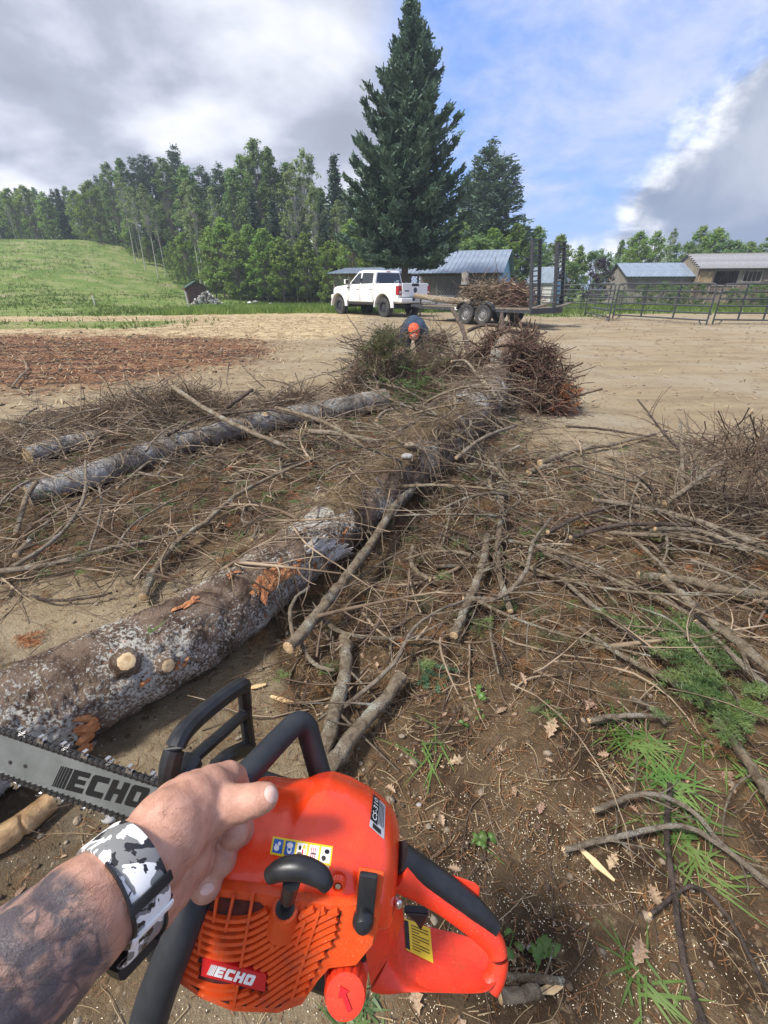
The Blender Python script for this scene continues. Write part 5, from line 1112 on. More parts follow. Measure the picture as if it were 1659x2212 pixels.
# ------------------------------------------------------------------ branches one can follow
BK = {'L': M['bark_stick'], 'G': M['bark_grey_stick'], 'D': M['bark_dark_stick']}
def needles(stem_pts, g, step=0.004, ln=0.018, wd=0.0011, droop=0.2, flat=0.8):
    """two ranks of needles along each stem polyline -> quads"""
    C_, D_ = [], []
    for p in stem_pts:
        p = np.asarray(p); seg = np.linalg.norm(np.diff(p, axis=0), axis=1); L = seg.sum(); n = max(4, int(L / step)); s_ = np.linspace(0, 1, n); cum = np.concatenate([[0], np.cumsum(seg)]) / L
        q = np.stack([np.interp(s_, cum, p[:, k]) for k in range(3)], 1); T = np.gradient(q, axis=0); T /= np.linalg.norm(T, axis=1, keepdims=True) + 1e-9
        sd_ = np.cross(T, np.array([0, 0, 1.0])); sd_ /= np.linalg.norm(sd_, axis=1, keepdims=True) + 1e-9; upv = np.cross(sd_, T)
        for rep in range(2):
            sg = np.where((np.arange(n) + rep) % 2, 1, -1)[:, None]; taper = np.clip(np.minimum(1, 4 * (1.04 - s_)), 0.35, 1)[:, None]
            d = sd_ * sg * flat + T * g.uniform(0.3, 0.7, (n, 1)) + upv * g.normal(0.12, 0.35, (n, 1)); d /= np.linalg.norm(d, axis=1, keepdims=True)
            C_.append(q); D_.append(d * ln * taper * g.uniform(0.8, 1.15, (n, 1)))
    c = np.vstack(C_); d = np.vstack(D_); w_ = np.cross(d, g.normal(size=c.shape)); w_ /= np.linalg.norm(w_, axis=1, keepdims=True) + 1e-9; w_ *= wd
    V = np.stack([c - w_ * 0.6, c + w_ * 0.6, c + d * 0.6 + w_, c + d, c + d * 0.6 - w_], 1).reshape(-1, 3)
    i = np.arange(len(c))[:, None] * 5
    return V, np.vstack([np.hstack([i, i + 1, i + 2]), np.hstack([i, i + 2, i + 4]), np.hstack([i + 4, i + 2, i + 3])])
bcount = 0
def branch(label, pts, r0, r1=None, z=0.02, m_='G', twigs=5, tl=0.3, cut=True, cat='branch', group='cut branches around the fallen trunk', name='branch', zs=None):
    """pts: photo places; z: height of the stick there (number or one per point)"""
    global bcount; bcount += 1; g = np.random.default_rng(500 + bcount)
    zz = z if hasattr(z, '__len__') else [z] * len(pts)
    r0 *= 1.3; zz = [q_ + 0.03 for q_ in zz]; r1 = r1 * 1.3 if r1 else None
    P = [np.array(G(px, py, zz[i] + r0 * 0.6)) for i, (px, py) in enumerate(pts)]; r1 = r1 or r0 * 0.6
    K = max(10, 5 * len(P)); q = resample(P, K); q = q + g.normal(0, r0 * 0.10, q.shape) * (np.linspace(0, 1, K)[:, None] > 0.03)
    rr = np.linspace(r0, r1, K) * (1 + 0.05 * g.normal(size=K)); b0 = Vector((q[0][0], q[0][1], float(HT(q[0][0], q[0][1]))))
    o = empty(name, tuple(b0), 0, label, cat, group); sides = 10 if r0 > 0.012 else 7
    V, F = tubes_np(q[None] - np.array(b0), rr[None], sides); n = len(V); cap = np.array([list(range(sides - 1, -1, -1))]) if False else None
    Vt = np.vstack([V, q[:1] - np.array(b0), q[-1:] - np.array(b0)]); s_ = np.arange(sides); s2 = (s_ + 1) % sides
    link('stem', mesh_np('stem', Vt, [F, np.stack([np.full(sides, n + 1), n - sides + s_, n - sides + s2], -1)], True), BK[m_], o)
    if cut:
        ax = Vector(q[0] - q[2]).normalized(); MB().lathe([(r0 * 1.02, -0.004), (r0 * 0.97, 0.001), (r0 * 0.5, 0.003), (0, 0.003)], Vector(q[0]) - b0, ax, sides).build('cut_end', M['cut_wood'], o)
    if twigs:
        T_ = []; R_ = []
        for k in range(twigs):
            i = g.integers(int(K * 0.15), K - 1); d = Vector(q[min(i + 1, K - 1)] - q[i - 1]).normalized(); sd_ = d.cross(Vector((0, 0, 1))).normalized() * g.choice([-1, 1]); L = tl * g.uniform(0.4, 1.3)
            dd = (d * 0.7 + sd_ * g.uniform(0.3, 1.0) + Vector((0, 0, g.uniform(-0.15, 0.45)))).normalized(); pth = []; cur = Vector(q[i]); bend = Vector(g.normal(0, 0.4, 3))
            for s_ in range(7):
                pth.append(tuple(cur - b0)); cur = cur + dd * L / 6; dd = (dd + bend / 6 + Vector((0, 0, -0.06))).normalized(); cur.z = max(cur.z, float(HT(cur.x, cur.y)) + 0.004)
            T_.append(pth); R_.append(np.linspace(min(r0 * 0.32, 0.006), 0.0015, 7))
        V, F = tubes_np(np.array(T_), np.array(R_), 5); tag(link('side_twigs', mesh_np('side_twigs', V, [F], True), BK[m_], o), kind='stuff')
    return o
B_ = branch
B_('thick lichened branch with sawn end leaning along the right side of the trunk', [(622, 1400), (680, 1335), (725, 1276), (763, 1227), (815, 1154), (849, 1098), (905, 1040)], 0.021, 0.020, [0.10, .10, .11, .12, .14, .16, .15], 'L', 4)
B_('short crooked twig rising left of the lichened sawn branch', [(634, 1375), (626, 1326), (639, 1291), (668, 1268)], 0.008, 0.006, 0.12, 'L', 2, 0.15)
B_('thick brown branch running down behind the front handle', [(744, 1377), (748, 1420), (738, 1493), (720, 1545), (695, 1650)], 0.021, 0.023, 0.01, 'L', 3)
B_('thick lichen spotted branch with cut upper end, above the handle bend', [(869, 1461), (824, 1519), (772, 1575), (712, 1655)], 0.019, 0.021, 0.03, 'L', 2)
B_('pale lichened branch end lying in the middle of the soil', [(980, 1373), (1004, 1317), (1030, 1257), (1047, 1197), (1051, 1158)], 0.016, 0.016, [.02, .03, .05, .06, .07], 'L', 3)
B_('upright lichened limb running from the roots down across the soil', [(1103, 1321), (1081, 1248), (1075, 1184), (1084, 1094), (1078, 1010), (1068, 985)], 0.012, 0.015, [.01, .02, .04, .06, .06, .06], 'L', 6)
B_('bowed bare branch curving like a hook in the middle of the soil', [(1000, 1293), (1064, 1293), (1103, 1274), (1137, 1231), (1152, 1171), (1190, 1120)], 0.011, 0.007, [.05, .06, .08, .10, .10, .10], 'G', 4)
B_('short fat crook shaped stub right of the trunk', [(931, 1253), (905, 1240), (888, 1214), (892, 1180)], 0.013, 0.009, [.02, .03, .05, .07], 'L', 1, 0.12)
B_('thin curved shoot sweeping right from under the lichened branch', [(699, 1339), (729, 1362), (781, 1375), (845, 1379), (935, 1377)], 0.009, 0.007, [.07, .05, .03, .03, .02], 'L', 3)
B_('long slender stick slanting up from behind the handle to the bowed branch', [(712, 1549), (790, 1490), (854, 1429), (892, 1360), (944, 1321), (1004, 1296)], 0.008, 0.005, [.01, .04, .06, .07, .07, .06], 'G', 3)
B_('small forked shoot curling under the sawn end of the lichened branch', [(652, 1394), (673, 1429), (699, 1444), (722, 1447)], 0.008, 0.006, .05, 'L', 1, 0.1)
B_('thin pale twig hanging straight down in the middle of the soil', [(1060, 1313), (1060, 1373), (1077, 1455)], 0.004, 0.003, .02, 'G', 1, 0.1)
B_('long straight grey pole slanting right across the soil', [(1160, 1183), (1187, 1200), (1243, 1219), (1358, 1265), (1443, 1302), (1530, 1350)], 0.010, 0.008, .03, 'G', 5)
B_('stout barked pole reaching the right edge below the brush', [(1378, 1243), (1469, 1250), (1562, 1273), (1659, 1286), (1760, 1300)], 0.017, 0.018, .05, 'L', 4)
B_('stout snapped branch slanting down right across the brush', [(1434, 1249), (1488, 1299), (1555, 1358), (1600, 1392), (1680, 1460)], 0.016, 0.016, .08, 'L', 4)
B_('long tapering grey limb through the middle of the right brush', [(1280, 1079), (1377, 1094), (1488, 1120), (1600, 1161), (1720, 1210)], 0.012, 0.014, .10, 'G', 7)
B_('thick rising limb with dark fanned twigs at the right edge', [(1436, 1087), (1481, 1057), (1555, 1001), (1659, 946), (1740, 900)], 0.016, 0.009, [.10, .16, .26, .34, .4], 'G', 24, 0.6)
B_('arched bare branch joining the left tip of the right brush', [(1183, 1150), (1250, 1117), (1325, 1094), (1388, 1083)], 0.011, 0.009, .08, 'D', 6)
B_('reddish bowed stick in front of the right brush', [(1232, 1161), (1310, 1139), (1395, 1131), (1488, 1135)], 0.010, 0.010, .12, 'D', 4)
B_('mossy horizontal stick under the reddish bowed stick', [(1310, 1150), (1395, 1156), (1507, 1160), (1620, 1190)], 0.011, 0.011, .08, 'L', 4)
B_('pale stripped stick lying across the right brush', [(1414, 1143), (1507, 1146), (1600, 1180), (1700, 1210)], 0.010, 0.010, .12, 'G', 3)
B_('grey stick slanting down from the right brush to the soil', [(1369, 1165), (1414, 1206), (1447, 1240)], 0.009, 0.009, .07, 'G', 3)
B_('grey pole left of the green fir bough', [(1213, 1250), (1265, 1295), (1358, 1369), (1425, 1418)], 0.009, 0.010, .02, 'G', 4)
B_('long thin pole passing under the green fir bough', [(1250, 1355), (1339, 1414), (1432, 1462), (1540, 1525)], 0.009, 0.010, .02, 'L', 3)
B_('white barked stick at the right edge under the fir bough', [(1549, 1557), (1609, 1638), (1659, 1714), (1700, 1770)], 0.012, 0.013, .02, 'L', 2)
B_('slender pole behind the green fir bough', [(1503, 1343), (1581, 1414), (1644, 1473), (1720, 1540)], 0.010, 0.010, .06, 'G', 3)
B_('long thin stick lying alone on the tan yard', [(1220, 921), (1302, 927), (1414, 946), (1525, 972), (1640, 1010)], 0.011, 0.008, .02, 'D', 8, 0.35)
B_('smooth pale pole lying on the yard right of the trunk', [(1166, 1000), (1250, 972), (1330, 958), (1440, 930)], 0.023, 0.012, .01, 'G', 4)
B_('short sawn log piece on the yard right of the trunk', [(1142, 1020), (1192, 1006)], 0.024, 0.022, .01, 'G', 0)
B_('upright split stake standing in the right brush', [(1475, 1060), (1473, 972), (1469, 910)], 0.012, 0.010, [.05, .27, .42], 'G', 1)
B_('dark crooked twig rising left of the split stake', [(1470, 975), (1436, 938), (1399, 890), (1378, 864)], 0.010, 0.006, [.15, .28, .40, .46], 'D', 9, 0.35)
B_('second dark twig rising from the left of the right brush', [(1420, 1080), (1400, 1050), (1372, 1025)], 0.007, 0.004, [.1, .2, .3], 'D', 6, 0.3)
B_('thick forked limb leading from the long grey log down to the dirt', [(309, 1291), (337, 1229), (382, 1173), (444, 1128), (517, 1066), (618, 1016), (703, 982)], 0.018, 0.009, [.01, .02, .04, .06, .08, .1, .1], 'L', 7)
B_('long low branch lying from the left edge across the needles', [(-40, 1240), (112, 1218), (236, 1184), (303, 1173), (393, 1145)], 0.014, 0.007, .04, 'G', 6)
B_('stout grey limb slanting down over the long grey log', [(374, 836), (450, 887), (540, 932), (618, 965)], 0.020, 0.014, [.40, .34, .26, .18], 'L', 5, 0.5)
B_('thin hooped shoot bending down at the far left', [(185, 996), (183, 1066), (152, 1128), (101, 1179), (28, 1224)], 0.009, 0.010, [.22, .16, .1, .07, .05], 'G', 2)
B_('straight lichened stick pointing to the long grey log at the left', [(34, 1201), (96, 1134), (174, 1078)], 0.014, 0.010, .04, 'L', 3)
B_('short bent shoot in front of the long grey log', [(214, 1050), (219, 1100), (191, 1196)], 0.007, 0.006, .05, 'G', 2)
B_('heavy crooked limb lying over the middle of the long grey log', [(669, 932), (731, 937), (798, 951), (843, 948), (880, 920), (918, 900)], 0.018, 0.012, [.25, .26, .27, .28, .3, .3], 'G', 4)
B_('long grey stick crossing over the heavy crooked limb', [(596, 881), (674, 903), (747, 937), (815, 993), (849, 1021)], 0.014, 0.013, [.36, .34, .28, .2, .18], 'L', 5)
B_('arched stick over the left brush heap', [(360, 940), (438, 903), (534, 889), (596, 887), (690, 915)], 0.011, 0.008, [.2, .3, .35, .36, .3], 'D', 6)
B_('short leaning stick at the left edge in front of the grey log', [(34, 1156), (56, 1078), (79, 1041)], 0.013, 0.012, [.03, .1, .15], 'L', 1)
B_('thin springy shoot bending over the needles at the left', [(242, 1201), (281, 1139), (337, 1100), (405, 1061)], 0.006, 0.004, [.03, .08, .1, .1], 'G', 3)
B_('small elbow shaped twig between the two logs', [(528, 1089), (528, 1128), (601, 1111)], 0.006, 0.005, .04, 'G', 2, 0.12)
B_('pale stripped peg between the two logs', [(545, 1167), (562, 1128)], 0.008, 0.007, .03, 'G', 0)
B_('bent stick leaning on the front of the long grey log', [(253, 1055), (326, 996), (365, 999)], 0.009, 0.008, [.06, .14, .16], 'G', 2)
B_('thin curved twig lying on the bare dirt at the left', [(67, 1286), (112, 1297), (197, 1291), (242, 1280)], 0.006, 0.005, .005, 'D', 1)
B_('dead forked branch lying on the red brown bark', [(28, 833), (45, 812), (59, 797), (52, 779)], 0.014, 0.008, .02, 'G', 3, 0.4)
B_('dark broken stub sticking up behind the long grey log', [(489, 881), (545, 842)], 0.018, 0.014, [.3, .5], 'D', 1)
B_('tall dark snapped pole standing at the root end', [(1017, 800), (1007, 737), (995, 702), (977, 668)], 0.030, 0.034, [.30, .62, .84, 1.02], 'D', 2)
B_('arched limb springing over the root end', [(1007, 716), (1047, 702), (1094, 710), (1134, 733), (1166, 761)], 0.022, 0.016, [.86, .93, .88, .76, .62], 'D', 6, 0.4)
B_('pale curved limb beside the far part of the trunk', [(948, 895), (975, 852), (1015, 825), (1075, 817)], 0.017, 0.012, [.12, .28, .38, .4], 'L', 3)
B_('thin arched branch crossing the far part of the trunk', [(975, 781), (1007, 781), (1035, 817), (1071, 856)], 0.014, 0.012, [.55, .56, .48, .46], 'G', 3)
B_('slender pale branch leaning on the trunk below the roots', [(985, 990), (1047, 944), (1114, 920)], 0.012, 0.010, [.28, .36, .3], 'G', 3)
B_('short pale broken stub behind the heavy crooked limb', [(813, 908), (833, 888), (868, 882)], 0.017, 0.012, .15, 'G', 1)
B_('thin tall shoot standing left of the bending person', [(817, 837), (789, 757), (773, 717), (749, 680)], 0.011, 0.005, [.25, .62, .82, .98], 'D', 3)
B_('long thin arched stick at the lower right', [(1282, 1751), (1367, 1719), (1428, 1719), (1498, 1754), (1554, 1819), (1659, 1915)], 0.006, 0.005, [.01, .03, .04, .03, .02, .01], 'G', 4, 0.15)
B_('long brown stick running down to the bottom right', [(1448, 1694), (1440, 1799), (1458, 1951), (1483, 2102), (1530, 2240)], 0.006, 0.006, .01, 'D', 3, 0.15)
B_('pale bowed stick crossing the lower right corner', [(1216, 1835), (1327, 1809), (1468, 1784), (1554, 1825), (1680, 1925)], 0.006, 0.006, [.01, .02, .03, .03, .02], 'G', 5, 0.15)
B_('grey bent twig below the fir bough', [(1272, 1557), (1352, 1545), (1448, 1550)], 0.008, 0.006, .01, 'G', 3, 0.12)
B_('short pale snapped twig below the fir bough', [(1362, 1507), (1402, 1527), (1438, 1562)], 0.006, 0.007, .02, 'G', 1, 0.1)
B_('thin looping twig near the bottom right edge', [(1403, 1976), (1493, 1915), (1569, 1976), (1659, 2142)], 0.004, 0.004, .015, 'D', 2, 0.1)
B_('short grey snapped stick below the rear handle', [(1080, 2152), (1166, 2142)], 0.011, 0.011, .005, 'G', 0)
B_('grey stick under the bottom right of the saw', [(1060, 2105), (1140, 2112), (1220, 2120)], 0.007, 0.006, .005, 'L', 1, 0.1)
B_('sawn branch end poking in at the left edge beside the trunk', [(55, 1497), (-60, 1500)], 0.011, 0.012, .02, 'G', 0)
# splinters of wood on the soil
for (a, c), lb in zip((((1251, 1832), (1327, 1905)), ((1166, 2142), (1216, 2132)), ((585, 1505), (640, 1522)), ((575, 1480), (530, 1490))), ('flat yellow splinter of split wood at the lower right', 'pale split peg next to the snapped stick below the rear handle', 'small yellow splinter right of the front hand guard', 'small pale bark chip above the front hand guard')):
    p, q = G(*a, 0.012), G(*c, 0.012); d = (q - p); s_ = Vector((-d.y, d.x, 0)).normalized() * 0.011
    V = [p - s_ * 0.5, p + d * 0.5 - s_, q - s_ * 0.2, q + s_ * 0.4, p + d * 0.45 + s_ * 0.9, p + s_ * 0.4]; V += [v_ + Vector((0, 0, 0.007)) for v_ in V]
    tag(MB().add(V, [(5, 4, 3, 2, 1, 0), (6, 7, 8, 9, 10, 11)] + [(i, (i + 1) % 6, 6 + (i + 1) % 6, 6 + i) for i in range(6)]).build('wood_splinter', M['fresh_wood'], bevel=0.002), lb, 'splinter', 'wood splinters')
# ------------------------------------------------------------------ brush heaps
def brush(name, px, py, label, parts, rz=0):
    c_ = G(px, py); o = empty(name, tuple(c_), rz, label, 'brush pile')
    for nm, n, size, L, r0, mt, seed, dx in parts: heap(o, nm, n, cl(dx, c_) if isinstance(dx, list) else (dx[0], dx[1], 0.0), size, L, r0, mt, seed)
    return o
HL = [(250, 890, 5.6, 1.0), (310, 870, 5.7, 1.1), (370, 865, 5.8, 1.1), (420, 860, 5.9, 0.9), (200, 920, 5.2, 0.8), (130, 945, 4.9, 0.7), (460, 880, 5.7, 0.7), (330, 900, 5.3, 1.0), (600, 880, 5.8, 0.5), (650, 860, 6.0, 0.5)]
o = brush('brush_heap', 312, 905, 'tangled heap of dark twigs behind the long grey log', [('twig_tangle', 1300, (0.34, 0.28, 0.14), 0.6, 0.005, 'twig_dark', 61, HL), ('fine_twigs', 1700, (0.42, 0.32, 0.16), 0.42, 0.0028, 'twig', 62, HL), ('branch_tangle', 150, (0.4, 0.35, 0.15), 1.0, 0.008, 'twig', 63, HL)])
HP = [(800, 770, 7.2, 0.8), (785, 820, 6.9, 0.8), (842, 735, 7.6, 0.5), (850, 795, 7.2, 0.9), (900, 785, 7.4, 0.8), (880, 830, 6.9, 1.1), (945, 740, 7.6, 0.6), (950, 800, 7.0, 1.0), (930, 850, 6.5, 1.0), (990, 850, 6.5, 0.8), (830, 850, 6.8, 0.8), (985, 790, 7.0, 0.7), (760, 850, 6.8, 0.6)]
o2 = brush('brush_heap', 868, 870, 'big heap of bare conifer boughs in front of the bending person', [('twig_tangle', 1200, (0.38, 0.28, 0.28), 0.8, 0.006, 'twig_dark', 64, HP), ('fine_twigs', 1500, (0.42, 0.30, 0.32), 0.42, 0.003, 'twig_red', 65, HP), ('branch_tangle', 200, (0.38, 0.3, 0.3), 1.0, 0.011, 'bark_grey_stick', 66, HP), ('grey_twigs', 900, (0.38, 0.3, 0.28), 0.55, 0.004, 'twig', 67, HP)])
o3 = brush('brush_heap', 1560, 1120, 'spread heap of bare grey branches at the right edge', [('branch_tangle', 150, (0.85, 0.5, 0.16), 0.9, 0.007, 'twig', 68, (0.1, 0)), ('twig_tangle', 700, (0.95, 0.6, 0.16), 0.5, 0.004, 'twig_dark', 69, (0.1, 0)), ('fine_twigs', 700, (1.0, 0.7, 0.2), 0.32, 0.002, 'twig', 70, (0.1, 0))])
c_ = PY(1600, 985, 2.75); heap(o3, 'fanned_twigs', 200, tuple(c_ - Vector(o3.location)), (0.34, 0.3, 0.12), 0.5, 0.004, 'twig_dark', 71, 0.5, flat=0.9)
# loose twigs all over the brushy ground
tw = gpoly([(-200, 930), (250, 880), (560, 860), (760, 830), (960, 830), (1080, 930), (1260, 990), (1420, 960), (1900, 960), (2200, 1400), (1900, 1700), (1250, 1560), (980, 1460), (800, 1600), (640, 1520), (560, 1330), (320, 1300), (-200, 1290)])
twD = lambda x, y: np.clip(polymask(x, y, tw, 0.2), 0.0, 1)
def loose(n, L, r0, mt, seed, zmax, name, label, dens=twD, curl=0.8, K=8, sides=3, box=(-4.5, 4.5, 0.2, 7.5)):
    g = np.random.default_rng(seed); p = scatter(n, *box, dens, seed + 1, True); n = len(p); a = g.uniform(0, 6.283, n); d = np.stack([np.cos(a), np.sin(a), g.normal(0, 0.12, n)], 1)
    p = np.column_stack([p[:, :2], FL(p[:, 0], p[:, 1])]); cur = p + np.array([0, 0, 1]) * (g.random((n, 1)) ** 2 * zmax + 0.004); ln = L * g.uniform(0.3, 1.3, (n, 1)); bend = g.normal(0, curl, (n, 3)) * np.array([1, 1, 0.3]); P = []
    for k in range(K):
        P.append(cur.copy()); cur = cur + d * ln / (K - 1); d = d + bend / K + g.normal(0, 0.1, (n, 3)) * np.array([1, 1, 0.5]) - np.array([0, 0, 0.02]); d /= np.linalg.norm(d, axis=1, keepdims=True); cur[:, 2] = np.maximum(cur[:, 2], FL(cur[:, 0], cur[:, 1]) + 0.003)
    V, F = tubes_np(np.stack(P, 1), r0 * g.uniform(0.5, 1.3, (n, 1)) * np.linspace(1, 0.4, K)[None], sides)
    return stuff(name, V, F, mt, label, True)
MND[0] = 1.0
loose(2600, 0.30, 0.0030, 'twig', 81, 0.10, 'loose_twigs', 'bare grey brown twigs strewn round the trunk')
loose(3000, 0.36, 0.0033, 'twig_dark', 83, 0.12, 'dark_twigs', 'dark bare twigs strewn round the trunk')
loose(900, 0.60, 0.0060, 'twig', 85, 0.16, 'loose_sticks', 'thicker loose sticks strewn between the branches')
loose(1100, 0.16, 0.0016, 'straw', 87, 0.02, 'loose_straw', 'thin pale stalks over the near soil', lambda x, y: 0.2 + 0.8 * soilD(x, y), 0.8, 6, 3, (-2, 2.5, 0.1, 3.0))
loose(500, 0.22, 0.0022, 'twig_dark', 89, 0.02, 'small_twigs', 'small dark twigs over the near soil', lambda x, y: 0.15 + 0.85 * soilD(x, y), 0.8, 6, 4, (-2, 2.5, 0.1, 3.0))
def boughs(n, L, r0, mt, seed, zmax, name, label, dens=twD, m_=9, box=(-4.5, 4.5, 0.4, 7.5), rise=0.25):
    """whole limbs with side twigs thrown over one another"""
    g = np.random.default_rng(seed); p = scatter(n, *box, dens, seed + 1, True); Pm, Rm, Ps, Rs = [], [], [], []; K = 9
    n = len(p); p = np.column_stack([p[:, :2], FL(p[:, 0], p[:, 1])])
    def grow(cur, d, l, bend, K, sag):
        P = []; st = (l / (K - 1))[:, None]
        for k in range(K):
            P.append(cur.copy()); cur = cur + d * st; d = d + bend / K + np.array([0, 0, -sag]); d /= np.linalg.norm(d, axis=1, keepdims=True); cur[:, 2] = np.maximum(cur[:, 2], FL(cur[:, 0], cur[:, 1]) + 0.004)
        return np.stack(P, 1)
    a = g.uniform(0, 6.283, n); d = np.stack([np.cos(a), np.sin(a), g.normal(rise * 0.4, rise, n)], 1); d /= np.linalg.norm(d, axis=1, keepdims=True); l = L * g.uniform(0.5, 1.3, n)
    Pm = grow(p + np.array([0, 0, 1]) * (g.random((n, 1)) ** 2 * zmax + 0.01), d, l, g.normal(0, 0.7, (n, 3)) * np.array([1, 1, 0.4]), K, 0.05); rb = r0 * g.uniform(0.6, 1.4, n); Rm = rb[:, None] * np.linspace(1, 0.3, K)[None]
    Ps, Rs = [], []; ar = np.arange(n)
    for j in range(m_):
        i = (1 + (K - 2) * (j + g.random(n)) / m_).astype(int); t = Pm[ar, np.minimum(i + 1, K - 1)] - Pm[ar, i - 1]; t /= np.linalg.norm(t, axis=1, keepdims=True) + 1e-9; s_ = np.cross(t, [0, 0, 1.0]) * (1 if j % 2 else -1)
        dd = t * 0.8 + s_ * g.uniform(0.5, 1.1, (n, 1)); dd[:, 2] += g.normal(0.1, 0.35, n); dd /= np.linalg.norm(dd, axis=1, keepdims=True)
        Ps.append(grow(Pm[ar, i].copy(), dd, l * 0.42 * g.uniform(0.5, 1.2, n) * (1.1 - 0.6 * i / K), g.normal(0, 0.9, (n, 3)), 6, 0.04)); Rs.append((rb * 0.36)[:, None] * np.linspace(1, 0.33, 6)[None])
    Ps = np.concatenate(Ps); Rs = np.concatenate(Rs)
    V, F = tubes_np(np.array(Pm), np.array(Rm), 6); V2, F2 = tubes_np(np.array(Ps), np.array(Rs), 4)
    return stuff(name, np.vstack([V, V2]), np.vstack([F, F2 + len(V)]), mt, label, True)
boughs(110, 0.75, 0.0090, 'twig', 301, 0.14, 'bare_boughs', 'pale bare boughs thrown over one another round the trunk')
boughs(160, 0.65, 0.0070, 'twig_dark', 303, 0.16, 'dark_boughs', 'dark bare boughs thrown over one another round the trunk')
cross = gpoly([(820, 1000), (960, 880), (1080, 860), (1180, 930), (1120, 1010), (1180, 1100), (1120, 1260), (900, 1300), (760, 1250), (760, 1120)])
crD = lambda x, y: polymask(x, y, cross, 0.15)
boughs(90, 0.80, 0.0110, 'bark_stick', 305, 0.30, 'slash_boughs', 'pale boughs heaped against the right side of the trunk', crD, 10)
loose(600, 0.40, 0.0042, 'twig_dark', 307, 0.28, 'slash_twigs', 'pale twigs heaped against the right side of the trunk', crD)
rightz = gpoly([(1300, 1060), (1420, 1000), (1900, 980), (2100, 1250), (1800, 1420), (1480, 1300)])
boughs(95, 0.75, 0.0100, 'bark_grey_stick', 309, 0.20, 'edge_boughs', 'pale boughs heaped at the right edge', lambda x, y: polymask(x, y, rightz, 0.15), 10, rise=0.4)
leftz = gpoly([(-100, 950), (300, 860), (640, 850), (840, 860), (860, 960), (640, 1050), (300, 1120), (-100, 1180)])
boughs(120, 0.85, 0.0110, 'bark_grey_stick', 311, 0.26, 'left_boughs', 'pale boughs lying over the grey log', lambda x, y: polymask(x, y, leftz, 0.15), 10)
# ------------------------------------------------------------------ conifer sprigs
def sprig_paths(g, base, dirn, L, side=6, spread=0.5, upv=0.05, curve=0.15):
    base = np.array(base, float); d = np.array(dirn, float); d /= np.linalg.norm(d); s_ = np.cross(d, [0, 0, 1.0]); s_ /= np.linalg.norm(s_); paths = []; K = 6
    main = np.array([base + d * L * t + np.array([0, 0, 1]) * (upv * L * t - curve * L * t * t) for t in np.linspace(0, 1, K)]); paths.append(main)
    for k in range(side):
        t = 0.15 + 0.75 * k / side; i = t * (K - 1); i0 = int(i); p0 = main[i0] * (1 - (i - i0)) + main[min(i0 + 1, K - 1)] * (i - i0); sg = 1 if k % 2 else -1; l = L * spread * (1.05 - t) * g.uniform(0.75, 1.15) + 0.02
        dd = d * 0.75 + s_ * sg * 0.75 + np.array([0, 0, g.normal(0, 0.12)]); dd /= np.linalg.norm(dd); paths.append(np.array([p0 + dd * l * q + np.array([0, 0, -0.12]) * l * q * q for q in np.linspace(0, 1, 5)]))
    return paths
def sprig_mesh(g, paths, **k):
    V, F = needles(paths, g, **k); T = [tubes_np(resample(p, 6)[None], np.linspace(0.0016, 0.0008, 6)[None], 4) for p in paths]; Vs = [V]; Fq = []; off = len(V)
    for v_, f_ in T: Vs.append(v_); Fq.append(f_ + off); off += len(v_)
    return np.vstack(Vs), F, np.vstack(Fq)
def scatter_sprigs(n, mt, seed, dens, name, label, L=(0.06, 0.16), zmax=0.06, side=(3, 7), box=(-3.5, 3.5, 0.3, 6.5), **k):
    g = np.random.default_rng(seed); p = scatter(n, *box, dens, seed + 1); Vs, F3, F4 = [], [], []; off = 0
    for q in p:
        a = g.uniform(0, 6.283); far = max(1.0, q[1] / 2.0); ps = sprig_paths(g, q + np.array([0, 0, g.random() * zmax + 0.012]), (math.cos(a), math.sin(a), g.normal(0.05, 0.15)), g.uniform(*L), int(g.integers(*side)))
        for pp in ps: pp[:, 2] = np.maximum(pp[:, 2], HT(pp[:, 0], pp[:, 1]) + 0.006)
        V, a3, a4 = sprig_mesh(g, ps, step=0.0062 * far, wd=0.0012 * far ** 0.8, **k); Vs.append(V); F3.append(a3 + off); F4.append(a4 + off); off += len(V)
    me = mesh_np(name, np.vstack(Vs), [np.vstack(F3), np.vstack(F4)]); return tag(link(name, me, M[mt]), label, None, None, 'stuff')
nearD = lambda x, y: twD(x, y)
scatter_sprigs(460, 'needle_brown', 101, nearD, 'brown_sprigs', 'withered brown fir sprigs among the branches')
scatter_sprigs(90, 'needle_orange', 103, nearD, 'rust_sprigs', 'rust orange dead fir sprigs among the branches')
scatter_sprigs(460, 'needle_olive', 105, nearD, 'olive_sprigs', 'dull olive fir sprigs among the branches', zmax=0.1)
scatter_sprigs(260, 'needle_green', 107, nearD, 'green_sprigs', 'green fir sprigs among the branches', zmax=0.1)
MND[0] = 0.0
def sprig_thing(name, label, px, py, px2, py2, mt, z=0.02, side=8, L=None, cat='fir sprig', spread=0.5, ln=0.02, wd=0.0012, step=0.003, group=None, z2=None):
    a, c = G(px, py, z), G(px2, py2, z if z2 is None else z2); g = np.random.default_rng(int(px)); d = c - a; ps = sprig_paths(g, (0, 0, 0), tuple(d), d.length, side, spread, 0.0, 0.0)
    V, F3, F4 = sprig_mesh(g, ps, ln=ln, wd=wd, step=step); return tag(link(name, mesh_np(name, V, [F3, F4]), M[mt], loc=a), label, cat, group)
sprig_thing('fir_sprig', 'fresh blue green fir sprig lying on the soil, pointing down right', 905, 1425, 968, 1490, 'needle_fresh', .02, 4, spread=0.75, ln=0.017, wd=0.0014)
sprig_thing('fir_sprig', 'fresh blue green fir sprig pointing straight down beside its twin', 910, 1432, 925, 1487, 'needle_fresh', .025, 2, spread=0.5, ln=0.017, wd=0.0014)
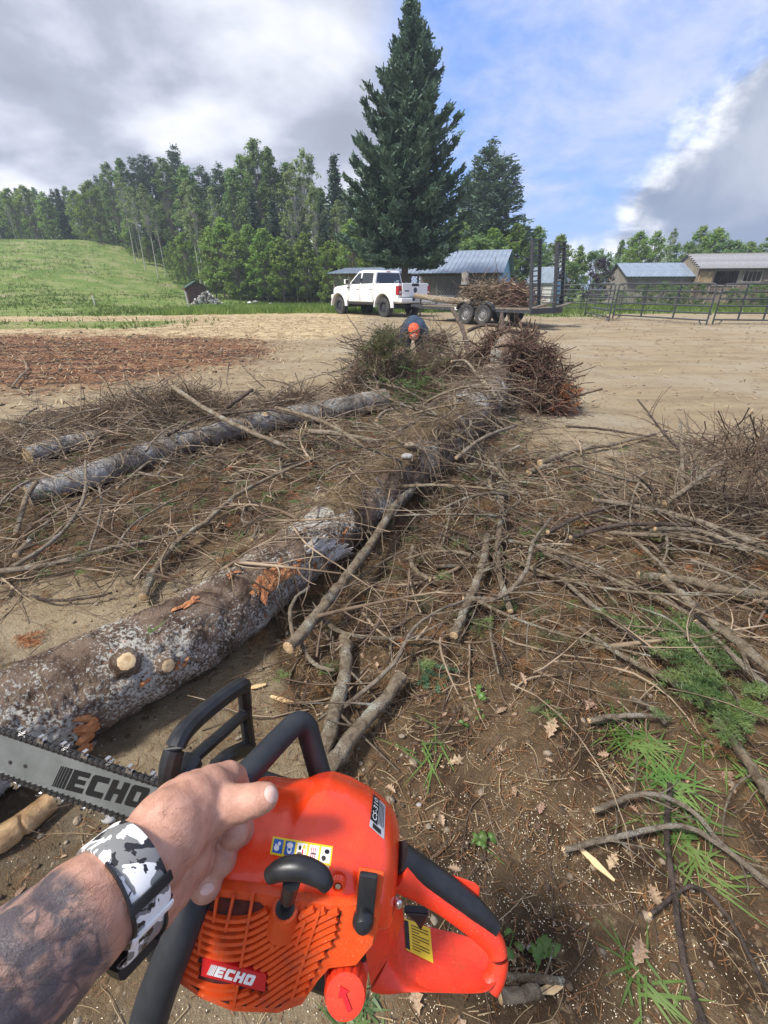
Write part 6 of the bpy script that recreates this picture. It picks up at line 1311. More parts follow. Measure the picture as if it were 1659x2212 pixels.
sprig_thing('fir_sprig', 'rust orange dead sprig on the dirt left of the trunk, nearest the knots', 60, 1420, 120, 1440, 'needle_orange', .01, 6)
sprig_thing('fir_sprig', 'rust orange dead sprig on the dirt at the left edge', 30, 1375, 90, 1390, 'needle_orange', .01, 6)
sprig_thing('fir_sprig', 'small green sprig hanging at the middle of the soil', 1085, 1290, 1105, 1320, 'needle_green', .02, 3)
# the green fir bough on the right
o = empty('fir_bough', tuple(G(1500, 1500)), 0, 'green leafy fir bough lying over the sticks at the right', 'fir bough'); b0 = Vector(o.location); g = np.random.default_rng(77)
main = resample([np.array(G(1600, 1520, 0.05) - b0), np.array(G(1520, 1420, 0.10) - b0), np.array(G(1450, 1340, 0.13) - b0), np.array(G(1340, 1300, 0.12) - b0)], 12)
V, F = tubes_np(main[None], np.linspace(0.008, 0.003, 12)[None], 7); link('stem', mesh_np('stem', V, [F], True), BK['L'], o)
Vs, F3, F4 = [], [], []; off = 0
for (x0, y0, x1, y1), z0 in zip(((1540, 1440, 1310, 1310), (1530, 1430, 1380, 1290), (1540, 1440, 1450, 1300), (1560, 1450, 1500, 1330), (1560, 1470, 1400, 1390), (1570, 1480, 1420, 1450), (1580, 1500, 1460, 1490), (1590, 1500, 1530, 1540), (1600, 1510, 1610, 1560), (1560, 1450, 1590, 1400), (1600, 1500, 1659, 1480), (1580, 1480, 1480, 1420), (1520, 1430, 1430, 1360), (1600, 1530, 1560, 1600), (1610, 1500, 1650, 1550), (1500, 1400, 1470, 1345), (1540, 1460, 1500, 1500)), range(17)):
    zz = 0.05 + 0.012 * (z0 % 7); a, c_ = G(x0, y0, zz), G(x1, y1, zz + 0.03); d = c_ - a; ps = sprig_paths(g, tuple(a - b0), tuple(d), d.length, 13, 0.34, 0.12, 0.2)
    V, a3, a4 = sprig_mesh(g, ps, ln=0.019, wd=0.0013, step=0.0035, flat=0.6); Vs.append(V); F3.append(a3 + off); F4.append(a4 + off); off += len(V)
link('needles', mesh_np('needles', np.vstack(Vs), [np.vstack(F3), np.vstack(F4)]), M['needle_green'], o)
# needle clumps in the brush heaps
def heap_needles(par, n, c_, size, mt, seed, L=0.22):
    g = np.random.default_rng(seed); Vs, F3, F4 = [], [], []; off = 0
    for k in range(n):
        d = g.normal(size=3); d /= np.linalg.norm(d); p = np.array(c_) + d * g.random() ** 0.4 * np.array(size); p[2] = abs(p[2]); q = g.normal(size=3); q[2] -= 0.3; ps = sprig_paths(g, p, q, L * g.uniform(0.5, 1.2), 5)
        V, a3, a4 = sprig_mesh(g, ps, ln=0.022, wd=0.0036, step=0.017); Vs.append(V); F3.append(a3 + off); F4.append(a4 + off); off += len(V)
    tag(link('needle_clumps', mesh_np('needle_clumps', np.vstack(Vs), [np.vstack(F3), np.vstack(F4)]), M[mt], par), kind='stuff')
heap_needles(o2, 150, (-0.05, 0.2, 0.5), (0.75, 0.4, 0.5), 'needle_olive', 201); heap_needles(o2, 110, (0.2, -0.3, 0.2), (0.5, 0.25, 0.3), 'needle_green', 203)
heap_needles(o2, 60, (-0.3, 0.0, 0.85), (0.25, 0.2, 0.2), 'needle_olive', 204)
heap_needles(FT, 40, tuple(rc + Vector((0.1, -0.3, 0.2))), (0.3, 0.2, 0.15), 'needle_orange', 205, 0.15)
heap_needles(o, 4, (0, 0, 0.05), (0.1, 0.1, 0.02), 'needle_green', 206, 0.1)
# ------------------------------------------------------------------ oak leaves, weeds and grass near the camera
def oak_outline(g):
    pts = []
    half = [(0.0, 0.02), (0.12, 0.06), (0.2, 0.20), (0.28, 0.10), (0.42, 0.30), (0.5, 0.13), (0.62, 0.33), (0.7, 0.15), (0.82, 0.2), (0.88, 0.08), (1.0, 0.0)]
    up = [(x, y * g.uniform(0.8, 1.2)) for x, y in half]; dn = [(x, -y * g.uniform(0.8, 1.2)) for x, y in half[:-1]][::-1]
    return up + dn
leaf_meshes = []
for k in range(5):
    g = np.random.default_rng(300 + k); ol = oak_outline(g); curl = g.uniform(0.2, 0.7); tw_ = g.normal(0, 0.25); n = len(ol); ctr = [(x, 0.0) for x, _ in ol]
    bend = lambda x, y: (x, y * math.cos(curl), abs(y) * curl * 0.9 + 0.18 * math.sin(x * 3 + k) * curl + tw_ * y * x)
    V = [bend(*q) for q in ol] + [bend(*q) for q in ctr]; F = [(i, (i + 1) % n, n + (i + 1) % n, n + i) for i in range(n)]
    me = bpy.data.meshes.new('oak_leaf'); me.from_pydata(V, [], F); me.validate(); me.polygons.foreach_set('use_smooth', [True] * len(me.polygons)); me.materials.append(M['dead_leaf']); leaf_meshes.append(me)
LV = [(965, 1650, .07, 'curled tan oak leaf standing on edge, nearest the orange saw cover'), (1185, 1595, .075, 'large tan oak leaf right of the weeds in the middle of the soil'), (1135, 1482, .055, 'pale folded oak leaf on the dark soil'), (1570, 1695, .07, 'pale pronged oak leaf near the right edge'), (1255, 1510, .06, 'reddish brown oak leaf lying flat above the large tan one'), (1265, 1535, .05, 'small russet oak leaf touching the reddish brown one'), (1095, 1530, .05, 'crumpled tan leaf beside the fresh weeds'), (1040, 1490, .03, 'tiny pink brown leaf scrap by the fir sprig'), (1405, 1910, .06, 'brown curled leaf under the bowed sticks'), (1310, 1880, .05, 'dark brown leaf at the end of the yellow splinter'), (1385, 2030, .07, 'long brown leaf among the needles at the lower right'), (1165, 1760, .04, 'small brown leaf in the middle of the chips'), (1110, 1700, .035, 'rolled mauve leaf on the soil'), (1090, 1665, .035, 'rolled brown leaf on the soil'), (650, 1530, .04, 'mauve curled leaf right of the front hand guard'), (448, 1466, .055, 'grey brown pronged leaf in the shade of the trunk'), (492, 1145, .07, 'pale oak leaf on the dark litter between the logs'), (466, 1132, .06, 'pale oak leaf left of its twin between the logs'), (590, 1225, .05, 'yellowish leaf caught at the edge of the trunk'), (1080, 2050, .05, 'crumpled leaf beside the rear handle'), (905, 2195, .06, 'pinkish leaf below the rear handle guard'), (990, 2195, .06, 'pinkish brown leaf at the bottom edge'), (1290, 1630, .035, 'small tan leaf scrap left of the grass'), (1520, 1600, .04, 'brown leaf scrap on the dark soil at the right'), (760, 1480, .03, 'small brown leaf between the thick branches'), (540, 800, .12, 'curled brown leaf standing on the yard by the left heap'), (1190, 735, 0.10, 'withered leaf on the roots'), (1350, 1170, .05, 'pinkish leaf at the foot of the right brush'), (1440, 1090, .05, 'pale pink leaf caught in the right brush'), (1380, 905, .06, 'pale leaf scrap on the yard behind the right brush')]
for i, (px, py, L, lb) in enumerate(LV):
    g = random.Random(i + 40); p = G(px, py, 0.008); tag(link('oak_leaf', leaf_meshes[i % 5], None, None, p, (g.uniform(-.5, .5), g.uniform(-.5, .3), g.uniform(0, 6.28)), L * 1.15), lb, 'leaf', 'dead oak leaves')
g = np.random.default_rng(8); p = scatter(260, -2, 2.5, 0.2, 3.2, lambda x, y: 0.15 + 0.85 * soilD(x, y), 9)
Vs, Fs = [], []; off = 0
for q in p:
    ol = np.array(oak_outline(g)); L = g.uniform(0.012, 0.04); a = g.uniform(0, 6.28); c_, s_ = math.cos(a), math.sin(a); cu = g.uniform(0.3, 1.2); n = len(ol)
    z = np.abs(ol[:, 1]) * cu; V = np.stack([(ol[:, 0] * c_ - ol[:, 1] * s_) * L, (ol[:, 0] * s_ + ol[:, 1] * c_) * L, z * L + 0.006], 1) + q; ctr = np.stack([ol[:, 0] * c_ * L, ol[:, 0] * s_ * L, np.full(n, 0.006)], 1) + q
    Vs.append(np.vstack([V, ctr])); i = np.arange(n); Fs.append(np.stack([i, (i + 1) % n, n + (i + 1) % n, n + i], 1) + off); off += 2 * n
stuff('leaf_scraps', np.vstack(Vs), np.vstack(Fs), 'dead_leaf', 'small brown leaf scraps over the soil')
def blade_thing(name, label, px, py, n, L, mt, seed, spread=0.05, cat='grass', wd=0.0035, lie=0.6, ang=None):
    g = np.random.default_rng(seed); o = G(px, py); Vs, Fs = [], []; off = 0; K = 6
    for k in range(n):
        a = g.uniform(0, 6.28) if ang is None else g.normal(ang, 0.5); d = np.array([math.cos(a), math.sin(a), g.uniform(0.2, 1.0) * (1 - lie)]); d /= np.linalg.norm(d); l = L * g.uniform(0.5, 1.2); c_ = np.array([g.normal(0, spread), g.normal(0, spread), 0.006]); s_ = np.array([-d[1], d[0], 0.3]) * wd
        t = np.linspace(0, 1, K)[:, None]; P = c_ + d * l * t + np.array([0, 0, -1]) * l * 0.35 * t ** 2; P[:, 2] = np.maximum(P[:, 2], 0.008 + 0.01 * g.random()); w_ = (1 - t ** 2) * s_
        Vs.append(np.vstack([P - w_, P + w_])); i = np.arange(K - 1); Fs.append(np.stack([i, i + 1, K + i + 1, K + i], 1) + off); off += 2 * K
    return tag(link(name, mesh_np(name, np.vstack(Vs), [np.vstack(Fs)]), M[mt], loc=o), label, cat, 'green tufts on the soil')
blade_thing('grass_tuft', 'lush green grass tuft below the fir bough', 1370, 1600, 70, 0.16, 'grass_near', 1, 0.035)
blade_thing('grass_tuft', 'green grass tuft under the bowed sticks at the lower right', 1440, 1690, 80, 0.15, 'grass_near', 2, 0.04)
blade_thing('grass_tuft', 'thin green grass spreading below the bowed sticks', 1480, 1820, 60, 0.14, 'grass_near', 3, 0.05)
blade_thing('grass_tuft', 'sparse grass blades at the right edge', 1560, 1640, 30, 0.13, 'grass_near', 4, 0.05)
blade_thing('grass_tuft', 'few long grass blades lying left of the large oak leaf', 940, 1630, 14, 0.16, 'grass_near', 5, 0.04, lie=0.9)
blade_thing('grass_tuft', 'grass wisps at the bottom right corner', 1380, 2120, 24, 0.12, 'grass_near', 6, 0.025)
blade_thing('grass_tuft', 'dark green sprigs under the bottom of the saw', 770, 2190, 60, 0.06, 'needle_green', 7, 0.03)
blade_thing('grass_tuft', 'broad green blade lying on the trunk beside the knots', 335, 1375, 3, 0.07, 'grass_near', 8, 0.004).location = surf(330, 1375)[0] + Vector((0, 0, 0.012))
def weed(label, px, py, n, L, seed, ang, stem=0.12):
    g = np.random.default_rng(seed); p = G(px, py); o = empty('weed', tuple(p), 0, label, 'weed', 'fresh weeds on the soil'); sd_ = (math.cos(ang), math.sin(ang))
    MB().tube([(0, 0, 0.006), (sd_[0] * stem * 0.5, sd_[1] * stem * 0.5, 0.014), (sd_[0] * stem, sd_[1] * stem, 0.008)], [0.0018, 0.0016, 0.001], 5, K=7).build('stem', M['grass_near'], o)
    for k in range(n):
        a = ang + math.pi + g.normal(0, 0.8); l = L * g.uniform(0.6, 1.15); V = []; K = 7
        for i in range(K):
            t = i / (K - 1); w_ = l * 0.28 * math.sin(math.pi * (0.08 + 0.92 * t) ** 0.8) * (1 + 0.15 * (-1) ** i)
            for s_ in (-1, 0, 1): V.append((l * t, s_ * w_, 0.012 + 0.02 * math.sin(t * 3) * (1 - 0.5 * abs(s_)) + 0.004 * abs(s_)))
        F = [(i * 3 + j, i * 3 + j + 1, i * 3 + j + 4, i * 3 + j + 3) for i in range(K - 1) for j in (0, 1)]
        MB().add(V, F).build('leaf', M['grass_near'], o, smooth=True, loc=(g.normal(0, 0.012), g.normal(0, 0.012), g.uniform(0, 0.01)), rot=(g.normal(0, 0.3), g.normal(0, 0.2), a))
weed('bright green weed with broad leaves right of the fir sprig', 1030, 1508, 5, 0.034, 1, -2.7, 0.05)
weed('small bright green weed below the fir sprig', 1035, 1545, 3, 0.026, 2, 1.0, 0.02)
weed('uprooted green weed with long stem in the pale chips', 1040, 1830, 7, 0.035, 3, -0.75, 0.09)
weed('broad leaved green weed beside the rear handle', 1165, 2080, 6, 0.05, 4, -2.2, 0.05)
weed('single green leaf lying left of the front hand guard', 1005, 1575, 2, 0.03, 5, 0.2, 0.02)
weed('yellow green weed leaf on the dirt by the handle', 1100, 2050, 4, 0.045, 6, 1.0, 0.04)
# a few larger stones
for i, (px, py, r, lb, mt) in enumerate(((688, 1056, 0.035, 'white lump of rock between the trunks', 'pebble_grey'), (880, 992, 0.05, 'round grey stone lying on the soil of the trunk', 'pebble_grey'), (884, 968, 0.05, 'reddish round stone on the trunk above the grey one', 'pebble'), (868, 1590, 0.014, 'brown pebble right of the handle', 'pebble'), (560, 1445, 0.02, 'pale pebble beside the trunk', 'pebble'), (925, 1785, 0.012, 'brown pebble right of the saw cover', 'pebble'), (905, 1738, 0.010, 'grey pebble right of the saw cover', 'pebble_grey'), (1125, 2045, 0.013, 'brown pebble beside the broad leaved weed', 'pebble'), (1145, 2048, 0.010, 'grey pebble beside the broad leaved weed', 'pebble_grey'), (410, 1565, 0.012, 'pebble in the shade below the trunk', 'pebble'), (455, 1600, 0.016, 'tan pebble under the hand guard', 'pebble'), (320, 1740, 0.022, 'tan flat stone under the saw bar', 'pebble'), (235, 1768, 0.026, 'grey stone under the saw bar', 'pebble_grey'))):
    g2 = np.random.default_rng(i + 5); V = ico * np.array([1.25, 0.9, 0.7]) * r * g2.uniform(0.85, 1.12, (12, 1)); me = mesh_np('stone', V, [icoF], True); o = link('stone', me, M[mt], loc=G(px, py, r * 0.5) if i not in (1, 2) else surf(px, py)[0] + Vector((0, 0, 0.02)))
    md = o.modifiers.new('sub', 'SUBSURF'); md.levels = 2; md.render_levels = 2; tag(o, lb, 'stone', 'loose stones')
# ------------------------------------------------------------------ the chainsaw
M['saw_cover'] = mat('saw_cover', (0.80, 0.046, 0.008), (0.86, 0.056, 0.010), 30, 0.24, coat=0.4)
M['saw_orange'] = mat('saw_orange', (0.64, 0.068, 0.009), (0.70, 0.084, 0.012), 40, 0.42)
M['saw_red'] = mat('saw_red', (0.72, 0.040, 0.014), (0.78, 0.05, 0.016), 40, 0.38)
M['saw_gap_shade'] = mat('saw_gap_shade', (0.03, 0.006, 0.004), (0.09, 0.014, 0.006), 60, 0.85)  # housing orange darkened, shade of the grille gaps painted into the colour
M['saw_black'] = mat('saw_black', (0.010, 0.011, 0.013), (0.018, 0.019, 0.021), 60, 0.38, bump=0.05, bscale=900)
M['rubber'] = mat('rubber', (0.016, 0.019, 0.023), (0.022, 0.025, 0.030), 80, 0.55)
M['bar_steel'] = mat('bar_steel', (0.20, 0.215, 0.205), (0.28, 0.295, 0.285), 22, 0.42, 0.55, contrast=(0.3, 0.7))
M['chain_steel'] = mat('chain_steel', (0.05, 0.05, 0.05), (0.14, 0.135, 0.13), 300, 0.35, 0.8)
M['chain_bright'] = mat('chain_bright', (0.62, 0.62, 0.62), rough=0.22, metal=1.0)
M['print_black'] = mat('print_black', (0.006, 0.006, 0.006), rough=0.5)
M['print_white'] = mat('print_white', (0.80, 0.80, 0.78), rough=0.5)
M['badge_red'] = mat('badge_red', (0.55, 0.012, 0.016), rough=0.35)
M['sticker_yellow'] = mat('sticker_yellow', (0.80, 0.60, 0.02), rough=0.4)
M['sticker_silver'] = mat('sticker_silver', (0.42, 0.43, 0.44), rough=0.35)
M['print_blue'] = mat('print_blue', (0.02, 0.13, 0.45), rough=0.4)
def grime(name, k=1.0):
    m = M[name]; t = m.node_tree; b = t.nodes['Principled BSDF']; src = b.inputs['Base Color'].links[0].from_socket; v = pos(t)
    fl = SSTEP(t, NOISE(t, v, 620, 3, 0.6), 0.66, 0.72); du = MATH(t, 'MULTIPLY', SSTEP(t, MATH(t, 'ADD', MATH(t, 'MULTIPLY', NOISE(t, v, 28, 6, 0.65), 0.7), MATH(t, 'MULTIPLY', NOISE(t, v, 240, 4, 0.7), 0.3)), 0.48, 0.66), 0.45 * k)
    c = MIX(t, du, src, (0.16, 0.06, 0.03)); c = MIX(t, MATH(t, 'MULTIPLY', fl, 0.55 * k), c, (0.75, 0.60, 0.42))
    t.links.new(c, b.inputs['Base Color']); t.links.new(N(t, 'ShaderNodeMapRange', {'Value': du, 'From Min': 0.0, 'From Max': 0.45, 'To Min': b.inputs['Roughness'].default_value, 'To Max': 0.8}).outputs[0], b.inputs['Roughness'])
grime('saw_orange', 1.0); grime('saw_red', 0.8); grime('saw_cover', 0.35)
SX = Vector((-.958, .27, -.07)).normalized(); SZ = Vector((.27, .955, .06)); SZ = (SZ - SX * SX.dot(SZ)).normalized(); SY = SZ.cross(SX)
CT = Vector((-.045, -.53, -.565))
CAMM = Matrix.Translation((0, 0, EYE)) @ Matrix.Rotation(R(90) - PITCH, 4, 'X')
SAWM = CAMM @ Matrix.Translation(CT) @ Matrix((SX, SY, SZ)).transposed().to_4x4()
SAWI = SAWM.inverted()
SAW = empty('chainsaw', (0, 0, 0), 0, 'orange chainsaw with black handles held in the foreground by the tattooed hand', 'chainsaw'); SAW.matrix_world = SAWM
SAW.location = SAWM.to_translation(); SAW.rotation_euler = SAWM.to_euler()
so_ = SAWI @ Vector((0, 0, EYE))
def T(px, py, val, axis=1):
    """saw-local point seen at a photo place, on the plane local[axis] = val"""
    d = SAWI.to_3x3() @ ray(px, py); return so_ + d * ((val - so_[axis]) / d[axis])
def C1(x, y): return (x * 0.562, 1426.2 + y * 0.562)      # from the close-up photo crop
# --- inner chassis
MB().box(-0.02, 0.185, -0.07, 0.07, -0.005, 0.13).build('engine_block', M['saw_black'], SAW, bevel=0.01)
MB().box(0.165, 0.215, -0.065, 0.085, -0.02, 0.085).build('front_chassis', M['saw_black'], SAW, bevel=0.008)
MB().box(0.05, 0.20, -0.085, -0.066, -0.005, 0.10).build('clutch_cover', M['saw_black'], SAW, bevel=0.008)
# --- starter housing
HPX = [(418, 1925), (470, 1915), (560, 1925), (640, 1940), (745, 1955), (800, 1945), (822, 1985), (812, 2040), (775, 2085), (715, 2092), (690, 2120), (655, 2172), (600, 2192), (500, 2188), (430, 2160), (380, 2125), (365, 2095), (385, 2030)]
out = [T(px, py, 0.100) for px, py in HPX]; cen = sum((Vector(p) for p in out), Vector()) / len(out)
def rg(y, s_): return [tuple(Vector((cen.x + (p.x - cen.x) * s_, y, cen.z + (p.z - cen.z) * s_))) for p in out]
hs = MB(); hs.loft([rg(0.03, 1.0), rg(0.085, 1.0), rg(0.096, 0.99), rg(0.1005, 0.965)]); hso = hs.build('starter_housing', M['saw_orange'], SAW, smooth=True, angle=50)
GPX = [(428, 1950), (470, 1938), (560, 1950), (600, 1985), (640, 1990), (660, 1960), (738, 1968), (722, 2030), (690, 2085), (655, 2155), (595, 2178), (500, 2172), (432, 2145), (392, 2110), (402, 2030)]
gl = [T(px, py, 0.1012) for px, py in GPX]; gp_ = MB(); n = len(gl)
gp_.add([tuple(p) for p in gl], [tuple(range(n))]); gp_.build('grille_recess', M['saw_gap_shade'], SAW)  # flat panel on the face, its dark colour stands for shade between slats
def inpoly(x, y, poly):
    c_ = False; j = len(poly) - 1
    for i in range(len(poly)):
        if ((poly[i][1] > y) != (poly[j][1] > y)) and x < (poly[j][0] - poly[i][0]) * (y - poly[i][1]) / (poly[j][1] - poly[i][1]) + poly[i][0]: c_ = not c_
        j = i
    return c_
BADGE = [(437, 2070), (575, 2105), (572, 2143), (434, 2108)]
base_curve = resample([(370, 1995, 0), (415, 2030, 0), (470, 2052, 0), (530, 2050, 0), (585, 2022, 0), (640, 1985, 0), (700, 1952, 0), (780, 1915, 0)], 90)
for k in range(-4, 13):
    run = []
    pts = [(p[0] - 2.0 * k, p[1] + 16.5 * k) for p in base_curve] + [None]
    for p in pts:
        ok = p is not None and inpoly(p[0], p[1], GPX) and not inpoly(p[0], p[1], [(BADGE[0][0] - 4, BADGE[0][1] - 6), (BADGE[1][0] + 4, BADGE[1][1] - 6), (BADGE[2][0] + 4, BADGE[2][1] + 6), (BADGE[3][0] - 4, BADGE[3][1] + 6)])
        if ok: run.append(p)
        else:
            if len(run) > 3:
                L_ = [T(px, py, 0.1035) for px, py in run]; mb = MB(); rings_ = []
                for i, q in enumerate(L_):
                    t = (L_[min(i + 1, len(L_) - 1)] - L_[max(0, i - 1)]).normalized(); s_ = Vector((-t.z, 0, t.x)).normalized() * 0.0027
                    rings_.append([tuple(q - s_ + Vector((0, -0.0024, 0))), tuple(q - s_ * 0.7 + Vector((0, 0.002, 0))), tuple(q + s_ * 0.7 + Vector((0, 0.002, 0))), tuple(q + s_ + Vector((0, -0.0024, 0)))])
                mb.loft(rings_); mb.build('grille_slat', M['saw_orange'], SAW, smooth=True, angle=40)
            run = []
for a, c_ in (((548, 1928), (505, 2178)), ((690, 1965), (628, 2165)), ((440, 1965), (430, 2060)), ((470, 1935), (462, 1990)), ((505, 1935), (488, 2010)), ((610, 2000), (585, 2050)), ((660, 1985), (640, 2040))):
    p, q = T(*a, 0.1045), T(*c_, 0.1045); MB().beam(p, q, 0.0028, 0.004, (0, 1, 0)).build('grille_rib', M['saw_orange'], SAW)
for a, w_ in (((495, 2000), 60), ((470, 1972), 45), ((520, 1945), 30)):
    pass
# --- emblem and block letters
LET = {'E': [[(0, 0), (1, 0), (1, .24), (.38, .24), (.38, .39), (.92, .39), (.92, .61), (.38, .61), (.38, .76), (1, .76), (1, 1), (0, 1)]],
       'C': [[(.1, 0), (1, 0), (1, .27), (.38, .27), (.38, .73), (1, .73), (1, 1), (.1, 1), (0, .9), (0, .1)]],
       'H': [[(0, 0), (.36, 0), (.36, .38), (.66, .38), (.66, 0), (1.02, 0), (1.02, 1), (.66, 1), (.66, .62), (.36, .62), (.36, 1), (0, 1)]],
       'O': [[(.1, 0), (.95, 0), (1.05, .1), (1.05, .27), (.38, .27), (.38, .5), (0, .5), (0, .1)], [(1.05, .27), (1.05, .9), (.95, 1), (.1, 1), (0, .9), (0, .5), (.38, .5), (.38, .73), (.67, .73), (.67, .27)]]}
def logo(par, org, U, Vv, Nn, h, mt, th=0.0006, shear=0.28):
    """slanted speed bars and four block letters; org lower left, U reading direction"""
    org, U, Vv, Nn = Vector(org), Vector(U), Vector(Vv), Vector(Nn)
    P3 = lambda u, v, w_: tuple(org + U * (u + shear * v) * h + Vv * v * h + Nn * w_)
    x = 0.0
    for k in range(5):
        wd = 0.045 + 0.018 * k; MB().prism([(x, 0), (x + wd, 0), (x + wd, 1), (x, 1)], 0, th, P3).build('speed_bar', M[mt], par); x += wd + 0.04
    x += 0.03
    for ch in 'ECHO':
        mb = MB()
        for poly in LET[ch]: mb.prism([(x + u * 0.78, v) for u, v in poly], 0, th, P3)
        mb.build('letter', M[mt], par); x += 0.91
    return x * h
c4 = [T(px, py, 0.1065) for px, py in BADGE]; bd = MB(); bd.add([tuple(p) for p in c4] + [tuple(p - Vector((0, 0.005, 0))) for p in c4], [(0, 1, 2, 3), (7, 6, 5, 4), (0, 4, 5, 1), (1, 5, 6, 2), (2, 6, 7, 3), (3, 7, 4, 0)])
bdo = bd.build('badge', M['badge_red'], SAW)
U_ = (c4[2] - c4[3]).normalized(); W_ = (c4[0] - c4[3]); Vn = (W_ - U_ * W_.dot(U_)).normalized(); hh = W_.length
logo(bdo, c4[3] + U_ * 0.006 + Vn * hh * 0.20 + Vector((0, 0.0002, 0)), U_, Vn, (0, 1, 0), hh * 0.6, 'print_white')
# --- top cover
xs = np.linspace(-0.034, 0.178, 34); rings_ = []
def ztop(x): return float(np.interp(x, [-.034, -.028, -.018, -.005, .02, .05, .075, .092, .104, .125, .155, .17, .178], [.118, .142, .158, .169, .181, .188, .187, .178, .163, .155, .149, .140, .120]))
def ridge(x): return float(np.interp(x, [-.034, 0, .05, .09, .105, .178], [0.0, 0.014, 0.034, 0.022, 0.002, 0.0]))
for x in xs:
    zt = ztop(x); k = ridge(x); e = min(1.0, max(0.0, (x + 0.034) / 0.02)) ** 0.5 * min(1.0, max(0.0, (0.178 - x) / 0.015)) ** 0.5; e = 0.78 + 0.22 * e
    zlow = float(np.interp(x, [-.034, 0.0, .024, .178], [.098, .112, .122, .082]))
    half = [(0.088 * e, zlow), (0.0925 * e, zlow + 0.012), (0.090 * e, zlow + (zt - zlow) * 0.42), (0.080 * e, zlow + (zt - zlow) * 0.70), (0.062 * e, zt - 0.008 - k * 0.55), (0.040 * e, zt - 0.001 - k * 0.12), (0.016 * e, zt + 0.001), (-0.012 * e, zt - k * 0.1), (-0.040 * e, zt - 0.006 - k * 0.4), (-0.060 * e, zt - 0.022), (-0.070 * e, zt - 0.045), (-0.072 * e, 0.09)]
    rings_.append([(x, y, z) for y, z in half])
cv = MB(); cv.loft(rings_); cvo = cv.build('top_cover', M['saw_cover'], SAW, smooth=True, angle=75)
md = cvo.modifiers.new('sub', 'SUBSURF'); md.levels = 2; md.render_levels = 2
from mathutils.bvhtree import BVHTree
dg = bpy.context.evaluated_depsgraph_get(); dg.update()
def bvh_of(*objs):
    vs, fs = [], []
    for o in objs:
        e = o.evaluated_get(bpy.context.evaluated_depsgraph_get()); me = e.to_mesh(); off = len(vs)
        vs += [tuple(v.co) for v in me.vertices]; fs += [tuple(i + off for i in p.vertices) for p in me.polygons]; e.to_mesh_clear()
    return BVHTree.FromPolygons(vs, fs)
bpy.context.view_layer.update(); cbv = bvh_of(cvo, hso)
def hit(px, py, bv=None, off=0.0006):
    d = (SAWI.to_3x3() @ ray(px, py)).normalized(); h = (bv or cbv).ray_cast(so_, d)
    if h[0] is None: return None
    n = h[1] if h[1].dot(d) < 0 else -h[1]
    return h[0] + n * off
def decal(name, quad, mt, par, bv=None, off=0.0006, nu=10, nv=6, th=None):
    """a sticker laid on the surface; quad photo corners: upper left, upper right, lower right, lower left"""
    q = [Vector((a, c_)) for a, c_ in quad]; V = []; F = []
    for j in range(nv + 1):
        for i in range(nu + 1):
            u, v = i / nu, j / nv; p = (q[0] * (1 - u) + q[1] * u) * (1 - v) + (q[3] * (1 - u) + q[2] * u) * v; h = hit(p.x, p.y, bv, off)
            if h is None: return None
            V.append(tuple(h))
    F = [(j * (nu + 1) + i, j * (nu + 1) + i + 1, (j + 1) * (nu + 1) + i + 1, (j + 1) * (nu + 1) + i) for j in range(nv) for i in range(nu)]
    return MB().add(V, F).build(name, M[mt], par, smooth=True)
def sub(quad, u0, u1, v0, v1):
    q = [Vector(c_) for c_ in quad]; f = lambda u, v: tuple((q[0] * (1 - u) + q[1] * u) * (1 - v) + (q[3] * (1 - u) + q[2] * u) * v)
    return [f(u0, v0), f(u1, v0), f(u1, v1), f(u0, v1)]
def text_decal(txt, quad, mt, par, off=0.0012, u0=0.0, u1=1.0, v0=0.0, v1=1.0, bv=None):
    """flat lettering laid onto the surface inside a photo quad"""
    cu = bpy.data.curves.new('lettering', 'FONT'); cu.body = txt; cu.resolution_u = 2; tmp = bpy.data.objects.new('lettering', cu); C.objects.link(tmp); bpy.context.view_layer.update()
    me = bpy.data.meshes.new_from_object(tmp.evaluated_get(bpy.context.evaluated_depsgraph_get())); bpy.data.objects.remove(tmp)
    vs = np.array([v.co[:2] for v in me.vertices]); lo, hi = vs.min(0), vs.max(0); Q = [Vector(c_) for c_ in quad]
    for v in me.vertices:
        u = u0 + (u1 - u0) * (v.co.x - lo[0]) / (hi[0] - lo[0]); w_ = v0 + (v1 - v0) * (1 - (v.co.y - lo[1]) / (hi[1] - lo[1]))
        p = (Q[0] * (1 - u) + Q[1] * u) * (1 - w_) + (Q[3] * (1 - u) + Q[2] * u) * w_; h = hit(p.x, p.y, bv, off)
        if h is None: return None
        v.co = h
    me.materials.clear(); return link('lettering', me, M[mt], par)
Q1 = [(590, 1807), (719, 1829), (714, 1871), (583, 1845)]
st_ = decal('warning_sticker', Q1, 'sticker_yellow', SAW)
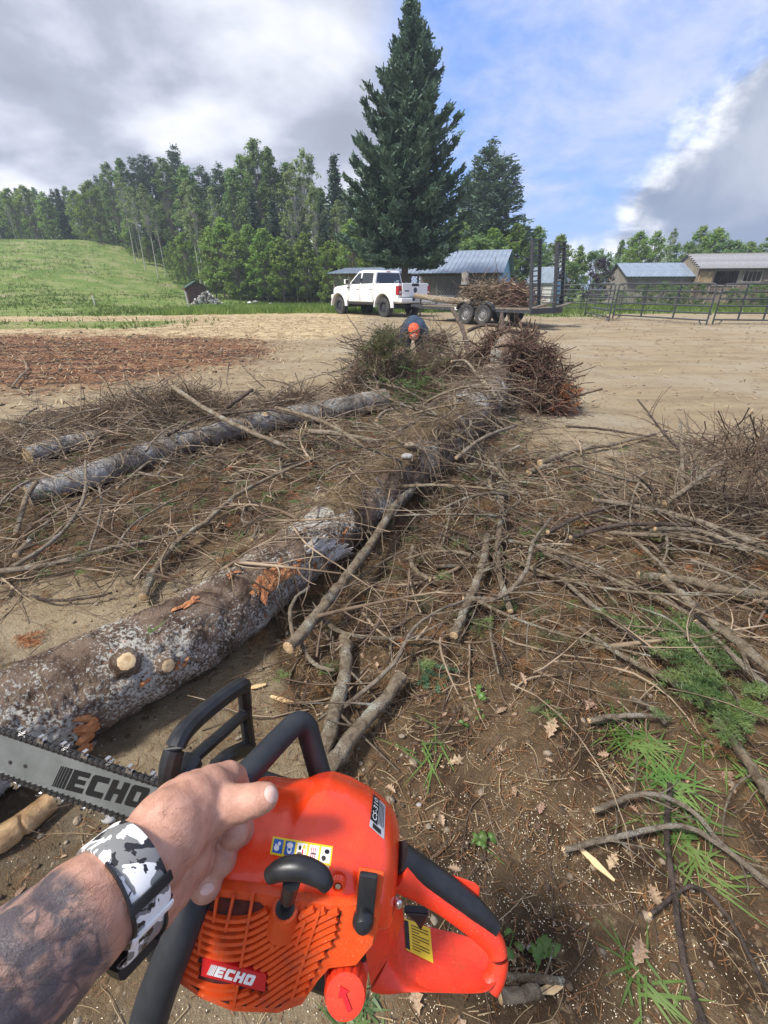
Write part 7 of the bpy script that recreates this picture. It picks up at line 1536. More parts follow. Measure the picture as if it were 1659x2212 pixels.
if st_:
    for k in range(5):
        u0 = 0.02 + k * 0.196; qq = sub(Q1, u0 + 0.012, u0 + 0.172, 0.12, 0.88)
        decal('pictogram_field', qq, 'print_blue' if k < 2 else 'print_white', st_, off=0.0010, nu=5, nv=5)
        def blob(u, v, ru, rv, mt, off=0.0014):
            V = []
            for i in range(14):
                a = 6.283 * i / 14; p = sub(qq, u + ru * math.cos(a), u, v + rv * math.sin(a), v)[0]; h = hit(p[0], p[1], None, off)
                if h is None: return
                V.append(tuple(h))
            MB().add(V, [tuple(range(14))]).build('pictogram', M[mt], st_)
        if k == 0: blob(.62, .32, .16, .16, 'print_white'); blob(.40, .66, .28, .22, 'print_white'); blob(.30, .45, .10, .10, 'print_white')
        elif k == 1: blob(.5, .30, .32, .2, 'print_white'); blob(.5, .62, .24, .26, 'print_white'); blob(.5, .60, .15, .10, 'print_blue', .0017)
        elif k == 2: blob(.3, .35, .14, .16, 'print_black'); blob(.36, .75, .3, .14, 'print_black'); blob(.72, .25, .14, .14, 'sticker_yellow'); blob(.62, .6, .07, .22, 'badge_red')
        elif k == 3:
            for uu in (.25, .45, .65): blob(uu, .5, .05, .38, 'badge_red')
            blob(.5, .55, .34, .05, 'print_black')
        else: blob(.6, .3, .26, .16, 'print_black'); blob(.35, .72, .24, .18, 'print_black')
Q2 = [(603, 1852), (711, 1871), (708, 1912), (598, 1893)]
s2_ = decal('emission_label', Q2, 'sticker_silver', SAW, off=0.0004)
if s2_:
    text_decal('EMISSION CONTROL INFORMATION', Q2, 'print_black', s2_, 0.0009, 0.03, 0.97, 0.12, 0.34)
    for k in range(4): decal('print_line', sub(Q2, 0.04, 0.94, 0.45 + k * 0.13, 0.50 + k * 0.13), 'print_black', s2_, off=0.0009, nu=6, nv=1)
Q3 = [(806, 1716), (832, 1741), (829, 1814), (797, 1785)]
s3_ = decal('model_label', Q3, 'sticker_silver', SAW)
if s3_:
    qb = sub(Q3, 0.0, 0.5, 0.0, 0.78); decal('label_band', qb, 'print_black', s3_, off=0.0009)
    q4 = [qb[3], qb[0], qb[1], qb[2]]; text_decal('CS-310', q4, 'print_white', s3_, 0.0014, 0.08, 0.92, 0.2, 0.8)
    for k in range(4): decal('print_line', sub(Q3, 0.56 + k * 0.1, 0.60 + k * 0.1, 0.06, 0.72), 'print_black', s3_, off=0.0009, nu=1, nv=6)
    decal('print_emblem', sub(Q3, 0.2, 0.75, 0.82, 0.96), 'print_black', s3_, off=0.0010, nu=3, nv=3)
# --- recoil grip
g0 = [T(px, py, 0.128) for px, py in ((580, 1893), (608, 1878), (648, 1875), (690, 1892), (708, 1915))]
gr_ = MB(); K = 18; P = resample([tuple(p) for p in g0], K); rr = 0.0105 * np.sin(np.linspace(0.45, math.pi - 0.45, K)) ** 0.5
gr_.tube(P, rr, 14); gro = gr_.build('recoil_grip', M['saw_black'], SAW, smooth=True)
MB().tube([T(630, 1905, 0.122), T(622, 1940, 0.112), T(615, 1968, 0.098)], [0.0085, 0.0075, 0.0075], 12).build('grip_stem', M['saw_black'], gro, smooth=True)
MB().tube([T(612, 1992, 0.092), T(616, 1962, 0.106)], [0.019, 0.0125], 20).build('rope_boss', M['saw_orange'], SAW, smooth=True)
MB().tube([T(615, 1966, 0.1045), T(616, 1961, 0.1068)], [0.0095, 0.0095], 16).build('rope_guide', M['saw_black'], SAW)
# --- cover latch with its ball
lt = MB(); a, c_ = T(797, 1886, 0.0985), T(787, 1988, 0.1015)
lt.beam(a, c_, 0.0185, 0.006, (0, 1, 0)); lto = lt.build('cover_latch', M['saw_black'], SAW, bevel=0.002)
MB().lathe([(0.0, -0.011), (0.007, -0.0085), (0.0105, -0.003), (0.0105, 0.004), (0.007, 0.009), (0.0, 0.011)], T(785, 1988, 0.106), (0, 1, 0), 20).build('latch_knob', M['saw_black'], lto, smooth=True)
MB().beam(T(803, 1878, 0.088), T(784, 2010, 0.093), 0.027, 0.006, (0, 1, 0)).build('latch_seat', M['saw_orange'], SAW, bevel=0.002)
for px, py in ((772, 2030), (730, 1915)):
    p = T(px, py, 0.1); MB().lathe([(0.0075, -0.006), (0.0075, 0.0008), (0.005, 0.0008), (0.0045, -0.004), (0, -0.004)], p, (0, 1, 0), 18).build('screw_recess', M['saw_orange'] if py > 2000 else M['saw_cover'], SAW, smooth=True); MB().lathe([(0.003, -0.003), (0.0028, 0.0), (0, 0)], p, (0, 1, 0), 12).build('screw', M['chain_bright'], SAW)
MB().lathe([(0.0045, 0), (0.0045, 0.006), (0.003, 0.008), (0, 0.008)], T(857, 1946, 0.06), (-.4, .8, .2), 14).build('hinge_screw', M['chain_bright'], SAW, smooth=True)
# --- fuel cap
fa = T(748, 2108, 0.076); fb = T(745, 2160, 0.110); ax = (fb - fa).normalized()
fc = MB().lathe([(0.020, 0.0), (0.0215, 0.006), (0.0215, 0.026), (0.0195, 0.032), (0.012, 0.033), (0.0, 0.033)], fa, ax, 60, fn=lambda r, h, k: r * (1 - (0.08 if (k % 4 == 0 and 0.004 < h < 0.03) else 0.0))); fco = fc.build('fuel_cap', M['saw_red'], SAW, smooth=True, angle=30)
u = ax.orthogonal().normalized(); w_ = ax.cross(u); cpt = fa + ax * 0.0335
MB().prism([(-.011, -.0022), (.003, -.0022), (.003, -.006), (.011, 0), (.003, .006), (.003, .0022), (-.011, .0022)], 0, 0.0012, lambda a_, b_, h_: tuple(cpt + u * a_ + w_ * b_ + ax * h_)).build('cap_arrow', M['badge_red'], fco)
MB().lathe([(0.024, -0.03), (0.0235, -0.004), (0.018, -0.002)], fa, ax, 28).build('filler_neck', M['saw_red'], SAW, smooth=True)
# --- rear handle
rh = [(858, 1862, 0.02), (905, 1893, 0.012), (960, 1930, 0.008), (1020, 1975, 0.005), (1066, 2018, 0.004), (1080, 2055, 0.008), (1076, 2092, 0.012), (1062, 2115, 0.015)]
P = [T(*p) for p in rh]; hb_ = MB(); hb_.tube([tuple(p - Vector((0, 0, 0.008))) for p in P], [0.022, 0.0175, 0.0150, 0.0142, 0.0135, 0.0115, 0.0115, 0.013], 14, K=40); hb_.build('rear_handle', M['saw_red'], SAW, smooth=True)
MB().tube([tuple(p + Vector((0, -0.002, 0.0055))) for p in P[:5]], [0.0170, 0.0160, 0.0150, 0.0138, 0.0098], 14, K=26).build('rear_grip', M['saw_black'], SAW, smooth=True)
MB().add([tuple(T(px, py, y)) for y in (-0.016, -0.004) for px, py in ((951, 1886), (960, 1884), (1026, 1906), (1037, 1917), (1034, 1948), (960, 1912))], [tuple(range(5, -1, -1)), tuple(range(6, 12))] + [(i, (i + 1) % 6, 6 + (i + 1) % 6, 6 + i) for i in range(6)]).build('throttle_lock', M['saw_red'], SAW, bevel=0.002)
tp_ = [T(px, py, 0.0) for px, py in ((872, 1962), (926, 1966), (909, 2004), (896, 1982))]
MB().add([tuple(p + Vector((0, s_, 0))) for s_ in (-0.006, 0.006) for p in tp_], [(0, 1, 2, 3), (7, 6, 5, 4), (0, 4, 5, 1), (1, 5, 6, 2), (2, 6, 7, 3), (3, 7, 4, 0)]).build('throttle_trigger', M['saw_black'], SAW, bevel=0.002)
# guard plate under the handle
RA = resample([tuple(T(px, py, y)) for px, py, y in ((858, 1962, -0.022), (880, 1980, -0.028), (931, 1997, -0.030), (1021, 2020, -0.028), (1050, 2050, -0.016), (1062, 2078, -0.004))], 16)
RB = resample([tuple(T(px, py, y)) for px, py, y in ((838, 2062, 0.040), (852, 2095, 0.040), (896, 2128, 0.036), (1030, 2134, 0.030), (1066, 2120, 0.022), (1076, 2100, 0.014))], 16)
RC = resample([tuple(T(px, py, y)) for px, py, y in ((790, 2150, 0.052), (830, 2158, 0.050), (906, 2147, 0.046), (1030, 2149, 0.040), (1060, 2138, 0.030), (1077, 2112, 0.018))], 16)
gd = MB(); rr_ = []
for i in range(16):
    A_, B2, C2 = (Vector(q[i]) for q in (RA, RB, RC)); dn = Vector((0, 0, -0.010))
    rr_.append([tuple(A_ + dn), tuple(A_), tuple(A_.lerp(B2, 0.12) + Vector((0, 0, -0.004))), tuple(A_.lerp(B2, 0.5) + Vector((0, 0, -0.006))), tuple(A_.lerp(B2, 0.86) + Vector((0, 0, -0.005))), tuple(B2), tuple(B2.lerp(C2, 0.5) + Vector((0, 0.003, 0.002))), tuple(C2), tuple(C2 + Vector((0, -0.014, -0.003)))])
gd.loft(rr_); gdo = gd.build('handle_guard', M['saw_red'], SAW, smooth=True, angle=70); md = gdo.modifiers.new('sub', 'SUBSURF'); md.levels = 2; md.render_levels = 2
MB().add([tuple(T(px, py, y)) for px, py, y in ((820, 1985, .07), (868, 1950, .02), (872, 1985, .0), (852, 2040, .03), (838, 2070, .045), (800, 2130, .06), (790, 2060, .07))], [(0, 1, 2, 3), (0, 3, 4, 6), (6, 4, 5)]).build('guard_web', M['saw_red'], SAW, smooth=True)
bpy.context.view_layer.update(); gbv = bvh_of(gdo)
Q5 = [(872, 1984), (929, 2006), (936, 2082), (876, 2052)]
s5_ = decal('caution_label', Q5, 'sticker_yellow', SAW, gbv)
if s5_:
    decal('label_band', sub(Q5, 0.0, 0.16, 0.05, 0.95), 'print_black', s5_, gbv, 0.001, 2, 5)
    for k in range(9): decal('print_line', sub(Q5, 0.26, 0.55 if k % 3 == 2 else 0.9, 0.12 + k * 0.09, 0.145 + k * 0.09), 'print_black', s5_, gbv, 0.001, 4, 1)
# --- front handle bar
fh = [(300, 2290, 0.115), (335, 2160, 0.117), (385, 2030, 0.112), (425, 1930, 0.100), (445, 1850, 0.088), (462, 1770, 0.068), (500, 1708, 0.040), (560, 1643, 0.0), (612, 1588, -0.045), (640, 1563, -0.066), (660, 1568, -0.078), (672, 1605, -0.082), (690, 1668, -0.082), (700, 1705, -0.080)]
MB().tube([T(*p) for p in fh], [0.019, 0.019, 0.0175, 0.0165] + [0.0155] * 10, 18, K=80).build('front_handle', M['rubber'], SAW, smooth=True)
# --- hand guard
def gpath(pts, r, name='hand_guard', par=None, flat=1.0):
    P = [T(*C1(x, y), xv, 0) for x, y, xv in pts]; return MB().tube(P, r, 10, K=max(10, 6 * len(P))).build(name, M['saw_black'], par or SAW, smooth=True)
hgo = gpath([(690, 520, .236), (655, 470, .240), (655, 400, .244), (690, 300, .246), (752, 228, .246), (835, 160, .240), (915, 104, .232), (938, 100, .229)], 0.0112)
gpath([(935, 100, .229), (942, 160, .226), (945, 220, .222), (955, 300, .214), (962, 365, .206), (985, 400, .195)], 0.0095, 'guard_leg', hgo)
gpath([(725, 395, .240), (780, 345, .236), (860, 275, .230), (938, 205, .224)], 0.0078, 'guard_bar', hgo)
gpath([(830, 412, .226), (880, 370, .220), (958, 330, .212)], 0.0115, 'guard_bar', hgo)
gpath([(672, 500, .238), (700, 440, .239), (730, 388, .240)], 0.0155, 'guard_web', hgo)
# --- bar and chain
ZB0, ZB1, XB0, XB1, YB = 0.005, 0.062, 0.185, 0.595, -0.060
zc_ = (ZB0 + ZB1) / 2; hr = (ZB1 - ZB0) / 2; prof = [(XB0, ZB0), (XB1 - 0.04, ZB0)]
for k in range(13): a = -math.pi / 2 + math.pi * k / 12; prof.append((XB1 - 0.04 + 0.036 * math.cos(a), zc_ + hr * math.sin(a)))
prof += [(XB0, ZB1)]
baro = MB().prism(prof, YB - 0.0022, YB + 0.0022, lambda u, v, w_: (u, w_, v)).build('guide_bar', M['bar_steel'], SAW)
for px, py in ((22, 1647), (55, 1655)):
    MB().lathe([(0.0032, 0.0002), (0.0022, 0.0005), (0, 0.0005)], T(px, py, YB + 0.0022), (0, 1, 0), 14).build('bar_rivet', M['chain_steel'], baro)
lo_ = T(112, 1698, YB + 0.0024); hi_ = T(322, 1752, YB + 0.0024); U_ = (hi_ - lo_).normalized(); Vn = Vector((0, 1, 0)).cross(U_); Vn = Vn if Vn.z > 0 else -Vn
logo(baro, lo_, U_, Vn, (0, 1, 0), (hi_ - lo_).length / 4.55, 'print_black', 0.0004)
text = MB()
lk = MB()
for s_ in (-1, 1):
    for a, c_ in ((-1, 1),):
        lk.prism([(-.0062, -.0022), (-.0040, -.0034), (-.0018, -.0026), (.0018, -.0026), (.0040, -.0034), (.0062, -.0022), (.0062, .0022), (.0040, .0034), (.0018, .0024), (-.0018, .0024), (-.0040, .0034), (-.0062, .0022)], s_ * 0.0022 - 0.0006, s_ * 0.0022 + 0.0006, lambda u, v, w_: (u, w_, v))
    for x in (-.004, .004): lk.lathe([(0.0019, 0), (0.0017, 0.0008), (0, 0.001)], (x, s_ * 0.0028, 0), (0, s_, 0), 8)
lk.box(-.0035, .0035, -.0012, .0012, -.006, .002)
lkm = lk.mesh('chain_link'); lkm.materials.append(M['chain_steel'])
ct = MB(); ct.prism([(-.005, .002), (.005, .002), (.0048, .0082), (.0015, .0086), (.0005, .0045), (-.0015, .0042), (-.003, .0072), (-.005, .0064)], 0.0016, 0.0034, lambda u, v, w_: (u, w_, v)); ct.prism([(.000, .0075), (.0048, .0075), (.0048, .0086), (.000, .0086)], -0.0026, 0.0034, lambda u, v, w_: (u, w_, v))
ctm = ct.mesh('cutter'); ctm.materials.append(M['chain_bright'])
per = []; x = XB0 + 0.02
for xx in np.arange(XB0 + 0.02, XB1 - 0.04, 0.0086): per.append((xx, ZB1 + 0.003, 0.0))
for k in range(1, 12): a = math.pi / 2 - math.pi * k / 12; per.append((XB1 - 0.04 + 0.039 * math.cos(a), zc_ + (hr + 0.003) * math.sin(a), a - math.pi / 2))
for xx in np.arange(XB1 - 0.04, XB0 + 0.02, -0.0086): per.append((xx, ZB0 - 0.003, math.pi))
for i, (xx, zz, a) in enumerate(per):
    l_ = link('chain_link', lkm, None, SAW, (xx, YB, zz), (0, -a, 0), (1.0, 1.35, 1.35))
    if i % 4 == 1: link('cutter', ctm, None, l_, (0, 0, 0), (0, 0, 0), (1, 1 if i % 8 == 1 else -1, 1))
# ------------------------------------------------------------------ the arm that holds it
def remesh(name, caps, mt, parent=None, voxel=0.003, smooth=6, origin=None, lumps=()):
    """one closed skin grown round chains of balls; caps: list of chains of (point, radius)"""
    bm = bmesh.new(); org = Vector(origin or caps[0][0][0])
    for ch in caps:
        for i in range(len(ch)):
            p, r = Vector(ch[i][0]) - org, ch[i][1]; bmesh.ops.create_icosphere(bm, subdivisions=3, radius=r, matrix=Matrix.Translation(p))
            if i + 1 < len(ch):
                q, r2 = Vector(ch[i + 1][0]) - org, ch[i + 1][1]; n = max(2, int((q - p).length / (min(r, r2) * 0.3)))
                for k in range(1, n): t = k / n; bmesh.ops.create_icosphere(bm, subdivisions=2, radius=r + (r2 - r) * t, matrix=Matrix.Translation(p.lerp(q, t)))
    me = bpy.data.meshes.new(name); bm.to_mesh(me); bm.free(); o = link(name, me, mt, parent, org)
    m1 = o.modifiers.new('skin', 'REMESH'); m1.mode = 'VOXEL'; m1.voxel_size = voxel; m1.use_smooth_shade = True
    m2 = o.modifiers.new('soft', 'SMOOTH'); m2.factor = 0.5; m2.iterations = smooth
    bpy.context.view_layer.update(); me2 = bpy.data.meshes.new_from_object(o.evaluated_get(bpy.context.evaluated_depsgraph_get())); o.modifiers.clear(); o.data = me2
    me2.polygons.foreach_set('use_smooth', [True] * len(me2.polygons)); me2.materials.clear(); me2.materials.append(mt); bpy.data.meshes.remove(me)
    return o
def ball(px, py, d, rpx): return (PC(px, py, d), rpx * d / FPX)
W0 = PC(262, 1905, 0.365); ARMAX = (PC(262, 1905, 0.365) - PC(61, 2081, 0.31)).normalized()
sk, t, b = new_mat('skin'); v = N(t, 'ShaderNodeNewGeometry').outputs['Position']
nsk = NOISE(t, v, 60, 5, 0.6); nfine = NOISE(t, v, 420, 4, 0.6)
csk = MIX(t, SSTEP(t, nsk, 0.35, 0.68), (0.40, 0.205, 0.140), (0.52, 0.285, 0.205))
csk = MIX(t, SSTEP(t, nfine, 0.55, 0.75), csk, (0.44, 0.20, 0.145))
alg = N(t, 'ShaderNodeVectorMath', {0: N(t, 'ShaderNodeVectorMath', {0: v, 1: tuple(W0)}, operation='SUBTRACT').outputs[0], 1: tuple(ARMAX)}, operation='DOT_PRODUCT').outputs['Value']
arm = SSTEP(t, alg, -0.028, -0.040)
wv = N(t, 'ShaderNodeTexWave', {'Vector': v, 'Scale': 9.0, 'Distortion': 9.0, 'Detail': 3.0, 'Detail Scale': 1.2}, wave_type='BANDS').outputs['Fac']
ink = MATH(t, 'MULTIPLY', SSTEP(t, NOISE(t, v, 30, 3, 0.55, 1.2), 0.38, 0.56), 0.90)
dv = N(t, 'ShaderNodeVectorMath', {0: v, 1: N(t, 'ShaderNodeVectorMath', {0: N(t, 'ShaderNodeTexNoise', {'Vector': v, 'Scale': 26.0, 'Detail': 1.0}).outputs['Color'], 1: (0.05, 0.05, 0.05)}, operation='MULTIPLY').outputs[0]}, operation='ADD').outputs[0]
ve = N(t, 'ShaderNodeTexVoronoi', {'Vector': dv, 'Scale': 27.0}, feature='DISTANCE_TO_EDGE').outputs['Distance']
wv2 = N(t, 'ShaderNodeTexWave', {'Vector': dv, 'Scale': 34.0, 'Distortion': 5.0, 'Detail': 1.0}, wave_type='RINGS').outputs['Fac']
lines = MATH(t, 'MAXIMUM', MATH(t, 'MULTIPLY', MATH(t, 'MULTIPLY', SSTEP(t, ve, 0.05, 0.01), SSTEP(t, nsk, 0.40, 0.52)), 0.8), MATH(t, 'MULTIPLY', MATH(t, 'MULTIPLY', SSTEP(t, wv2, 0.80, 0.95), SSTEP(t, nsk, 0.50, 0.56)), 0.75))
inkf = MATH(t, 'MULTIPLY', MATH(t, 'MAXIMUM', ink, lines), arm)
csk = MIX(t, MATH(t, 'MULTIPLY', arm, 0.68), csk, (0.23, 0.155, 0.13))
csk = MIX(t, inkf, csk, (0.055, 0.052, 0.062))
t.links.new(csk, b.inputs['Base Color']); b.inputs['Roughness'].default_value = 0.52; b.inputs['Subsurface Weight'].default_value = 0.08; b.inputs['Subsurface Radius'].default_value = (0.01, 0.004, 0.002); b.inputs['Subsurface Scale'].default_value = 0.3
cre = N(t, 'ShaderNodeTexVoronoi', {'Vector': v, 'Scale': 520.0}, feature='DISTANCE_TO_EDGE').outputs['Distance']
t.links.new(N(t, 'ShaderNodeBump', {'Height': MATH(t, 'ADD', MATH(t, 'MULTIPLY', cre, 0.6), MATH(t, 'ADD', nsk, nfine)), 'Strength': 0.22, 'Distance': 0.003}).outputs[0], b.inputs['Normal'])
caps = [
 [ball(-190, 2300, 0.27, 165), ball(-60, 2195, 0.285, 150), ball(61, 2085, 0.31, 137), ball(170, 1985, 0.335, 118), ball(255, 1910, 0.362, 100), ball(318, 1850, 0.388, 90), ball(362, 1800, 0.405, 84)],
 [ball(300, 1930, 0.385, 84), ball(345, 1890, 0.41, 80), ball(385, 1850, 0.43, 70)],
 [ball(362, 1790, 0.405, 82), ball(410, 1745, 0.43, 70), ball(452, 1712, 0.45, 52)],                 # index side of the back of the hand
 [ball(350, 1800, 0.41, 80), ball(385, 1752, 0.445, 66), ball(405, 1722, 0.475, 50)],
 [ball(360, 1830, 0.42, 78), ball(400, 1800, 0.45, 70), ball(425, 1775, 0.465, 58)],
 [ball(400, 1785, 0.425, 62), ball(450, 1755, 0.436, 52), ball(492, 1740, 0.440, 43), ball(530, 1734, 0.440, 38), ball(558, 1726, 0.438, 34), ball(572, 1722, 0.438, 30)],    # thumb
 [ball(455, 1690, 0.462, 36), ball(492, 1676, 0.480, 31), ball(508, 1678, 0.505, 26), ball(520, 1720, 0.545, 26), ball(524, 1770, 0.540, 28), ball(518, 1796, 0.505, 31), ball(506, 1798, 0.475, 32)],     # index finger round the bar
 [ball(425, 1700, 0.475, 36), ball(440, 1690, 0.51, 30), ball(470, 1740, 0.550, 27), ball(490, 1800, 0.545, 28), ball(492, 1850, 0.510, 31), ball(474, 1860, 0.472, 33)],
 [ball(398, 1730, 0.475, 36), ball(405, 1740, 0.515, 30), ball(430, 1800, 0.550, 27), ball(458, 1880, 0.540, 28), ball(462, 1908, 0.505, 31), ball(444, 1912, 0.465, 34)],
 [ball(380, 1850, 0.435, 62), ball(420, 1858, 0.452, 44), ball(445, 1850, 0.47, 34)],
 [ball(330, 1950, 0.40, 60), ball(362, 1915, 0.42, 56), ball(395, 1885, 0.44, 46)]]
ARM = remesh('person', caps, sk, None, 0.0024, 3)
tag(ARM, 'tattooed left forearm and bare hand gripping the saw\'s front handle', 'person')
ARMI = ARM.location.copy()
def nail(px, py, d, L, w_, rot, tilt):
    mb = MB(); V = []
    for i in range(7):
        for j in range(7):
            u = (i / 6 - .5) * 2; v = (j / 6 - .5) * 2; r = max(abs(u) ** 3 * 1.0, 0); V.append((L / 2 * u * (1 - 0.08 * v * v), w_ / 2 * v * (1 - 0.12 * u * u), -0.0022 * v * v - 0.0012 * u * u))
    F = [(i * 7 + j, i * 7 + j + 1, (i + 1) * 7 + j + 1, (i + 1) * 7 + j) for i in range(6) for j in range(6)]
    return mb, V, F
M['nail'] = mat('nail', (0.60, 0.38, 0.31), (0.68, 0.47, 0.40), 200, 0.3)
bpy.context.view_layer.update()
abv = BVHTree.FromPolygons([tuple(v.co + ARMI) for v in ARM.data.vertices], [tuple(p.vertices) for p in ARM.data.polygons])
def skin_patch(name, poly, mt, par, off=0.0005, n=7):
    """a thin plate following the skin inside a photo ellipse: centre, half axes, angle"""
    cx_, cy_, a, b_, ang = poly; V = []; o_ = Vector((0, 0, EYE)); ca, sa = math.cos(ang), math.sin(ang)
    for i in range(n + 1):
        for k in range(14):
            rr = i / n; u = a * rr * math.cos(6.283 * k / 14); v = b_ * rr * math.sin(6.283 * k / 14); d = ray(cx_ + u * ca - v * sa, cy_ + u * sa + v * ca).normalized(); h = abv.ray_cast(o_, d)
            if h[0] is None: return None
            nn = h[1] if h[1].dot(d) < 0 else -h[1]; V.append(tuple(h[0] + nn * off * (1.6 - rr) - Vector(par.location)))
    F = [(i * 14 + k, i * 14 + (k + 1) % 14, (i + 1) * 14 + (k + 1) % 14, (i + 1) * 14 + k) for i in range(n) for k in range(14)]
    return MB().add(V, F).build(name, M[mt], par, smooth=True)
skin_patch('fingernail', (585, 1716, 14, 19, -0.2), 'nail', ARM); skin_patch('fingernail', (447, 1921, 17, 11, -0.6), 'nail', ARM)
# short dark hairs on the forearm and the back of the hand
g = np.random.default_rng(12); P = []; R_ = []
for _ in range(700):
    u = g.random(); px = -20 + 380 * u + g.normal(0, 30); py = 2150 - 330 * u + g.normal(0, 70); d = ray(px, py).normalized(); h = abv.ray_cast(Vector((0, 0, EYE)), d)
    if h[0] is None: continue
    if -0.030 < (h[0] - W0).dot(ARMAX) < 0.030: continue
    n = h[1] if h[1].dot(d) < 0 else -h[1]; dr = (ARMAX + Vector(g.normal(0, 0.6, 3))).normalized(); dr = (dr - n * dr.dot(n)).normalized(); L = g.uniform(0.006, 0.014); P.append([tuple(h[0] + dr * L * s_ + n * (0.0004 + 0.0022 * math.sin(s_ * 2.6)) - ARMI) for s_ in (0, .33, .66, 1)]); R_.append([0.00008, 0.00007, 0.00006, 0.00003])
V, F = tubes_np(np.array(P), np.array(R_), 3); hm = mat('arm_hair', (0.035, 0.022, 0.016), rough=0.6); tag(link('arm_hair', mesh_np('arm_hair', V, [F]), hm, ARM), kind='stuff')
# ------------------------------------------------------------------ watch with camouflage band
cam_m, t, b = new_mat('camo_band'); v = N(t, 'ShaderNodeMapping', {'Vector': pos(t), 'Rotation': (0.4, 0.3, 0.8), 'Scale': (1.0, 1.5, 1.0)}).outputs[0]
n1_ = NOISE(t, v, 42, 3, 0.5, 0.8); n2_ = NOISE(t, N(t, 'ShaderNodeVectorMath', {0: v, 1: (3.1, 7.7, 1.3)}, operation='ADD').outputs[0], 48, 3, 0.5, 0.9)
cc = MIX(t, SSTEP(t, n1_, 0.50, 0.515), (0.20, 0.20, 0.195), (0.78, 0.77, 0.76)); cc = MIX(t, SSTEP(t, n2_, 0.565, 0.58), cc, (0.016, 0.016, 0.018))
t.links.new(cc, b.inputs['Base Color']); b.inputs['Roughness'].default_value = 0.45
wc = PC(262, 1908, 0.366); vw = (wc - Vector((0, 0, EYE))).normalized(); ax = ARMAX; e1 = (Vector((0, 0, EYE)) - wc); e1 = (e1 - ax * e1.dot(ax)).normalized(); e2 = ax.cross(e1)
WT = empty('wristwatch', tuple(wc), 0, 'black, grey and white camouflage watch band round the wrist', 'watch')
def wring(a, r_off, s_):
    """point on the strap: angle a round the wrist, s_ along the arm"""
    # follow the skin
    d = e1 * math.cos(a) + e2 * math.sin(a); o_ = wc + ax * s_ + d * 0.12; h = abv.ray_cast(o_, -d)
    r = (h[0] - (wc + ax * s_)).dot(d) if h[0] else 0.04
    return d, r
def strap(a0, a1, s0, s1, off, th, name, mt, n=60, par=None, cut=None):
    rings_ = []
    A = np.linspace(a0, a1, n); base = [max(wring(a, 0, s0 + (s1 - s0) * f)[1] for f in (0.0, 0.5, 1.0)) * 0.5 + 0.5 * wring(a, 0, (s0 + s1) / 2)[1] for a in A]
    base = np.convolve(np.concatenate([[base[0]] * 2, base, [base[-1]] * 2]), np.ones(5) / 5, 'valid')
    for a, r in zip(A, base):
        d = e1 * math.cos(a) + e2 * math.sin(a); rr = [r + off, r + off + th]
        rings_.append([tuple(ax * s0 + d * (rr[0])), tuple(ax * s0 + d * (rr[1] - th * .3)), tuple(ax * (s0 + (s1 - s0) * .1) + d * rr[1]), tuple(ax * (s0 + (s1 - s0) * .9) + d * rr[1]), tuple(ax * s1 + d * (rr[1] - th * .3)), tuple(ax * s1 + d * rr[0])])
    return MB().loft(rings_).build(name, mt, par or WT, smooth=True, angle=40)
SW = 0.015
bo = strap(-2.3, 2.3, -SW, SW, 0.0005, 0.0032, 'band', cam_m, 90)
strap(-4.1, -2.2, -SW * 1.15, SW * 1.15, 0.001, 0.010, 'watch_case', M['saw_black'], 40)
for a in (0.62, 0.80): pass
kp = strap(0.38, 0.55, -SW - 0.002, SW + 0.002, 0.0040, 0.0022, 'keeper_loop', M['saw_black'], 8)
strap(1.00, 1.12, -SW - 0.001, SW + 0.001, 0.0038, 0.0024, 'buckle_bar', M['print_white'], 8)
strap(1.00, 1.30, -SW - 0.003, -SW + 0.0015, 0.0038, 0.0024, 'buckle_side', M['print_white'], 10); strap(1.00, 1.30, SW - 0.0015, SW + 0.003, 0.0038, 0.0024, 'buckle_side', M['saw_black'], 10)
dk = mat('band_slot', (0.22, 0.11, 0.085), rough=0.8)
for k in range(8):
    a = 0.24 - k * 0.11; strap(a, a + 0.045, -0.0045, 0.0045, 0.0036, 0.0005, 'band_slot', dk, 4)
strap(-0.42, 2.25, -SW - 0.0012, -SW + 0.0008, 0.0012, 0.0034, 'band_edge', M['saw_black'], 60); strap(-1.6, 2.25, SW - 0.0008, SW + 0.0012, 0.0012, 0.0034, 'band_edge', M['saw_black'], 70)
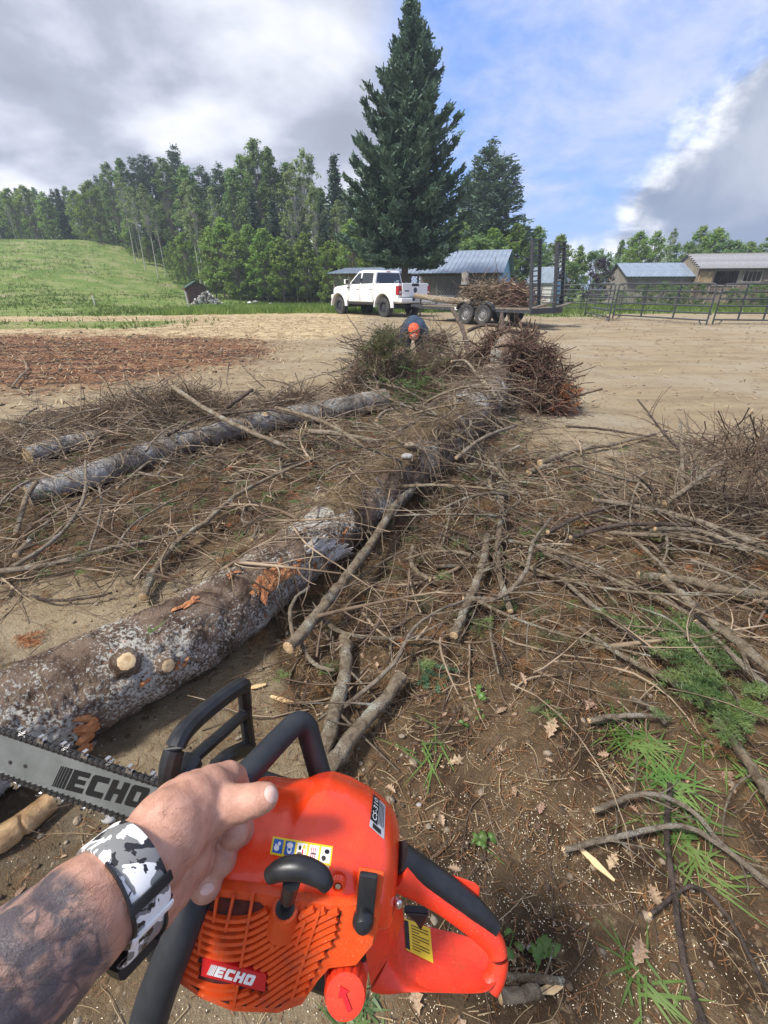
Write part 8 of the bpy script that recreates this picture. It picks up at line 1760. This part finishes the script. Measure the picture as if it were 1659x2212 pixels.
# ------------------------------------------------------------------ the person bending behind the brush
pc = PY(897, 700, 8.7); gx0 = pc.x; gz = float(HT(gx0, 9.2)) - 0.13
pb = lambda x, y, z, r: (Vector((gx0 + x, y, gz + z)), r)
skin2 = mat('skin_far', (0.48, 0.25, 0.18), (0.56, 0.31, 0.23), 20, 0.6)
body = remesh('person', [
 [pb(-0.02, 8.72, 0.93, 0.095), pb(-0.02, 8.66, 0.86, 0.085)],                                    # head hanging forward
 [pb(-0.01, 8.80, 0.94, 0.06), pb(0.0, 8.90, 0.96, 0.08)],
 [pb(0.0, 8.92, 0.93, 0.13), pb(0.0, 9.15, 0.98, 0.145), pb(0.02, 9.40, 0.90, 0.15)],
 [pb(-0.19, 8.93, 0.92, 0.065), pb(-0.24, 8.82, 0.66, 0.048), pb(-0.17, 8.70, 0.42, 0.036), pb(-0.14, 8.68, 0.34, 0.035)],
 [pb(0.19, 8.93, 0.92, 0.065), pb(0.25, 8.80, 0.66, 0.048), pb(0.16, 8.68, 0.43, 0.036), pb(0.12, 8.66, 0.35, 0.035)],
 [pb(-0.10, 9.42, 0.88, 0.10), pb(-0.14, 9.36, 0.48, 0.068), pb(-0.15, 9.42, 0.08, 0.048), pb(-0.15, 9.32, 0.04, 0.04)],
 [pb(0.12, 9.42, 0.88, 0.10), pb(0.16, 9.36, 0.48, 0.068), pb(0.18, 9.42, 0.08, 0.048), pb(0.18, 9.32, 0.04, 0.04)]], skin2, None, 0.016, 3)
tag(body, 'person in navy shirt and orange cap bending down behind the brush heap', 'person')
M['navy'] = mat('navy', (0.014, 0.032, 0.062), (0.028, 0.055, 0.095), 9, 0.85, bump=0.3)
M['jeans'] = mat('jeans', (0.025, 0.035, 0.055), (0.05, 0.065, 0.09), 12, 0.85)
M['cap_orange'] = mat('cap_orange', (0.80, 0.075, 0.02), (0.88, 0.11, 0.03), 20, 0.7)
def cloth(name, caps, m_):
    o = remesh(name, caps, M[m_], None, 0.014, 4); l = o.location - body.location; o.parent = body; o.location = l; return o
cloth('shirt', [[pb(0, 8.90, 0.94, 0.13), pb(0.0, 9.0, 0.97, 0.165), pb(0.0, 9.18, 1.0, 0.172), pb(0.02, 9.40, 0.92, 0.172)], [pb(-0.08, 8.96, 0.95, 0.15), pb(-0.06, 9.2, 0.98, 0.15), pb(-0.05, 9.40, 0.9, 0.15)], [pb(0.08, 8.96, 0.95, 0.15), pb(0.08, 9.2, 0.98, 0.15), pb(0.08, 9.4, 0.9, 0.15)], [pb(-0.18, 8.94, 0.93, 0.085), pb(-0.225, 8.86, 0.74, 0.075)], [pb(0.18, 8.94, 0.93, 0.085), pb(0.235, 8.85, 0.74, 0.075)]], 'navy')
cloth('trousers', [[pb(-0.10, 9.44, 0.86, 0.125), pb(-0.14, 9.37, 0.48, 0.085), pb(-0.15, 9.43, 0.12, 0.07)], [pb(0.12, 9.44, 0.86, 0.125), pb(0.16, 9.37, 0.48, 0.085), pb(0.18, 9.43, 0.12, 0.07)]], 'jeans')
cloth('cap', [[pb(-0.02, 8.715, 0.965, 0.102), pb(-0.02, 8.68, 0.935, 0.102)], [pb(-0.08, 8.60, 0.86, 0.02), pb(0.04, 8.60, 0.86, 0.02)]], 'cap_orange')
# ------------------------------------------------------------------ the damp air over the yard
hz = MB().box(-275, 275, -45, 315, -2.0, 34.0).mesh('haze'); hm = bpy.data.materials.new('haze_air'); hm.use_nodes = True; t = hm.node_tree; t.nodes.clear()
pv = N(t, 'ShaderNodeVolumePrincipled', {'Color': (0.80, 0.88, 1.0, 1), 'Density': 0.0012, 'Anisotropy': 0.2}); N(t, 'ShaderNodeOutputMaterial', {'Volume': pv.outputs[0]})
tag(link('haze', hz, hm), 'thin pale haze over the yard', None, None, 'stuff')
